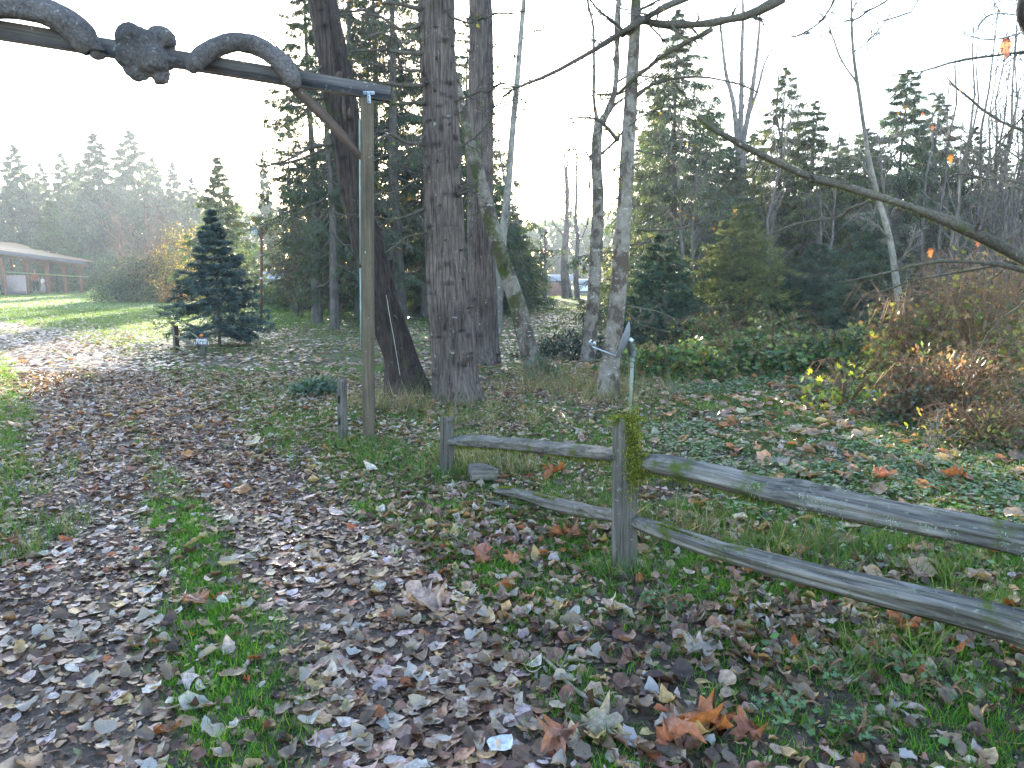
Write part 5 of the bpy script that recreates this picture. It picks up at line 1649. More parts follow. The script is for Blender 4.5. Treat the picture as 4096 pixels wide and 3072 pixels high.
mound(3420, 1640, 'maple_seedlings', 'yellow-green maple seedlings before the bramble bank', 'shrub', 210, 0.62, 0.35, 0.55, YG, 0.085, 'autumn', 40, shape=MPL, stems=16, hollow=False)
mound(3600, 1560, 'maple_seedlings', 'bright yellow maple shoots at the left of the brown thicket', 'shrub', 200, 0.5, 0.35, 0.85, YG + [(0.5, 0.40, 0.05)], 0.085, 'autumn', 41, shape=MPL, stems=14, hollow=False)
mound(4020, 1500, 'maple_seedlings', 'yellow-green maple leaves above the bracken at the right edge', 'shrub', 260, 0.8, 0.5, 1.6, YG, 0.075, 'autumn', 42, shape=MPL, stems=12, hollow=False)
mound(3760, 1330, 'maple_seedlings', 'yellow-green leaved saplings behind the brown thicket', 'shrub', 260, 1.3, 0.7, 2.1, YG + [(0.30, 0.17, 0.06)], 0.085, 'autumn', 48, shape=MPL, stems=26, hollow=False)
mound(3640, 1400, 'maple_seedlings', 'few yellow maple leaves beside the birch trunk', 'shrub', 60, 0.45, 0.3, 0.95, [(0.5, 0.4, 0.05), (0.45, 0.28, 0.05)], 0.075, 'autumn', 43, shape=MPL, stems=8, hollow=False)
mound(3700, 1690, 'bramble_bush', 'blue-green bramble sprays in front of the brown thicket', 'bush', 420, 0.8, 0.35, 0.55, [(0.10, 0.15, 0.13), (0.07, 0.11, 0.09), (0.05, 0.09, 0.05)], 0.075, 'bush', 44, stems=14, hollow=False)
mound(4010, 1800, 'bracken_bush', 'low trailing brown bracken at the lower right edge of the thicket', 'bush', 1400, 0.8, 0.4, 0.35, BRK, 0.055, 'autumn', 45, stems=40, hollow=False)
mound(1250, 1590, 'weed_clump', 'low grey-green weed clump left of the holed post', 'weeds', 420, 0.32, 0.2, 0.16, [(0.10, 0.14, 0.11), (0.06, 0.10, 0.06)], 0.10, 'bush', 46, stems=0)
mound(2720, 1340, 'bracken_bush', 'brown dead bracken before the dark spruce, above the dish', 'bush', 500, 0.5, 0.3, 0.6, BRK, 0.07, 'autumn', 47, stems=20, hollow=False)
for (px, py, lb) in [(3300, 2700, 'broad leaved green weed in the lower right corner grass'), (3620, 2690, 'round leaved green weed just under the lower rail'), (3790, 2780, 'green weed sprays near the bottom right corner'), (3450, 2930, 'scalloped green weed at the bottom edge'), (3150, 2860, 'small green weed right of the big orange leaf'), (2640, 2420, 'green weed tuft between the post foot and the bottom rail')]:
    p = G(px, py)
    e = empty('weed_plant', p, lb, 'weed', 'green weeds in front of the right fence rails')
    leafy(e, 46, 0.12, 0.10, 0.07, [(0.06, 0.13, 0.05), (0.09, 0.17, 0.07)], 0.028, 'cover', seed=int(px), shape=MPL, stems=5, up=1.5)
#@@PART5
# ------------------------------------------------------------------ split rail fence
def rail(acc, P, w, h, seed=0, c=(1, 1, 1), sides=14, n=70, sec=None, greenfoot=0.0):
    """a split log: rough many-sided section w wide (across) and h high along the line P, x axis along the first-last line"""
    P = smooth_path(P, n)
    T = unit(np.gradient(P, axis=0))
    S = unit(np.cross(T, np.array([0, 0, 1.0])))
    U = np.cross(S, T)
    g = np.random.default_rng(seed)
    nc = 6                                        # corners of the split section
    ca = (np.arange(nc) + 0.5 + 0.30 * (g.random(nc) - 0.5)) / nc * 2 * math.pi
    cr = 1.14 + 0.36 * g.random(nc)
    cx2, cy2 = np.cos(ca) * cr, np.sin(ca) * cr
    u = np.arange(sides) / sides * nc
    i0 = u.astype(int) % nc
    f0 = u - u.astype(int)
    bx = cx2[i0] * (1 - f0) + cx2[(i0 + 1) % nc] * f0
    by = cy2[i0] * (1 - f0) + cy2[(i0 + 1) % nc] * f0
    th = np.arctan2(by, bx)
    w_ = np.interp(np.linspace(0, 1, n), np.linspace(0, 1, len(w)), w)
    h_ = np.interp(np.linspace(0, 1, n), np.linspace(0, 1, len(h)), h)
    s = np.linspace(0, 1, n) * np.linalg.norm(P[-1] - P[0])
    T2, S2 = np.meshgrid(th, s)
    tw_ = 0.22 * np.sin(s * 1.7 + seed)[:, None]
    X2 = bx[None] * np.cos(tw_) - by[None] * np.sin(tw_)
    Y2 = bx[None] * np.sin(tw_) + by[None] * np.cos(tw_)
    grain = fbm(np.stack([np.cos(T2) * 9, np.sin(T2) * 9, S2 * 0.9 + seed], -1), 3)
    nz = (grain - 0.5) * 0.34 + (fbm(np.stack([np.cos(T2) * 1.5, np.sin(T2) * 1.5, S2 * 2.5 + seed], -1), 3) - 0.5) * 0.42 - 0.22 * sstep(0.60, 0.66, fbm(np.stack([np.cos(T2) * 13, np.sin(T2) * 13, S2 * 0.7 + seed], -1), 2))
    V = P[:, None] + S[:, None] * (X2 * (1 + nz) * w_[:, None] / 2)[..., None] + U[:, None] * (Y2 * (1 + nz) * h_[:, None] / 2)[..., None]
    idx = np.arange(n * sides).reshape(n, sides)
    a, b = idx[:-1], idx[1:]
    Q = np.stack([a, b, np.roll(b, -1, 1), np.roll(a, -1, 1)], -1).reshape(-1, 4)
    e0 = n * sides
    Tl = [(idx[0, k], idx[0, (k + 1) % sides], e0) for k in range(sides)] + [(idx[-1, (k + 1) % sides], idx[-1, k], e0 + 1) for k in range(sides)]
    V = np.concatenate([V.reshape(-1, 3), P[:1], P[-1:]])
    acc.add(V, Q, Tl, c)
    return P


def aligned(acc, name, mat, parent, axis_dir, origin, smooth=False):
    """object whose local x runs along axis_dir so the wood grain follows it; vertices given in world space"""
    B = basis(axis_dir)
    V = [(v - origin) @ B for v in acc.V]
    acc.V = V
    o = acc.build(name, mat, parent, smooth)
    m = Matrix([[*map(float, r)] for r in B]).to_4x4()
    m.translation = Vector([float(q) for q in origin]) - (parent.location if parent else Vector((0, 0, 0)))
    o.matrix_local = m
    return o


def moss_tufts(parent, P, w, h, n, where, size=(0.008, 0.03), cols=((0.14, 0.16, 0.03), (0.09, 0.11, 0.025), (0.22, 0.23, 0.05)), rngseed=0, lo=0.0, hi=1.0, world_off=None):
    g = np.random.default_rng(rngseed)
    t = lo + (hi - lo) * g.random(n)
    i = np.clip((t * (len(P) - 1)).astype(int), 0, len(P) - 2)
    C = P[i] + (P[i + 1] - P[i]) * ((t * (len(P) - 1)) - i)[:, None]
    T = unit(P[i + 1] - P[i])
    S = unit(np.cross(T, np.array([0, 0, 1.0])))
    patch = fbm(np.stack([t * 9, t * 0 + rngseed, t * 0], -1), 3) > 0.42
    if where == 'under':
        off = S * (g.random((n, 1)) * 1.1 - 0.55) * w + np.array([0, 0, -0.5]) * h * (0.85 + 0.2 * g.random((n, 1)))
        D = np.stack([g.normal(size=n) * .3, g.normal(size=n) * .3, -np.ones(n)], -1)
    else:
        off = S * (g.random((n, 1)) * 1.0 - 0.5) * w + np.array([0, 0, 0.47]) * h
        D = np.stack([g.normal(size=n) * .5, g.normal(size=n) * .5, 0.8 * np.ones(n)], -1)
    m = Acc()
    sz = size[0] + (size[1] - size[0]) * g.random(n) ** 2
    pos = (C + off)[patch]
    place(m, BL1[0], BL1[1], pos, D[patch], g.normal(size=(n, 3))[patch], sz[patch], pal(int(patch.sum()), cols, 0.3), width=np.full(int(patch.sum()), 0.007))
    o = m.build('moss', M['moss'], parent)
    tag(o, kind='stuff')
    if parent is not None:
        o.matrix_parent_inverse = parent.matrix_basis.inverted() if parent.parent is None else (parent.parent.matrix_basis @ parent.matrix_basis).inverted()
    return o


pA, pB = G(2497, 2275), G(1785, 1905)
fence = empty('split_rail_fence', pA, 'weathered split rail fence with mossy posts in front of the field', 'fence')
fo = np.array(fence.location)


def fpost(p, px_top, w, d, lean=(0, 0), seed=0, mort=None, yaw=0.0, mossy=False):
    top = at(px_top[0], px_top[1], p[1])
    a = Acc()
    hh = top[2] - p[2] + 0.15
    n, sides = 60, 20
    th = np.arange(sides) / sides * 2 * math.pi + 0.39
    s = np.linspace(0, 1, n)
    T2, S2 = np.meshgrid(th, s)
    base = 1 / np.maximum(np.abs(np.cos(T2)), np.abs(np.sin(T2))) ** 0.85
    nz = (fbm(np.stack([np.cos(T2) * 6 + seed, np.sin(T2) * 6, S2 * 2], -1), 3) - 0.5) * 0.16
    rr = base * (1 + nz)
    lx, ly = (top[0] - p[0]), lean[1]
    x = rr * np.cos(T2) * w / 2
    y = rr * np.sin(T2) * d / 2
    V = np.stack([x * math.cos(yaw) - y * math.sin(yaw) + lx * S2, x * math.sin(yaw) + y * math.cos(yaw) + ly * S2, -0.15 + hh * S2 + 0.012 * np.sin(T2 * 2 + seed) * (S2 > 0.98)], -1)
    C = np.ones((n, sides, 3))
    if mossy:                                     # moss skin on the right flank and the top
        mm = sstep(0.40, 0.56, fbm(V * 14, 3) + 0.30 * sstep(-0.01, 0.045, V[..., 0]) - 0.16 + 0.35 * sstep(0.80, 0.90, V[..., 2]) - 0.4 * (1 - sstep(0.38, 0.62, V[..., 2])))
        C = lerp(C, np.array([0.62, 0.80, 0.14]), mm[..., None])
    if mort:
        for (zm, hm) in mort:
            z = V[..., 2]
            e_ = (np.abs(z - zm) < hm / 2) & (np.abs(np.cos(T2)) < 0.45)
            C[e_] = 0.18
            V[..., 1] = np.where(e_, V[..., 1] * 0.35, V[..., 1])
    idx = np.arange(n * sides).reshape(n, sides)
    a_, b_ = idx[:-1], idx[1:]
    Q = np.stack([a_, np.roll(a_, -1, 1), np.roll(b_, -1, 1), b_], -1).reshape(-1, 4)
    e0 = n * sides
    Tl = [(idx[-1, k], idx[-1, (k + 1) % sides], e0) for k in range(sides)]
    V = np.concatenate([V.reshape(-1, 3), [[lx, ly, hh - 0.15 + 0.006]]])
    C = np.concatenate([C.reshape(-1, 3), [[1, 1, 1]]])
    a.add(V, Q, Tl, C)
    return a, top


a, topA = fpost(pA, (2503, 1675), 0.118, 0.115, seed=1, yaw=0.5, mossy=True)
postA = a.build('post', M['post'], fence)
a, topB = fpost(pB, (1790, 1672), 0.10, 0.085, seed=2, yaw=0.75, mossy=True)
postB = a.build('post', M['post'], fence, loc=tuple(pB - fo))
postA['label'] = 'thick gate-side post with a cap of green moss'
postB['label'] = 'thin far post at the left end of the rails'
# moss cap and side moss on the thick post
for (c_, r_, n_, dz, sz) in [((topA[0] + 0.010, topA[1], topA[2]), 0.042, 1500, 0.0, 0.016), ((topA[0] + 0.025, topA[1] - 0.062, topA[2] - 0.08), 0.022, 1800, 0.08, 0.014), ((pA[0] + 0.062, pA[1] - 0.060, at(2530, 1850, pA[1])[2]), 0.030, 2400, 0.035, 0.024),
                             ((topA[0] + 0.025, topA[1] - 0.062, topA[2] - 0.24), 0.020, 1500, 0.09, 0.014)]:
    m = Acc()
    q = np.stack([rng.normal(size=n_) * r_, rng.normal(size=n_) * r_ * 0.7, rng.normal(size=n_) * (dz if dz else 0.006) + (0.0)], -1) + np.array(c_) - fo
    D = np.stack([rng.normal(size=n_) * .6, -0.3 + rng.normal(size=n_) * .5, (-0.6 if dz else 0.5) + 0.3 * rng.normal(size=n_)], -1)
    place(m, BL1[0], BL1[1], q, D, rng.normal(size=(n_, 3)), sz * (0.4 + 0.9 * rng.random(n_)), pal(n_, [(0.16, 0.18, 0.03), (0.10, 0.12, 0.025), (0.26, 0.25, 0.05)], 0.3), width=np.full(n_, 0.007))
    o = m.build('moss', M['moss'], postA)
    tag(o, kind='stuff')

# rails
zU = at(2440, 1815, pA[1])[2]
uL = [at(1800, 1765, pB[1]), at(1900, 1765, lerp(pB[1], pA[1], 0.10)), at(2100, 1780, lerp(pB[1], pA[1], 0.38)), at(2300, 1803, lerp(pB[1], pA[1], 0.72)), at(2475, 1822, pA[1])]
a = Acc()
P = rail(a, uL, [0.07, 0.09, 0.085, 0.08, 0.06], [0.06, 0.088, 0.085, 0.075, 0.06], seed=3, sides=28)
rl = aligned(a, 'rail', M['rail'], fence, P[-1] - P[0], P[0])
rl['label'] = 'upper left rail with moss hanging under it'
moss_tufts(rl, P, 0.07, 0.075, 3200, 'under', (0.01, 0.05), rngseed=4, lo=0.05, hi=0.95)
lL = [at(1985, 1965, lerp(pB[1], pA[1], 0.28)), at(2080, 1975, lerp(pB[1], pA[1], 0.40)), at(2200, 2010, lerp(pB[1], pA[1], 0.55)), at(2330, 2042, lerp(pB[1], pA[1], 0.75)), at(2475, 2068, pA[1])]
a = Acc()
P = rail(a, lL, [0.05, 0.08, 0.085, 0.08, 0.06], [0.035, 0.07, 0.075, 0.075, 0.06], seed=5, sides=28)
rl = aligned(a, 'rail', M['rail'], fence, P[-1] - P[0], P[0])
rl['label'] = 'lower left rail, its far end broken and sunk in the grass'
moss_tufts(rl, P, 0.07, 0.075, 2600, 'top', (0.006, 0.018), rngseed=5, lo=0.0, hi=0.6)
zR = at(2560, 1850, pA[1])[2]


def onz(px, py, z):
    return G0(px, py, z)


d1 = at(4096, 2170, 3.05)
uR = [at(2530, 1850, pA[1]), at(2640, 1862, 3.72), at(2850, 1908, 3.62), at(3060, 1962, 3.50), at(3215, 1990, 3.40), at(3300, 2012, 3.34), at(3550, 2065, 3.22), at(3820, 2112, 3.12), at(4096, 2172, 3.02), at(4500, 2262, 2.9)]
a = Acc()
P = rail(a, uR, [0.06, 0.09, 0.10, 0.10, 0.11, 0.125, 0.115, 0.115, 0.12, 0.12], [0.06, 0.088, 0.10, 0.098, 0.12, 0.118, 0.11, 0.11, 0.112, 0.11], seed=7, n=110, sides=36)
rl = aligned(a, 'rail', M['rail'], fence, P[-1] - P[0], P[0], )
rl['label'] = 'upper right rail, silvery with lichen and a knot in the middle'
moss_tufts(rl, P, 0.09, 0.10, 3600, 'under', (0.008, 0.03), rngseed=8, lo=0.05, hi=0.62)
upR = P
m = Acc()
nn = 1500                                    # pale shrubby lichen tufts on the camera side
t = 0.3 + 0.62 * rng.random(nn)
i = (t * (len(P) - 1)).astype(int)
T = unit(P[i + 1] - P[i])
S = unit(np.cross(T, np.array([0, 0, 1.0])))
cl = fbm(np.stack([t * 34, t * 0, t * 0], -1), 2) > 0.5
q = P[i] + (P[i + 1] - P[i]) * rng.random((nn, 1)) + S * 0.052 + np.array([0, 0, 1]) * (rng.normal(size=(nn, 1)) * 0.018 - 0.005)
place(m, BL1[0], BL1[1], q[cl], (S + rng.normal(size=(nn, 3)) * 0.8)[cl], rng.normal(size=(nn, 3))[cl], 0.008 + 0.016 * rng.random(int(cl.sum())), pal(int(cl.sum()), [(0.36, 0.42, 0.32), (0.28, 0.34, 0.25), (0.42, 0.46, 0.38)], 0.2), width=np.full(int(cl.sum()), 0.006))
o = m.build('lichen', M['moss'], rl)
tag(o, kind='stuff')
o.matrix_parent_inverse = (fence.matrix_basis @ rl.matrix_basis).inverted()
lR = [at(2520, 2085, pA[1]), at(2640, 2125, 3.66), at(2850, 2195, 3.48), at(3060, 2250, 3.30), at(3300, 2315, 3.12), at(3560, 2378, 2.96), at(3820, 2440, 2.83), at(4096, 2520, 2.68), at(4500, 2660, 2.5)]
a = Acc()
P = rail(a, lR, [0.05, 0.075, 0.095, 0.10, 0.115, 0.13, 0.13, 0.13, 0.13], [0.05, 0.070, 0.080, 0.088, 0.095, 0.11, 0.112, 0.115, 0.12], seed=9, n=110, sides=36)
rl = aligned(a, 'rail', M['rail'], fence, P[-1] - P[0], P[0])
rl['label'] = 'lower right rail, nearest and thickest, moss along its top'
moss_tufts(rl, P, 0.06, 0.09, 5200, 'top', (0.005, 0.014), rngseed=11, lo=0.02, hi=0.66)
# next post, just outside the picture at the right, carrying the rails
p3 = np.array([2.9, 2.72, zt1(2.9, 2.72)])
a = Acc()
box(a, (0, 0, 0.38), (0.12, 0.12, 1.05), rotm('Z', 0.3), (1, 1, 1), 0.012)
a.build('post', M['post'], fence, loc=tuple(p3 - fo))

# broken block and plank by the far post
p = G(1880, 1935)
a = Acc()
rail(a, [p + (0.0, 0, 0.075), p + (0.10, 0.03, 0.07), p + (0.2, 0.06, 0.045)], [0.15, 0.15, 0.13], [0.13, 0.13, 0.09], seed=13, n=18, sides=10)
o = aligned(a, 'wood_block', M['rail'], None, (1, 0.3, -0.1), p)
tag(o, 'broken grey chunk of split wood beside the far fence post', 'wood block')
p = G(2010, 2040)
a = Acc()
rail(a, [p + (-0.09, 0.05, 0.03), p + (0.0, 0, 0.03), p + (0.14, -0.06, 0.02)], [0.03, 0.05, 0.04], [0.02, 0.025, 0.015], seed=15, n=16, sides=8)
o = aligned(a, 'wood_splinter', M['rail'], None, (1, -0.5, 0), p)
tag(o, 'short grey splinter of wood lying under the broken end of the low rail', 'wood')

# short post with two holes
p = G(1370, 1765)
a, tp = fpost(p, (1367, 1518), 0.095, 0.075, seed=6, yaw=-0.9, mort=[(at(1370, 1600, p[1])[2] - p[2], 0.075), (at(1370, 1685, p[1])[2] - p[2], 0.075)])
o = a.build('short_post', M['post'], None, loc=tuple(p))
tag(o, 'short grey wooden post with two slots, left of the tall gate post', 'post')

# ------------------------------------------------------------------ gateway
pg = G(1473, 1760)
gate = empty('gateway', pg, 'tall wooden entrance gateway with curved logs and a burl on its beam', 'gateway')
go = np.array(gate.location)
ptop = at(1468, 392, pg[1])
a = Acc()
hh = ptop[2] - pg[2]
n = 30
ax_ = (ptop - pg)
s = np.linspace(0, 1, n)
for k in range(n - 1):
    pass
W4, D4 = 0.100, 0.135
Pp = np.array([[0, 0, -0.3]]) + s[:, None] * (ax_ + np.array([0, 0, 0.3]))
rim = np.array([(-.5, -.44), (-.44, -.5), (.44, -.5), (.5, -.44), (.5, .44), (.44, .5), (-.44, .5), (-.5, .44)]) * np.array([W4, D4])
wv = (fbm(np.stack([s * 9, s * 0, s * 0], -1), 2) - 0.5) * 0.008
V = Pp[:, None] + np.concatenate([rim, np.zeros((8, 1))], 1)[None] + np.stack([wv, wv, wv * 0], -1)[:, None]
idx = np.arange(n * 8).reshape(n, 8)
Q = np.stack([idx[:-1], np.roll(idx[:-1], -1, 1), np.roll(idx[1:], -1, 1), idx[1:]], -1).reshape(-1, 4)
e0 = n * 8
a.add(np.concatenate([V.reshape(-1, 3), Pp[-1:]]), Q, [(idx[-1, k], idx[-1, (k + 1) % 8], e0) for k in range(8)], (1, 1, 1))
a.build('post', M['post4'], gate)
Yg_ = pg[1]
YL = 5.9
bR, bM_, bL = at(1562, 378, Yg_ + 0.05), at(780, 255, lerp(Yg_, YL, 0.5)), at(-60, 112, YL)
bdir = unit(bL - bR)
far_end = bR + bdir * 5.6
Bm = basis(bdir)
a = Acc()
Lb = np.linalg.norm(far_end - bR)
box(a, (Lb / 2, 0, 0), (Lb, 0.085, 0.135), None, (1, 1, 1), 0.008)
o = a.build('beam', M['beam'], gate)
m4 = Matrix([[*map(float, r)] for r in Bm]).to_4x4()
m4.translation = Vector([float(q) for q in (bR - go)]) - Vector((0, 0, 0.0))
o.matrix_local = m4
# far post of the gateway, outside the picture
fp = far_end - bdir * 0.3
a = Acc()
box(a, (0, 0, fp[2] / 2 - 0.15), (0.10, 0.13, fp[2] + 0.15), None, (1, 1, 1), 0.008)
a.build('post', M['post4'], gate, loc=(fp[0] - go[0], fp[1] - go[1], -go[2]))


def onbeam(px, py, dy=0.0):
    """point above or on the beam line at image column px"""
    tA = (1562 - px) / (1562 + 60)
    Yc = 1 / lerp(1 / (Yg_ + 0.05), 1 / YL, tA)
    return at(px, py, Yc + dy)


def log(acc, pts, ws, dy, sides=28, n=120, seed=0):
    P = smooth_path([onbeam(a_, b_, dy) for a_, b_ in pts], n)
    d = np.linalg.norm(P - np.array([0, 0, EYE]), axis=1)
    rr = np.interp(np.linspace(0, 1, n), np.linspace(0, 1, len(ws)), ws) / FPX * d * 0.5
    g = P - go
    # reuse the bark displacement of the trunks
    L = np.linalg.norm(np.diff(g, axis=0), axis=1).sum()
    th = np.arange(sides) / sides * 2 * math.pi
    _, A, B = frames(g[None])
    A, B = A[0], B[0]
    T2, S2 = np.meshgrid(th, np.linspace(0, L, n))
    dd = (fbm(np.stack([np.cos(T2) * 1.6, np.sin(T2) * 1.6, S2 * 5 + seed], -1), 3) - 0.5) * 0.5 + (fbm(np.stack([np.cos(T2) * 5, np.sin(T2) * 5, S2 * 9 + seed], -1), 3) - 0.5) * 0.3
    RR = rr[:, None] * (1 + dd)
    RR[0] *= 0.5
    RR[-1] *= 0.5
    V = g[:, None] + RR[..., None] * (A[:, None] * np.cos(th)[None, :, None] + B[:, None] * np.sin(th)[None, :, None])
    idx = np.arange(n * sides).reshape(n, sides)
    a_, b_ = idx[:-1], idx[1:]
    Q = np.stack([a_, np.roll(a_, -1, 1), np.roll(b_, -1, 1), b_], -1).reshape(-1, 4)
    e0 = n * sides
    Tl = [(idx[0, (k + 1) % sides], idx[0, k], e0) for k in range(sides)] + [(idx[-1, k], idx[-1, (k + 1) % sides], e0 + 1) for k in range(sides)]
    acc.add(np.concatenate([V.reshape(-1, 3), g[:1], g[-1:]]), Q, Tl, (1, 1, 1))


a = Acc()
log(a, [(-420, 175), (-330, 110), (-220, 45), (-100, 25), (40, 28), (170, 45), (270, 95), (345, 165), (385, 205), (375, 235)], [50, 70, 74, 72, 72, 80, 86, 82, 60, 25], -0.085, seed=1)
o = a.build('curved_log', M['vine'], gate, smooth=True)
o['label'] = 'left curved log arching out of the picture'
a = Acc()
log(a, [(765, 292), (775, 262), (810, 225), (860, 190), (930, 170), (1010, 178), (1080, 215), (1130, 262), (1170, 320), (1195, 352)], [20, 60, 66, 62, 60, 60, 62, 70, 66, 28], -0.085, seed=2)
o = a.build('curved_log', M['vine'], gate, smooth=True)
o['label'] = 'right curved log arching over the beam to the brace'
# burl: lumpy wood growth round the beam
a = Acc()
for (px, py, r_, dy, sx) in [(525, 150, 52, -0.05, 1.1), (575, 190, 66, -0.02, 1.0), (640, 165, 52, 0.02, 1.1), (655, 150, 34, -0.07, 1.0), (520, 220, 52, -0.03, 1.0), (545, 278, 38, -0.02, 1.1), (600, 235, 60, -0.06, 1.1), (640, 300, 36, -0.03, 0.95), (625, 270, 38, -0.03, 1.0), (660, 235, 40, 0.0, 1.0), (495, 235, 30, -0.03, 1.0), (560, 295, 30, -0.02, 1.2)]:
    c_ = onbeam(px, py, dy) - go
    u_, v_ = np.meshgrid(np.linspace(0, math.pi, 13), np.arange(20) / 20 * 2 * math.pi, indexing='ij')
    d = np.stack([np.sin(u_) * np.cos(v_), np.sin(u_) * np.sin(v_), np.cos(u_)], -1)
    rr = r_ / FPX * 6.6 * (1 + 0.35 * (fbm(d * 2.4 + px, 3) - 0.5) + 0.12 * (fbm(d * 8 + px, 2) - 0.5))
    V = c_ + d * rr[..., None] * np.array([sx, 0.85, 0.95])
    idx = np.arange(13 * 20).reshape(13, 20)
    a_, b_ = idx[:-1], idx[1:]
    a.add(V.reshape(-1, 3), np.stack([a_, b_, np.roll(b_, -1, 1), np.roll(a_, -1, 1)], -1).reshape(-1, 4), None, (1, 1, 1))
o = a.build('burl', M['burl'], gate, smooth=True)
o['label'] = 'knobbly dark wood burl in the middle of the beam'
md = o.modifiers.new('merge', 'REMESH')
md.mode = 'VOXEL'
md.voxel_size = 0.011
md.use_smooth_shade = True
sm_ = o.modifiers.new('soften', 'SMOOTH')
sm_.iterations = 2
tx = bpy.data.textures.new('knobs', 'CLOUDS')
tx.noise_scale = 0.06
dp = o.modifiers.new('knobs', 'DISPLACE')
dp.texture = tx
dp.strength = 0.035
dp.mid_level = 0.5
# brace from the right log down to the post
b0, b1 = onbeam(1170, 345, -0.02), at(1452, 640, Yg_ - 0.01)
bd = unit(b1 - b0)
a = Acc()
Lc = np.linalg.norm(b1 - b0)
nb_ = 16
Pb = np.stack([np.linspace(0, Lc, nb_), np.zeros(nb_), 0.02 * np.sin(np.linspace(0, 3.1, nb_))], -1)
rail(a, Pb, [0.055] * 4, [0.085, 0.09, 0.085, 0.06], seed=21, n=24, sides=12)
o = a.build('brace', M['brace'], gate)
m4 = Matrix([[*map(float, r)] for r in basis(bd)]).to_4x4()
m4.translation = Vector([float(q) for q in (b0 - go)])
o.matrix_local = m4
# galvanised T plate with bolt heads, pale conduit on the post's left side
zinc = plain_mat('galvanised_steel', (0.50, 0.53, 0.55), 0.45, 0.6, 60, 0.2, 0.05)
pt = at(1475, 372, Yg_ - D4 / 2 - 0.012) - go
a = Acc()
box(a, pt + (0, -0.004, -0.0), (0.105, 0.005, 0.030), None, (1, 1, 1), 0.0015)
box(a, pt + (0, -0.004, -0.0535), (0.032, 0.0048, 0.075), None, (1, 1, 1), 0.0015)
tp_ = a.build('t_plate', zinc, gate)
dk = plain_mat('dark_iron', (0.05, 0.045, 0.045), 0.6, 0.3)
for dx, dz in ((-0.042, 0), (-0.02, 0), (0.02, 0), (0.042, 0), (0, -0.035), (0, -0.075)):
    b = Acc()
    tubes(b, [pt + (dx, -0.006, dz), pt + (dx, -0.011, dz)], [0.0055, 0.0045], 8, (1, 1, 1), cap=True)
    b.build('bolt', dk, tp_)
a = Acc()
for z0_, z1_ in ((0.28, 0.52), (0.53, 0.94)):
    q0, q1 = ax_ * z0_, ax_ * z1_
    tubes(a, [q0 + (-W4 / 2 - 0.012, -0.03, 0), (q0 + q1) / 2 + (-W4 / 2 - 0.011, -0.03, 0), q1 + (-W4 / 2 - 0.012, -0.03, 0)], [0.0085] * 3, 8, (1, 1, 1), cap=True)
cond = plain_mat('pale_green_conduit', (0.26, 0.33, 0.30), 0.5)
a.build('conduit', cond, gate, smooth=True)
# wire down the leaning trunk behind the post
a = Acc()
Yw = base_y(1640, 1575) - 0.35
tubes(a, smooth_path([at(1545, 1180, Yw), at(1560, 1270, Yw), at(1580, 1380, Yw), at(1600, 1500, Yw)], 16), [0.0028] * 16, 5, (2.4, 2.4, 2.4))
o = a.build('guy_wire', zinc)
tag(o, 'thin pale wire hanging down in front of the leaning trunk', 'wire')

# ------------------------------------------------------------------ satellite dish
grey = plain_mat('dish_grey_paint', (0.20, 0.20, 0.22), 0.45, 0.1, 30, 0.12, 0.02)
lgrey = plain_mat('white_plastic', (0.62, 0.63, 0.66), 0.4, 0, 30, 0.08, 0)
olive = plain_mat('olive_pole_paint', (0.22, 0.24, 0.19), 0.5, 0.2, 25, 0.15, 0.05)
blackp = plain_mat('black_cable', (0.02, 0.02, 0.02), 0.5)
YD = 7.6
pd_ = at(2522, 1600, YD)
pd_[2] = zt1(pd_[0], YD)
dish = empty('satellite_dish', pd_, 'grey satellite dish on a green-grey pole behind the mossy post', 'satellite dish')
do = np.array(dish.location)


def dl(px, py, dy=0.0):
    return at(px, py, YD + dy) - do


ptp = dl(2530, 1425)
a = Acc()
tubes(a, [(-0.0, 0, -0.2), ptp * 0.5, ptp], [0.021, 0.021, 0.021], 16, (1, 1, 1), cap=True)
a.build('pole', olive, dish, smooth=True)
a = Acc()
tubes(a, [ptp * 0.86, ptp, ptp + (0.002, 0, 0.02)], [0.0165] * 3, 14, (1, 1, 1), cap=True)
a.build('mast_tip', grey, dish, smooth=True)
# reflector: shallow oval bowl seen nearly edge on, opening to the left
c0 = dl(2492, 1362)
top_, bot_ = dl(2516, 1288), dl(2466, 1428)
vert = top_ - bot_
Hd = np.linalg.norm(vert)
vert = unit(vert)
nrm = unit(np.cross(vert, unit(np.array([0.25, 1.0, 0.0]))))      # points left, away from the mast
if nrm[0] > 0:
    nrm = -nrm
wid = unit(np.cross(nrm, vert))
mid = (top_ + bot_) / 2
a = Acc()
nr, nt_ = 9, 40
rs = np.linspace(0, 1, nr)
th = np.arange(nt_) / nt_ * 2 * math.pi
for side, off in ((0, 0.0), (1, 0.004)):
    V = []
    for r_ in rs:
        V.append(mid[None] + vert[None] * (r_ * np.cos(th) * Hd / 2)[:, None] + wid[None] * (r_ * np.sin(th) * Hd * 0.46)[:, None] - nrm[None] * (0.060 * (1 - r_ ** 2) + off - 0.0))
    V = np.concatenate(V)
    idx = np.arange(nr * nt_).reshape(nr, nt_)
    A_, B_ = idx[:-1], idx[1:]
    a.add(V, np.stack([A_, B_, np.roll(B_, -1, 1), np.roll(A_, -1, 1)], -1).reshape(-1, 4), None, (1, 1, 1))
rim_ = mid[None] + vert[None] * (np.cos(th) * Hd / 2)[:, None] + wid[None] * (np.sin(th) * Hd * 0.46)[:, None]
rim_ = np.concatenate([rim_, rim_[:2]])
tubes(a, rim_, np.full(len(rim_), 0.0045), 6, (1, 1, 1))
o = a.build('reflector', grey, dish, smooth=True)
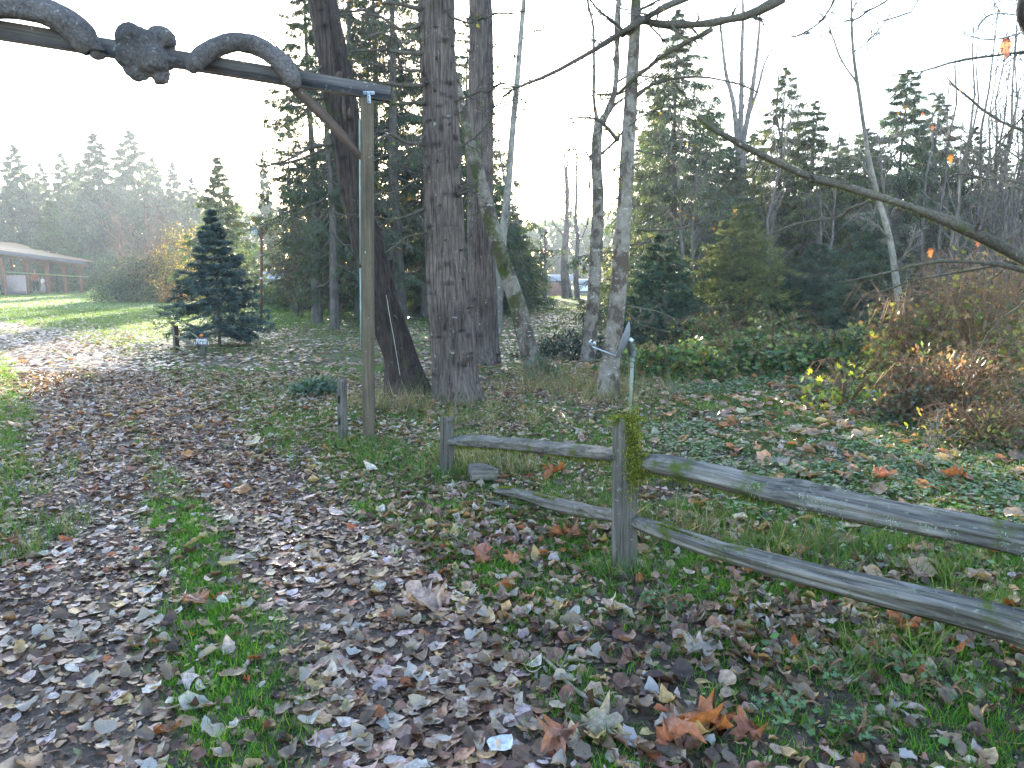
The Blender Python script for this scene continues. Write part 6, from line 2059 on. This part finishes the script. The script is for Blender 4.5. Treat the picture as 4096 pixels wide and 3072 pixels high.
# bracket behind the bowl
a = Acc()
br0 = mid - nrm * 0.065
br1 = ptp + np.array([0.005, 0, 0.02])
box(a, (br0 + br1) / 2 + (0, 0, 0.005), (np.linalg.norm(br1 - br0), 0.05, 0.075), basis(br1 - br0), (1, 1, 1), 0.006)
box(a, ptp + (0.002, 0, 0.025), (0.052, 0.055, 0.07), None, (1, 1, 1), 0.006)
a.build('bracket', plain_mat('olive_grey_bracket', (0.13, 0.14, 0.13), 0.5, 0.3), dish)
a = Acc()
tubes(a, [mid - nrm * 0.07 + (0, -0.03, 0.035), mid - nrm * 0.105 + (0, -0.035, 0.02)], [0.020, 0.020], 12, (1, 1, 1), cap=True)
a.build('label_cap', lgrey, dish, smooth=True)
# feed arm and horn
a = Acc()
f0, f1 = bot_ + nrm * 0.0 + np.array([0.0, 0, 0.01]), dl(2368, 1386)
box(a, (f0 + f1) / 2, (np.linalg.norm(f1 - f0), 0.018, 0.014), basis(f1 - f0), (1, 1, 1), 0.003)
arm = a.build('feed_arm', plain_mat('pale_steel_arm', (0.52, 0.55, 0.60), 0.4, 0.4, 40, 0.1, 0), dish)
a = Acc()
box(a, f1 + (-0.012, 0, 0.022), (0.045, 0.04, 0.045), rotm('Y', 0.3), (1, 1, 1), 0.008)
hd = a.build('receiver', grey, dish)
a = Acc()
tubes(a, [f1 + (0.012, 0, 0.035), f1 + (0.032, 0, 0.040), f1 + (0.036, 0, 0.041)], [0.013, 0.019, 0.017], 12, (1, 1, 1), cap=True)
a.build('feed_horn', lgrey, hd, smooth=True)
a = Acc()
box(a, f1 + (-0.020, 0, 0.058), (0.040, 0.038, 0.012), rotm('Y', -0.75), (1, 1, 1), 0.003)
a.build('receiver_cap', lgrey, hd)
a = Acc()
tubes(a, smooth_path([f0 + (0.02, 0.01, 0), f0 + (0.06, 0.0, -0.025), ptp + (-0.02, -0.02, -0.05), ptp + (0.016, -0.018, -0.07), ptp + (0.023, -0.014, -0.2), np.array([0.025, -0.012, 0.3]), np.array([0.022, -0.01, 0.0])], 40), [0.0035] * 40, 6, (1, 1, 1))
tubes(a, smooth_path([ptp + (-0.015, -0.02, -0.12), ptp + (-0.055, -0.02, -0.11), ptp + (-0.08, 0, -0.08), ptp + (-0.07, 0, -0.03)], 14), [0.003] * 14, 6, (1, 1, 1))
for f_ in (0.35, 0.62, 0.85):
    q = ptp * f_
    tubes(a, q + np.stack([np.cos(np.linspace(0, 6.6, 14)) * 0.0235, np.sin(np.linspace(0, 6.6, 14)) * 0.0235, np.zeros(14)], -1), [0.002] * 14, 4, (1, 1, 1))
a.build('cable', blackp, dish, smooth=True)

# ------------------------------------------------------------------ yard lamp, sign, little fence
rust = plain_mat('rusty_steel', (0.15, 0.065, 0.045), 0.7, 0.2, 30, 0.3, 0.2)
pl = G(1044, 1298)
lamp = empty('yard_lamp', pl, 'rusty pole with a white yard lamp hung on its left', 'lamp post')
lt = at(1047, 912, pl[1]) - np.array(lamp.location)
a = Acc()
tubes(a, [(0, 0, -0.2), lt * 0.5, lt], [0.045, 0.043, 0.040], 12, (1, 1, 1), cap=True)
a.build('pole', rust, lamp, smooth=True)
Yl = pl[1]
lo_ = np.array(lamp.location)
def ll(px, py):
    return at(px, py, Yl) - lo_
a = Acc()
tubes(a, smooth_path([ll(1047, 955), ll(1036, 935), ll(1030, 920), ll(1020, 918)], 10), [0.014] * 10, 6, (1, 1, 1))
a.build('arm', dk, lamp)
a = Acc()
cx_ = ll(1018, 918)
tubes(a, [cx_ + (0, 0, 0.09), cx_ + (0, 0, 0.07), cx_ + (0, 0, 0.05), cx_ + (0, 0, -0.005), cx_ + (0, 0, -0.02)], [0.015, 0.035, 0.05, 0.055, 0.09], 16, (1, 1, 1), cap=True)
a.build('lamp_cap', zinc, lamp, smooth=True)
gl, nt, b = new_mat('lamp_glass')
b.inputs['Base Color'].default_value = (0.86, 0.87, 0.88, 1)
b.inputs['Roughness'].default_value = 0.25
b.inputs['Transmission Weight'].default_value = 0.1
a = Acc()
tubes(a, [cx_ + (0, 0, -0.022), cx_ + (0, 0, -0.07), cx_ + (0, 0, -0.13), cx_ + (0, 0, -0.17), cx_ + (0, 0, -0.175)], [0.105, 0.108, 0.095, 0.085, 0.03], 18, (1, 1, 1), cap=True)
a.build('lamp_glass', gl, lamp, smooth=True)
a = Acc()
q = ll(1046, 1020)
tubes(a, [q + (-0.07, -0.04, 0), q + (0.07, -0.04, 0)], [0.008, 0.008], 6, (1, 1, 1), cap=True)
a.build('cross_bolt', zinc, lamp)
a = Acc()
q = ll(1047, 1113)
tubes(a, [q + (-0.04, -0.06, -0.01), q + (0.0, -0.06, 0.0), q + (0.07, -0.05, 0.015)], [0.02, 0.025, 0.012], 8, (1, 1, 1), cap=True)
a.build('insulator', lgrey, lamp, smooth=True)

ps = G(812, 1422)
sign = empty('warning_sign', ps, 'BEWARE OF THE DOG sign on a short mossy post below the spruce', 'sign')
so = np.array(sign.location)
Ysg = ps[1]
def sl(px, py, dy=0.0):
    return at(px, py, Ysg + dy) - so
a = Acc()
rail(a, [np.array([0, 0, -0.1]), np.array([0, 0, 0.1]), sl(810, 1372)], [0.10, 0.095, 0.09], [0.09, 0.085, 0.08], seed=31, n=20, sides=12) if False else tubes(a, [np.array([0, 0, -0.1]), sl(812, 1400), sl(810, 1372)], [0.055, 0.052, 0.05], 12, (1, 1, 1), cap=True)
a.build('post', M['post'], sign, smooth=True)
wdt = 48 / FPX * Ysg
hgt_ = 30 / FPX * Ysg
c_ = sl(807, 1366, -0.065)
board_m = plain_mat('dark_plum_board', (0.075, 0.045, 0.065), 0.7, 0, 40, 0.2)
frame_m = plain_mat('sign_frame_wood', (0.13, 0.10, 0.11), 0.8, 0, 40, 0.3)
a = Acc()
box(a, c_, (wdt * 0.9, 0.018, hgt_ * 0.88), None, (1, 1, 1), 0.002)
bd_ = a.build('board', board_m, sign)
a = Acc()
for s_ in (-1, 1):
    box(a, c_ + (s_ * wdt * 0.48, -0.006, 0), (0.016, 0.036, hgt_ * 1.05), None, (1, 1, 1), 0.002)
    box(a, c_ + (0, -0.008, s_ * hgt_ * 0.49), (wdt * 0.92, 0.036, 0.014), None, (1, 1, 1), 0.002)
a.build('frame', frame_m, sign)
white = plain_mat('white_lettering', (0.70, 0.71, 0.73), 0.6, 0, 80, 0.05, 0)


def text(s, size, loc, parent, sx=1.0):
    cu = bpy.data.curves.new('lettering', 'FONT')
    cu.body = s
    cu.size = size
    cu.align_x = 'CENTER'
    cu.align_y = 'CENTER'
    cu.extrude = 0.001
    cu.offset = 0.0022
    cu.materials.append(white)
    tmp = bpy.data.objects.new('lettering', cu)
    me = bpy.data.meshes.new_from_object(tmp)
    bpy.data.objects.remove(tmp)
    o = bpy.data.objects.new('lettering', me)
    col.objects.link(o)
    o.parent = parent
    o.location = tuple(float(q) for q in loc)
    o.rotation_euler = (R(90), 0, 0)
    o.scale = (sx, 1, 1)


text('BEWARE', hgt_ * 0.47, c_ + (0, -0.0125, hgt_ * 0.19), bd_, 0.92)
text('OF THE DOG', hgt_ * 0.47, c_ + (0, -0.0125, -hgt_ * 0.21), bd_, 0.70)
a = Acc()
q = sl(806, 1342, -0.06)
u_, v_ = np.meshgrid(np.linspace(0, math.pi, 12), np.arange(24) / 24 * 2 * math.pi, indexing='ij')
d = np.stack([np.sin(u_) * np.cos(v_), np.sin(u_) * np.sin(v_), np.cos(u_) * 0.85], -1)
V = q + d * (0.036 * (1 + 0.07 * np.cos(v_ * 8)))[..., None]
idx = np.arange(12 * 24).reshape(12, 24)
a.add(V.reshape(-1, 3), np.stack([idx[:-1], idx[1:], np.roll(idx[1:], -1, 1), np.roll(idx[:-1], -1, 1)], -1).reshape(-1, 4), None, (1, 1, 1))
pk = a.build('pumpkin', plain_mat('orange_pumpkin', (0.55, 0.16, 0.02), 0.45, 0, 20, 0.15, 0.05), None, smooth=True)
pk.location = tuple(so)
tag(pk, 'tiny orange pumpkin sitting on top of the warning sign', 'pumpkin')
b = Acc()
tubes(b, [q + (0, 0, 0.028), q + (0.004, 0, 0.042)], [0.006, 0.004], 6, (1, 1, 1), cap=True)
b.build('stalk', M['post'], pk)

pf = G(697, 1405)
lf_ = empty('garden_fence', pf, 'small old rail fence sloping down to the warning sign', 'fence')
lo2 = np.array(lf_.location)
Yf = pf[1]
a = Acc()
box(a, at(696, 1358, Yf) - lo2, (0.035, 0.035, 0.62), None, (1.5, 1.5, 1.3), 0.004)
a.build('post', M['post'], lf_)
a = Acc()
box(a, at(706, 1350, Yf + 0.1) - lo2 + (0, 0, -0.05), (0.075, 0.07, 0.60), None, (0.55, 0.42, 0.35), 0.004)
a.build('post', M['brace'], lf_)
for (p0, p1, wd) in [((700, 1342), (790, 1385), 0.045), ((702, 1385), (752, 1412), 0.04), ((755, 1325), (800, 1355), 0.035)]:
    a = Acc()
    A_, B_ = at(*p0, Yf) , at(*p1, Ysg)
    rail(a, [A_, (A_ + B_) / 2, B_], [wd] * 3, [wd] * 3, seed=int(p0[0]), n=16, sides=8, c=(0.9, 0.95, 0.7))
    aligned(a, 'rail', M['rail'], lf_, B_ - A_, A_)

# ------------------------------------------------------------------ people and dog
def skin_mesh(name, verts, edges, radii, mat, parent=None, levels=1, root=0):
    me = bpy.data.meshes.new(name)
    me.from_pydata([tuple(map(float, v)) for v in verts], edges, [])
    me.update()
    o = bpy.data.objects.new(name, me)
    col.objects.link(o)
    o.parent = parent
    md = o.modifiers.new('skin', 'SKIN')
    for i, r_ in enumerate(radii):
        sv_ = me.skin_vertices[0].data[i]
        sv_.radius = (r_, r_) if np.isscalar(r_) else r_
        sv_.use_root = (i == root)
    md.use_smooth_shade = True
    sb = o.modifiers.new('sub', 'SUBSURF')
    sb.levels = levels
    sb.render_levels = levels
    me.materials.append(mat)
    return o


def person(px, Y, h, lab_, shirt, trousers, hair, rz, long_skirt=False, lean=0.0):
    p = stand(px, Y)
    e = empty('person', p, lab_, 'person', rz=rz)
    k = h / 1.75
    V = [(0, 0, 0.95), (0, 0, 1.10), (0, 0.0, 1.32), (0, 0, 1.46), (0, 0, 1.53), (0, -0.02, 1.62), (0, -0.01, 1.72),
         (0.10, 0, 0.88), (0.11, -0.01, 0.50), (0.12, 0.02, 0.09), (0.13, -0.12, 0.04), (-0.10, 0, 0.88), (-0.11, -0.03, 0.50), (-0.12, 0.02, 0.09), (-0.13, -0.12, 0.04),
         (0.17, 0, 1.42), (0.24, 0.02, 1.16), (0.22, -0.12, 0.95), (0.21, -0.18, 0.87), (-0.17, 0, 1.42), (-0.24, 0.02, 1.16), (-0.20, -0.16, 0.98), (-0.17, -0.22, 0.92)]
    V = [(x * k, y * k - lean * max(0, z - 0.95) * k, z * k) for x, y, z in V]
    E = [(0, 1), (1, 2), (2, 3), (3, 4), (4, 5), (5, 6), (0, 7), (7, 8), (8, 9), (9, 10), (0, 11), (11, 12), (12, 13), (13, 14), (2, 15), (15, 16), (16, 17), (17, 18), (2, 19), (19, 20), (20, 21), (21, 22)]
    Rd = [0.14, 0.13, 0.15, 0.07, 0.055, 0.085, 0.07, 0.085, 0.06, 0.045, 0.035, 0.085, 0.06, 0.045, 0.035, 0.06, 0.045, 0.035, 0.03, 0.06, 0.045, 0.035, 0.03]
    skin_mesh('body', V, E, [r_ * k for r_ in Rd], plain_mat('skin_tone', (0.45, 0.27, 0.19), 0.5, 0, 5, 0.05, 0), e)
    f = lambda i: V[i]
    sm = plain_mat('shirt_cloth', shirt, 0.85, 0, 30, 0.15, 0.1)
    skin_mesh('shirt', [f(0), f(1), f(2), (f(3)[0], f(3)[1], f(3)[2] - 0.03 * k), f(15), f(16), f(19), f(20)], [(0, 1), (1, 2), (2, 3), (2, 4), (4, 5), (2, 6), (6, 7)], [q * k for q in (0.16, 0.15, 0.175, 0.08, 0.075, 0.06, 0.075, 0.06)], sm, e)
    tm = plain_mat('trouser_cloth', trousers, 0.85, 0, 30, 0.15, 0.1)
    if long_skirt:
        a = Acc()
        tubes(a, [(0, 0, 1.0 * k), (0, 0, 0.8 * k), (0, 0, 0.5 * k), (0, 0, 0.22 * k)], [0.13 * k, 0.18 * k, 0.22 * k, 0.26 * k], 14, (1, 1, 1), cap=True)
        a.build('skirt', tm, e, smooth=True)
    else:
        skin_mesh('trousers', [f(0), f(7), f(8), f(9), f(11), f(12), f(13)], [(0, 1), (1, 2), (2, 3), (0, 4), (4, 5), (5, 6)], [q * k for q in (0.155, 0.10, 0.078, 0.065, 0.10, 0.078, 0.065)], tm, e)
    a = Acc()
    hc = np.array(f(5)) + np.array([0, 0.02 * k, 0.045 * k])
    u_, v_ = np.meshgrid(np.linspace(0, math.pi * 0.62, 8), np.arange(14) / 14 * 2 * math.pi, indexing='ij')
    d = np.stack([np.sin(u_) * np.cos(v_), np.sin(u_) * np.sin(v_) * 1.1, np.cos(u_)], -1)
    idx = np.arange(8 * 14).reshape(8, 14)
    a.add((hc + d * 0.112 * k).reshape(-1, 3), np.stack([idx[:-1], idx[1:], np.roll(idx[1:], -1, 1), np.roll(idx[:-1], -1, 1)], -1).reshape(-1, 4), None, (1, 1, 1))
    a.build('hair', plain_mat('hair', hair, 0.6, 0, 40, 0.3, 0.2), e, smooth=True)


person(138, 58.5, 1.85, 'person in an orange-brown top and dark trousers inside the shelter', (0.36, 0.13, 0.07), (0.03, 0.025, 0.04), (0.30, 0.20, 0.10), 0.5, lean=0.15)
person(167, 58.0, 1.38, 'smaller person in a white top and grey skirt beside the shelter post', (0.75, 0.68, 0.66), (0.35, 0.32, 0.32), (0.32, 0.2, 0.12), -0.4, True)
p = stand(985, 37)
dg = empty('dog', p, 'black dog standing in the field between the blue spruce and the lamp', 'dog', rz=0.35)
DV = [(-0.26, 0, 0.50), (-0.05, 0, 0.50), (0.20, 0, 0.52), (0.32, 0, 0.64), (0.40, 0, 0.72), (0.52, 0, 0.69),
      (-0.28, 0.08, 0.36), (-0.24, 0.08, 0.27), (-0.33, 0.08, 0.17), (-0.30, 0.08, 0.02), (-0.28, -0.08, 0.36), (-0.22, -0.08, 0.27), (-0.31, -0.08, 0.17), (-0.27, -0.08, 0.02),
      (0.22, 0.08, 0.36), (0.21, 0.08, 0.18), (0.23, 0.08, 0.02), (0.24, -0.08, 0.36), (0.25, -0.08, 0.18), (0.27, -0.08, 0.02), (-0.40, 0, 0.52), (-0.52, 0, 0.40), (0.37, 0.045, 0.80), (0.37, -0.045, 0.80)]
DE = [(0, 1), (1, 2), (2, 3), (3, 4), (4, 5), (0, 6), (6, 7), (7, 8), (8, 9), (0, 10), (10, 11), (11, 12), (12, 13), (2, 14), (14, 15), (15, 16), (2, 17), (17, 18), (18, 19), (0, 20), (20, 21), (4, 22), (4, 23)]
DR = [0.11, 0.115, 0.13, 0.075, 0.075, 0.035, 0.06, 0.045, 0.028, 0.03, 0.06, 0.045, 0.028, 0.03, 0.05, 0.035, 0.03, 0.05, 0.035, 0.03, 0.03, 0.018, 0.018, 0.018]
skin_mesh('body', DV, DE, DR, plain_mat('black_fur', (0.012, 0.011, 0.012), 0.7, 0, 60, 0.4, 0.2), dg)
a = Acc()
p = stand(960, 38)
box(a, (0, 0, 0.22), (2.3, 0.25, 0.08), rotm('Z', 0.1), (1.4, 1.4, 1.4), 0.01)
for s_ in (-0.9, 0.9):
    box(a, (s_, 0, 0.09), (0.3, 0.22, 0.18), None, (1, 1, 1), 0.01)
o = a.build('plank_bench', M['post'], None, loc=tuple(p))
tag(o, 'low grey plank lying on blocks behind the blue spruce', 'plank')

# ------------------------------------------------------------------ open shelter at the left
roofm = plain_mat('tan_roofing', (0.36, 0.22, 0.12), 0.8, 0, 2.5, 0.15, 0.1)
fasm = plain_mat('grey_fascia_board', (0.11, 0.095, 0.10), 0.8, 0, 6, 0.2, 0.1)
postm = plain_mat('red_brown_post', (0.17, 0.075, 0.035), 0.8, 0, 6, 0.35, 0.2)
plym = plain_mat('pinkish_plywood', (0.33, 0.25, 0.23), 0.8, 0, 4, 0.15, 0.1)
YA, YB = 60.0, 53.0
eR, eL = at(332, 1043, YA), at(-240, 968, YB - 3.5)
rR, rL = at(60, 972, YA + 2.5), at(-260, 945, YB + 2)
bR_ = at(380, 1046, YA + 7.5)
bL_ = at(-200, 985, YB + 9)
sh = empty('open_shelter', (float(at(150, 1090, 57)[0]), 57.0, 0.0), 'open timber shelter with tan roof at the left edge', 'shelter')
so2 = np.array(sh.location)
a = Acc()
t_ = 0.05
for q in ([eL, eR, rR, rL], [eR, bR_, rR, rR], [rL, rR, bR_, bL_]):
    q = np.array(q)
    if np.allclose(q[2], q[3]):
        q = q[:3]
        a.add(np.concatenate([q, q - (0, 0, t_)]) - so2, [(0, 1, 4, 3), (1, 2, 5, 4), (2, 0, 3, 5)], [(0, 1, 2), (5, 4, 3)], (1, 1, 1))
    else:
        a.add(np.concatenate([q, q - (0, 0, t_)]) - so2, [(0, 1, 2, 3), (7, 6, 5, 4), (0, 1, 5, 4), (1, 2, 6, 5), (2, 3, 7, 6), (3, 0, 4, 7)], None, (1, 1, 1))
a.build('roof', roofm, sh)
a = Acc()
dv = eR - eL
L_ = np.linalg.norm(dv)
box(a, (eR + eL) / 2 + (0, -0.05, -0.16) - so2, (L_, 0.06, 0.28), basis(dv), (1, 1, 1), 0.01)
a.build('fascia', fasm, sh)
a = Acc()
box(a, (eR + eL) / 2 + (0, 0.6, -0.42) - so2, (L_ * 0.97, 0.16, 0.22), basis(dv), (1, 1, 1), 0.01)
a.build('beam', postm, sh)
for (px, w, lb) in [(12, 0.26, 0), (107, 0.26, 1), (188, 0.30, 1), (256, 0.28, 1), (320, 0.2, 0), (48, 0.16, 0)]:
    tY = 1 / np.interp(px, [-240, 332], [1 / (YB - 3.5), 1 / YA])
    Yp = tY + (0.6 if px != 48 else 5.0)
    zt_ = np.interp(px, [-240, 332], [eL[2], eR[2]]) - 0.3
    q = at(px, 1090, Yp)
    a = Acc()
    box(a, (q[0] - so2[0], Yp - so2[1], zt_ / 2), (w, w * 0.8, zt_), None, (1, 1, 1) if lb else (0.8, 0.9, 0.9), 0.02)
    o = a.build('post', postm, sh)
    if px in (188, 320):
        a = Acc()
        d0 = np.array([q[0] - so2[0], Yp - so2[1], zt_ - 0.9])
        d1_ = d0 + np.array([-0.75, 0, 0.8])
        box(a, (d0 + d1_) / 2, (1.15, 0.09, 0.12), basis(d1_ - d0), (1.3, 1.3, 1.3), 0.01)
        a.build('brace', postm, sh)
a = Acc()
q = at(60, 1130, 55.0)
box(a, (q[0] - so2[0], 55.0 - so2[1], 0.72), (1.65, 0.06, 1.45), None, (1, 1, 1), 0.01)
a.build('wall_panel', plym, sh)
a = Acc()
box(a, (q[0] - so2[0], 54.93 - so2[1], 0.13), (1.6, 0.05, 0.24), None, (1.3, 1.3, 1.4), 0.01)
a.build('base_board', fasm, sh)
# long mossy shelf in front of the posts
s0_, s1_ = at(30, 1088, 52.0), at(352, 1108, 57.5)
a = Acc()
box(a, (s0_ + s1_) / 2 - so2, (np.linalg.norm(s1_ - s0_), 0.35, 0.06), basis(s1_ - s0_), (1, 1, 1), 0.01)
a.build('shelf', plain_mat('mossy_green_shelf', (0.22, 0.28, 0.10), 0.6, 0, 4, 0.3, 0.2), sh)
a = Acc()
qb = at(338, 1125, 57.4) - so2
for dx in (-0.12, 0.12):
    box(a, qb + (dx, 0, -0.05), (0.07, 0.07, 0.5), None, (1, 1, 1), 0.01)
box(a, qb + (0, 0, -0.1), (0.34, 0.068, 0.07), None, (1, 1, 1), 0.01)
a.build('shelf_support', postm, sh)
a = Acc()
q = at(84, 1034, 57) 
tubes(a, [q + (0, 0, 0.12), q + (0, 0, 0.05), q, q + (0, 0, -0.02), q + (0, 0, -0.12), q + (0, 0, -0.15)], [0.02, 0.08, 0.15, 0.09, 0.07, 0.03], 14, (1, 1, 1), cap=True)
o = a.build('hanging_lamp', lgrey, None, smooth=True)
tag(o, 'white dome lamp hanging under the shelter roof', 'lamp')
a = Acc()
q = at(-4, 1150, 53.5)
th = np.linspace(0, 2 * math.pi, 30)
tubes(a, np.stack([np.cos(th) * 0.26, th * 0, np.sin(th) * 0.36 + 0.38], -1), np.full(30, 0.085), 8, (1, 1, 1))
o = a.build('tyre', blackp, None, smooth=True, loc=(q[0], 53.5, 0))
tag(o, 'black tyre leaning at the shelter, cut by the left edge', 'tyre')

# ------------------------------------------------------------------ beyond the field: shed, van, pale box
YS = 82.0
zs = -1.0
redm = plain_mat('red_brown_boards', (0.17, 0.065, 0.05), 0.8, 0, 3, 0.25, 0.2)
groof = plain_mat('grey_shingle_roof', (0.19, 0.20, 0.23), 0.8, 0, 5, 0.2, 0.2)
x0, x1 = at(2150, 1150, YS)[0], at(2285, 1150, YS)[0]
zw = at(2200, 1122, YS)[2]
zr = at(2200, 1098, YS + 1.5)[2]
shed = empty('red_shed', ((x0 + x1) / 2, YS, zs), 'low red-brown shed with grey roof at the end of the field', 'shed')
a = Acc()
xl = at(2200, 1150, YS)[0]
hw = zw - zs
box(a, ((xl + x1) / 2 - (x0 + x1) / 2, 1.5, hw / 2), (x1 - xl, 3.0, hw), None, (1, 1, 1), 0.02)
wall_ = a.build('wall', redm, shed)
npl = 14
for k in range(npl):
    a = Acc()
    xx_ = lerp(xl, x1, (k + 0.5) / npl) - (x0 + x1) / 2
    box(a, (xx_, -0.02, hw / 2), ((x1 - xl) / npl - 0.03, 0.04, hw - 0.04), None, (1, 1, 1), 0.004)
    a.build('board', redm, wall_)
a = Acc()
box(a, ((xl + x1) / 2 - (x0 + x1) / 2, -0.06, hw * 0.38), (x1 - xl, 0.05, 0.10), None, (0.5, 0.5, 0.5), 0.01)
a.build('ledge', redm, shed)
a = Acc()
box(a, (x0 - (x0 + x1) / 2 + 0.2, 0.1, hw / 2), (0.28, 0.2, hw), None, (1, 1, 1), 0.01)
a.build('post', redm, shed)
a = Acc()
wx = (x1 - x0) / 2 + 0.25
V = np.array([[-wx, -0.4, hw], [wx, -0.4, hw], [wx, 1.5, hw + zr - zw], [-wx, 1.5, hw + zr - zw], [wx, 3.4, hw], [-wx, 3.4, hw]])
V2 = V - (0, 0, 0.12)
a.add(np.concatenate([V, V2]), [(0, 1, 2, 3), (3, 2, 4, 5), (6, 9, 8, 7), (9, 11, 10, 8), (0, 6, 7, 1), (5, 4, 10, 11), (1, 7, 8, 2), (2, 8, 10, 4), (0, 3, 9, 6), (3, 5, 11, 9)], None, (1, 1, 1))
a.build('roof', groof, shed)

# parked vehicles beyond the shed
def van(px, Y, label, c, w=1.9, h=1.9):
    p = at(px, 1090, Y)
    z0 = zt1(p[0], Y)
    e = empty('parked_van', (p[0], Y, z0), label, 'van')
    cm = plain_mat('van_paint', c, 0.3, 0.2, 3, 0.05, 0)
    gm, nt, b = new_mat('vehicle_glass')
    b.inputs['Base Color'].default_value = (0.12, 0.15, 0.18, 1)
    b.inputs['Roughness'].default_value = 0.05
    b.inputs['Specular IOR Level'].default_value = 0.9
    a = Acc()
    box(a, (0, 2.0, 0.72), (w, 4.2, 0.75), None, (1, 1, 1), 0.12)
    a.build('body', cm, e)
    a = Acc()
    V = np.array([[-w * .46, 0.7, 1.08], [w * .46, 0.7, 1.08], [w * .46, 4.0, 1.08], [-w * .46, 4.0, 1.08], [-w * .39, 1.35, h], [w * .39, 1.35, h], [w * .39, 3.9, h], [-w * .39, 3.9, h]])
    a.add(V, [(0, 1, 5, 4), (1, 2, 6, 5), (2, 3, 7, 6), (3, 0, 4, 7), (4, 5, 6, 7)], None, (1, 1, 1))
    a.build('cabin', cm, e)
    a = Acc()
    V = np.array([[-w * .41, 0.79, 1.17], [w * .41, 0.79, 1.17], [w * .355, 1.25, h - 0.12], [-w * .355, 1.25, h - 0.12]]) + (0, -0.03, 0.02)
    a.add(np.concatenate([V, V + (0, 0.02, -0.01)]), [(0, 1, 2, 3), (4, 7, 6, 5), (0, 4, 5, 1), (1, 5, 6, 2), (2, 6, 7, 3), (3, 7, 4, 0)], None, (1, 1, 1))
    a.build('windscreen', gm, e)
    for sx_ in (-1, 1):
        b_ = Acc()
        box(b_, (sx_ * w * 0.36, -0.12, 0.78), (0.3, 0.06, 0.16), None, (1, 1, 1), 0.02)
        b_.build('headlight', lgrey, e)
        for yy_ in (0.75, 3.3):
            b_ = Acc()
            tubes(b_, [(sx_ * (w / 2 - 0.2), yy_, 0.33), (sx_ * (w / 2 + 0.01), yy_, 0.33)], [0.33, 0.33], 16, (1, 1, 1), cap=True)
            b_.build('wheel', blackp, e)
    b_ = Acc()
    box(b_, (0, -0.13, 0.45), (w * 0.9, 0.08, 0.18), None, (1, 1, 1), 0.03)
    b_.build('bumper', dk, e)


van(2344, 84, 'white van parked facing us beyond the field, beside the shed', (0.70, 0.71, 0.74))
van(2366, 96, 'grey-blue car farther back behind the white van', (0.25, 0.29, 0.36), 1.8, 1.6)
van(2160, 92, 'pale vehicle seen past the left end of the red shed', (0.45, 0.48, 0.56), 1.8, 1.7)
p = stand(1065, 64)
e = empty('trailer', p, 'pale grey trailer top showing over the bramble hedge by the lamp', 'trailer')
a = Acc()
box(a, (0, 1.5, 1.05), (2.6, 3.0, 1.25), None, (1, 1, 1), 0.05)
a.build('box', plain_mat('pale_blue_grey_sheet', (0.42, 0.46, 0.52), 0.5, 0.1, 3, 0.1, 0.05), e)
a = Acc()
box(a, (0, 1.5, 1.70), (2.75, 3.1, 0.06), None, (1, 1, 1), 0.01)
a.build('roof', lgrey, e)
for sx_ in (-1, 1):
    a = Acc()
    tubes(a, [(sx_ * 1.05, 1.5, 0.32), (sx_ * 1.28, 1.5, 0.32)], [0.32, 0.32], 16, (1, 1, 1), cap=True)
    a.build('wheel', blackp, e)

# ------------------------------------------------------------------ dark wood closing the far side of the valley
def wall_of_trees():
    acc = Acc()
    n = 26000
    x = -110 + 240 * rng.random(n)
    y = 112 + 16 * rng.random(n)
    top = 7.5 + 5.0 * n2(x, y * 0, 0.06, 3, 3) + 5 * (1 - sstep(-70, -20, x)) + 3 * np.abs(((x * 0.21) % 1) - 0.5)
    top = top + 4.5 * sstep(25, 60, x)
    z = rng.random(n) ** 0.8 * top
    D = np.stack([rng.normal(size=n) * .5, rng.normal(size=n) * .5, -np.ones(n) * 0.6], -1)
    place(acc, KITE[0], KITE[1], np.stack([x, y, z - 0.5], -1), D, rng.normal(size=(n, 3)), 0.9 + 1.1 * rng.random(n), pal(n, CEDC, 0.25))
    o = acc.build('distant_woods', M['needle'])
    tag(o, 'low hazy line of woods closing the far distance', 'woods', kind='stuff')


wall_of_trees()

# ------------------------------------------------------------------ air: thin mist that lightens the far trees
hz = bpy.data.materials.new('mist')
hz.use_nodes = True
nt = hz.node_tree
nt.nodes.remove(nt.nodes['Principled BSDF'])
pv = nt.nodes.new('ShaderNodeVolumePrincipled')
pv.inputs['Color'].default_value = (0.80, 0.89, 1.0, 1)
pv.inputs['Density'].default_value = 0.0008
pv.inputs['Anisotropy'].default_value = 0.35
nt.links.new(pv.outputs[0], nt.nodes['Material Output'].inputs['Volume'])
a = Acc()
box(a, (0, 105, 15.5), (1000, 300, 36), None, (1, 1, 1))
o = a.build('haze', hz)
tag(o, kind='stuff')
o['label'] = 'thin pale mist in the air over the whole field'
o['category'] = 'haze'
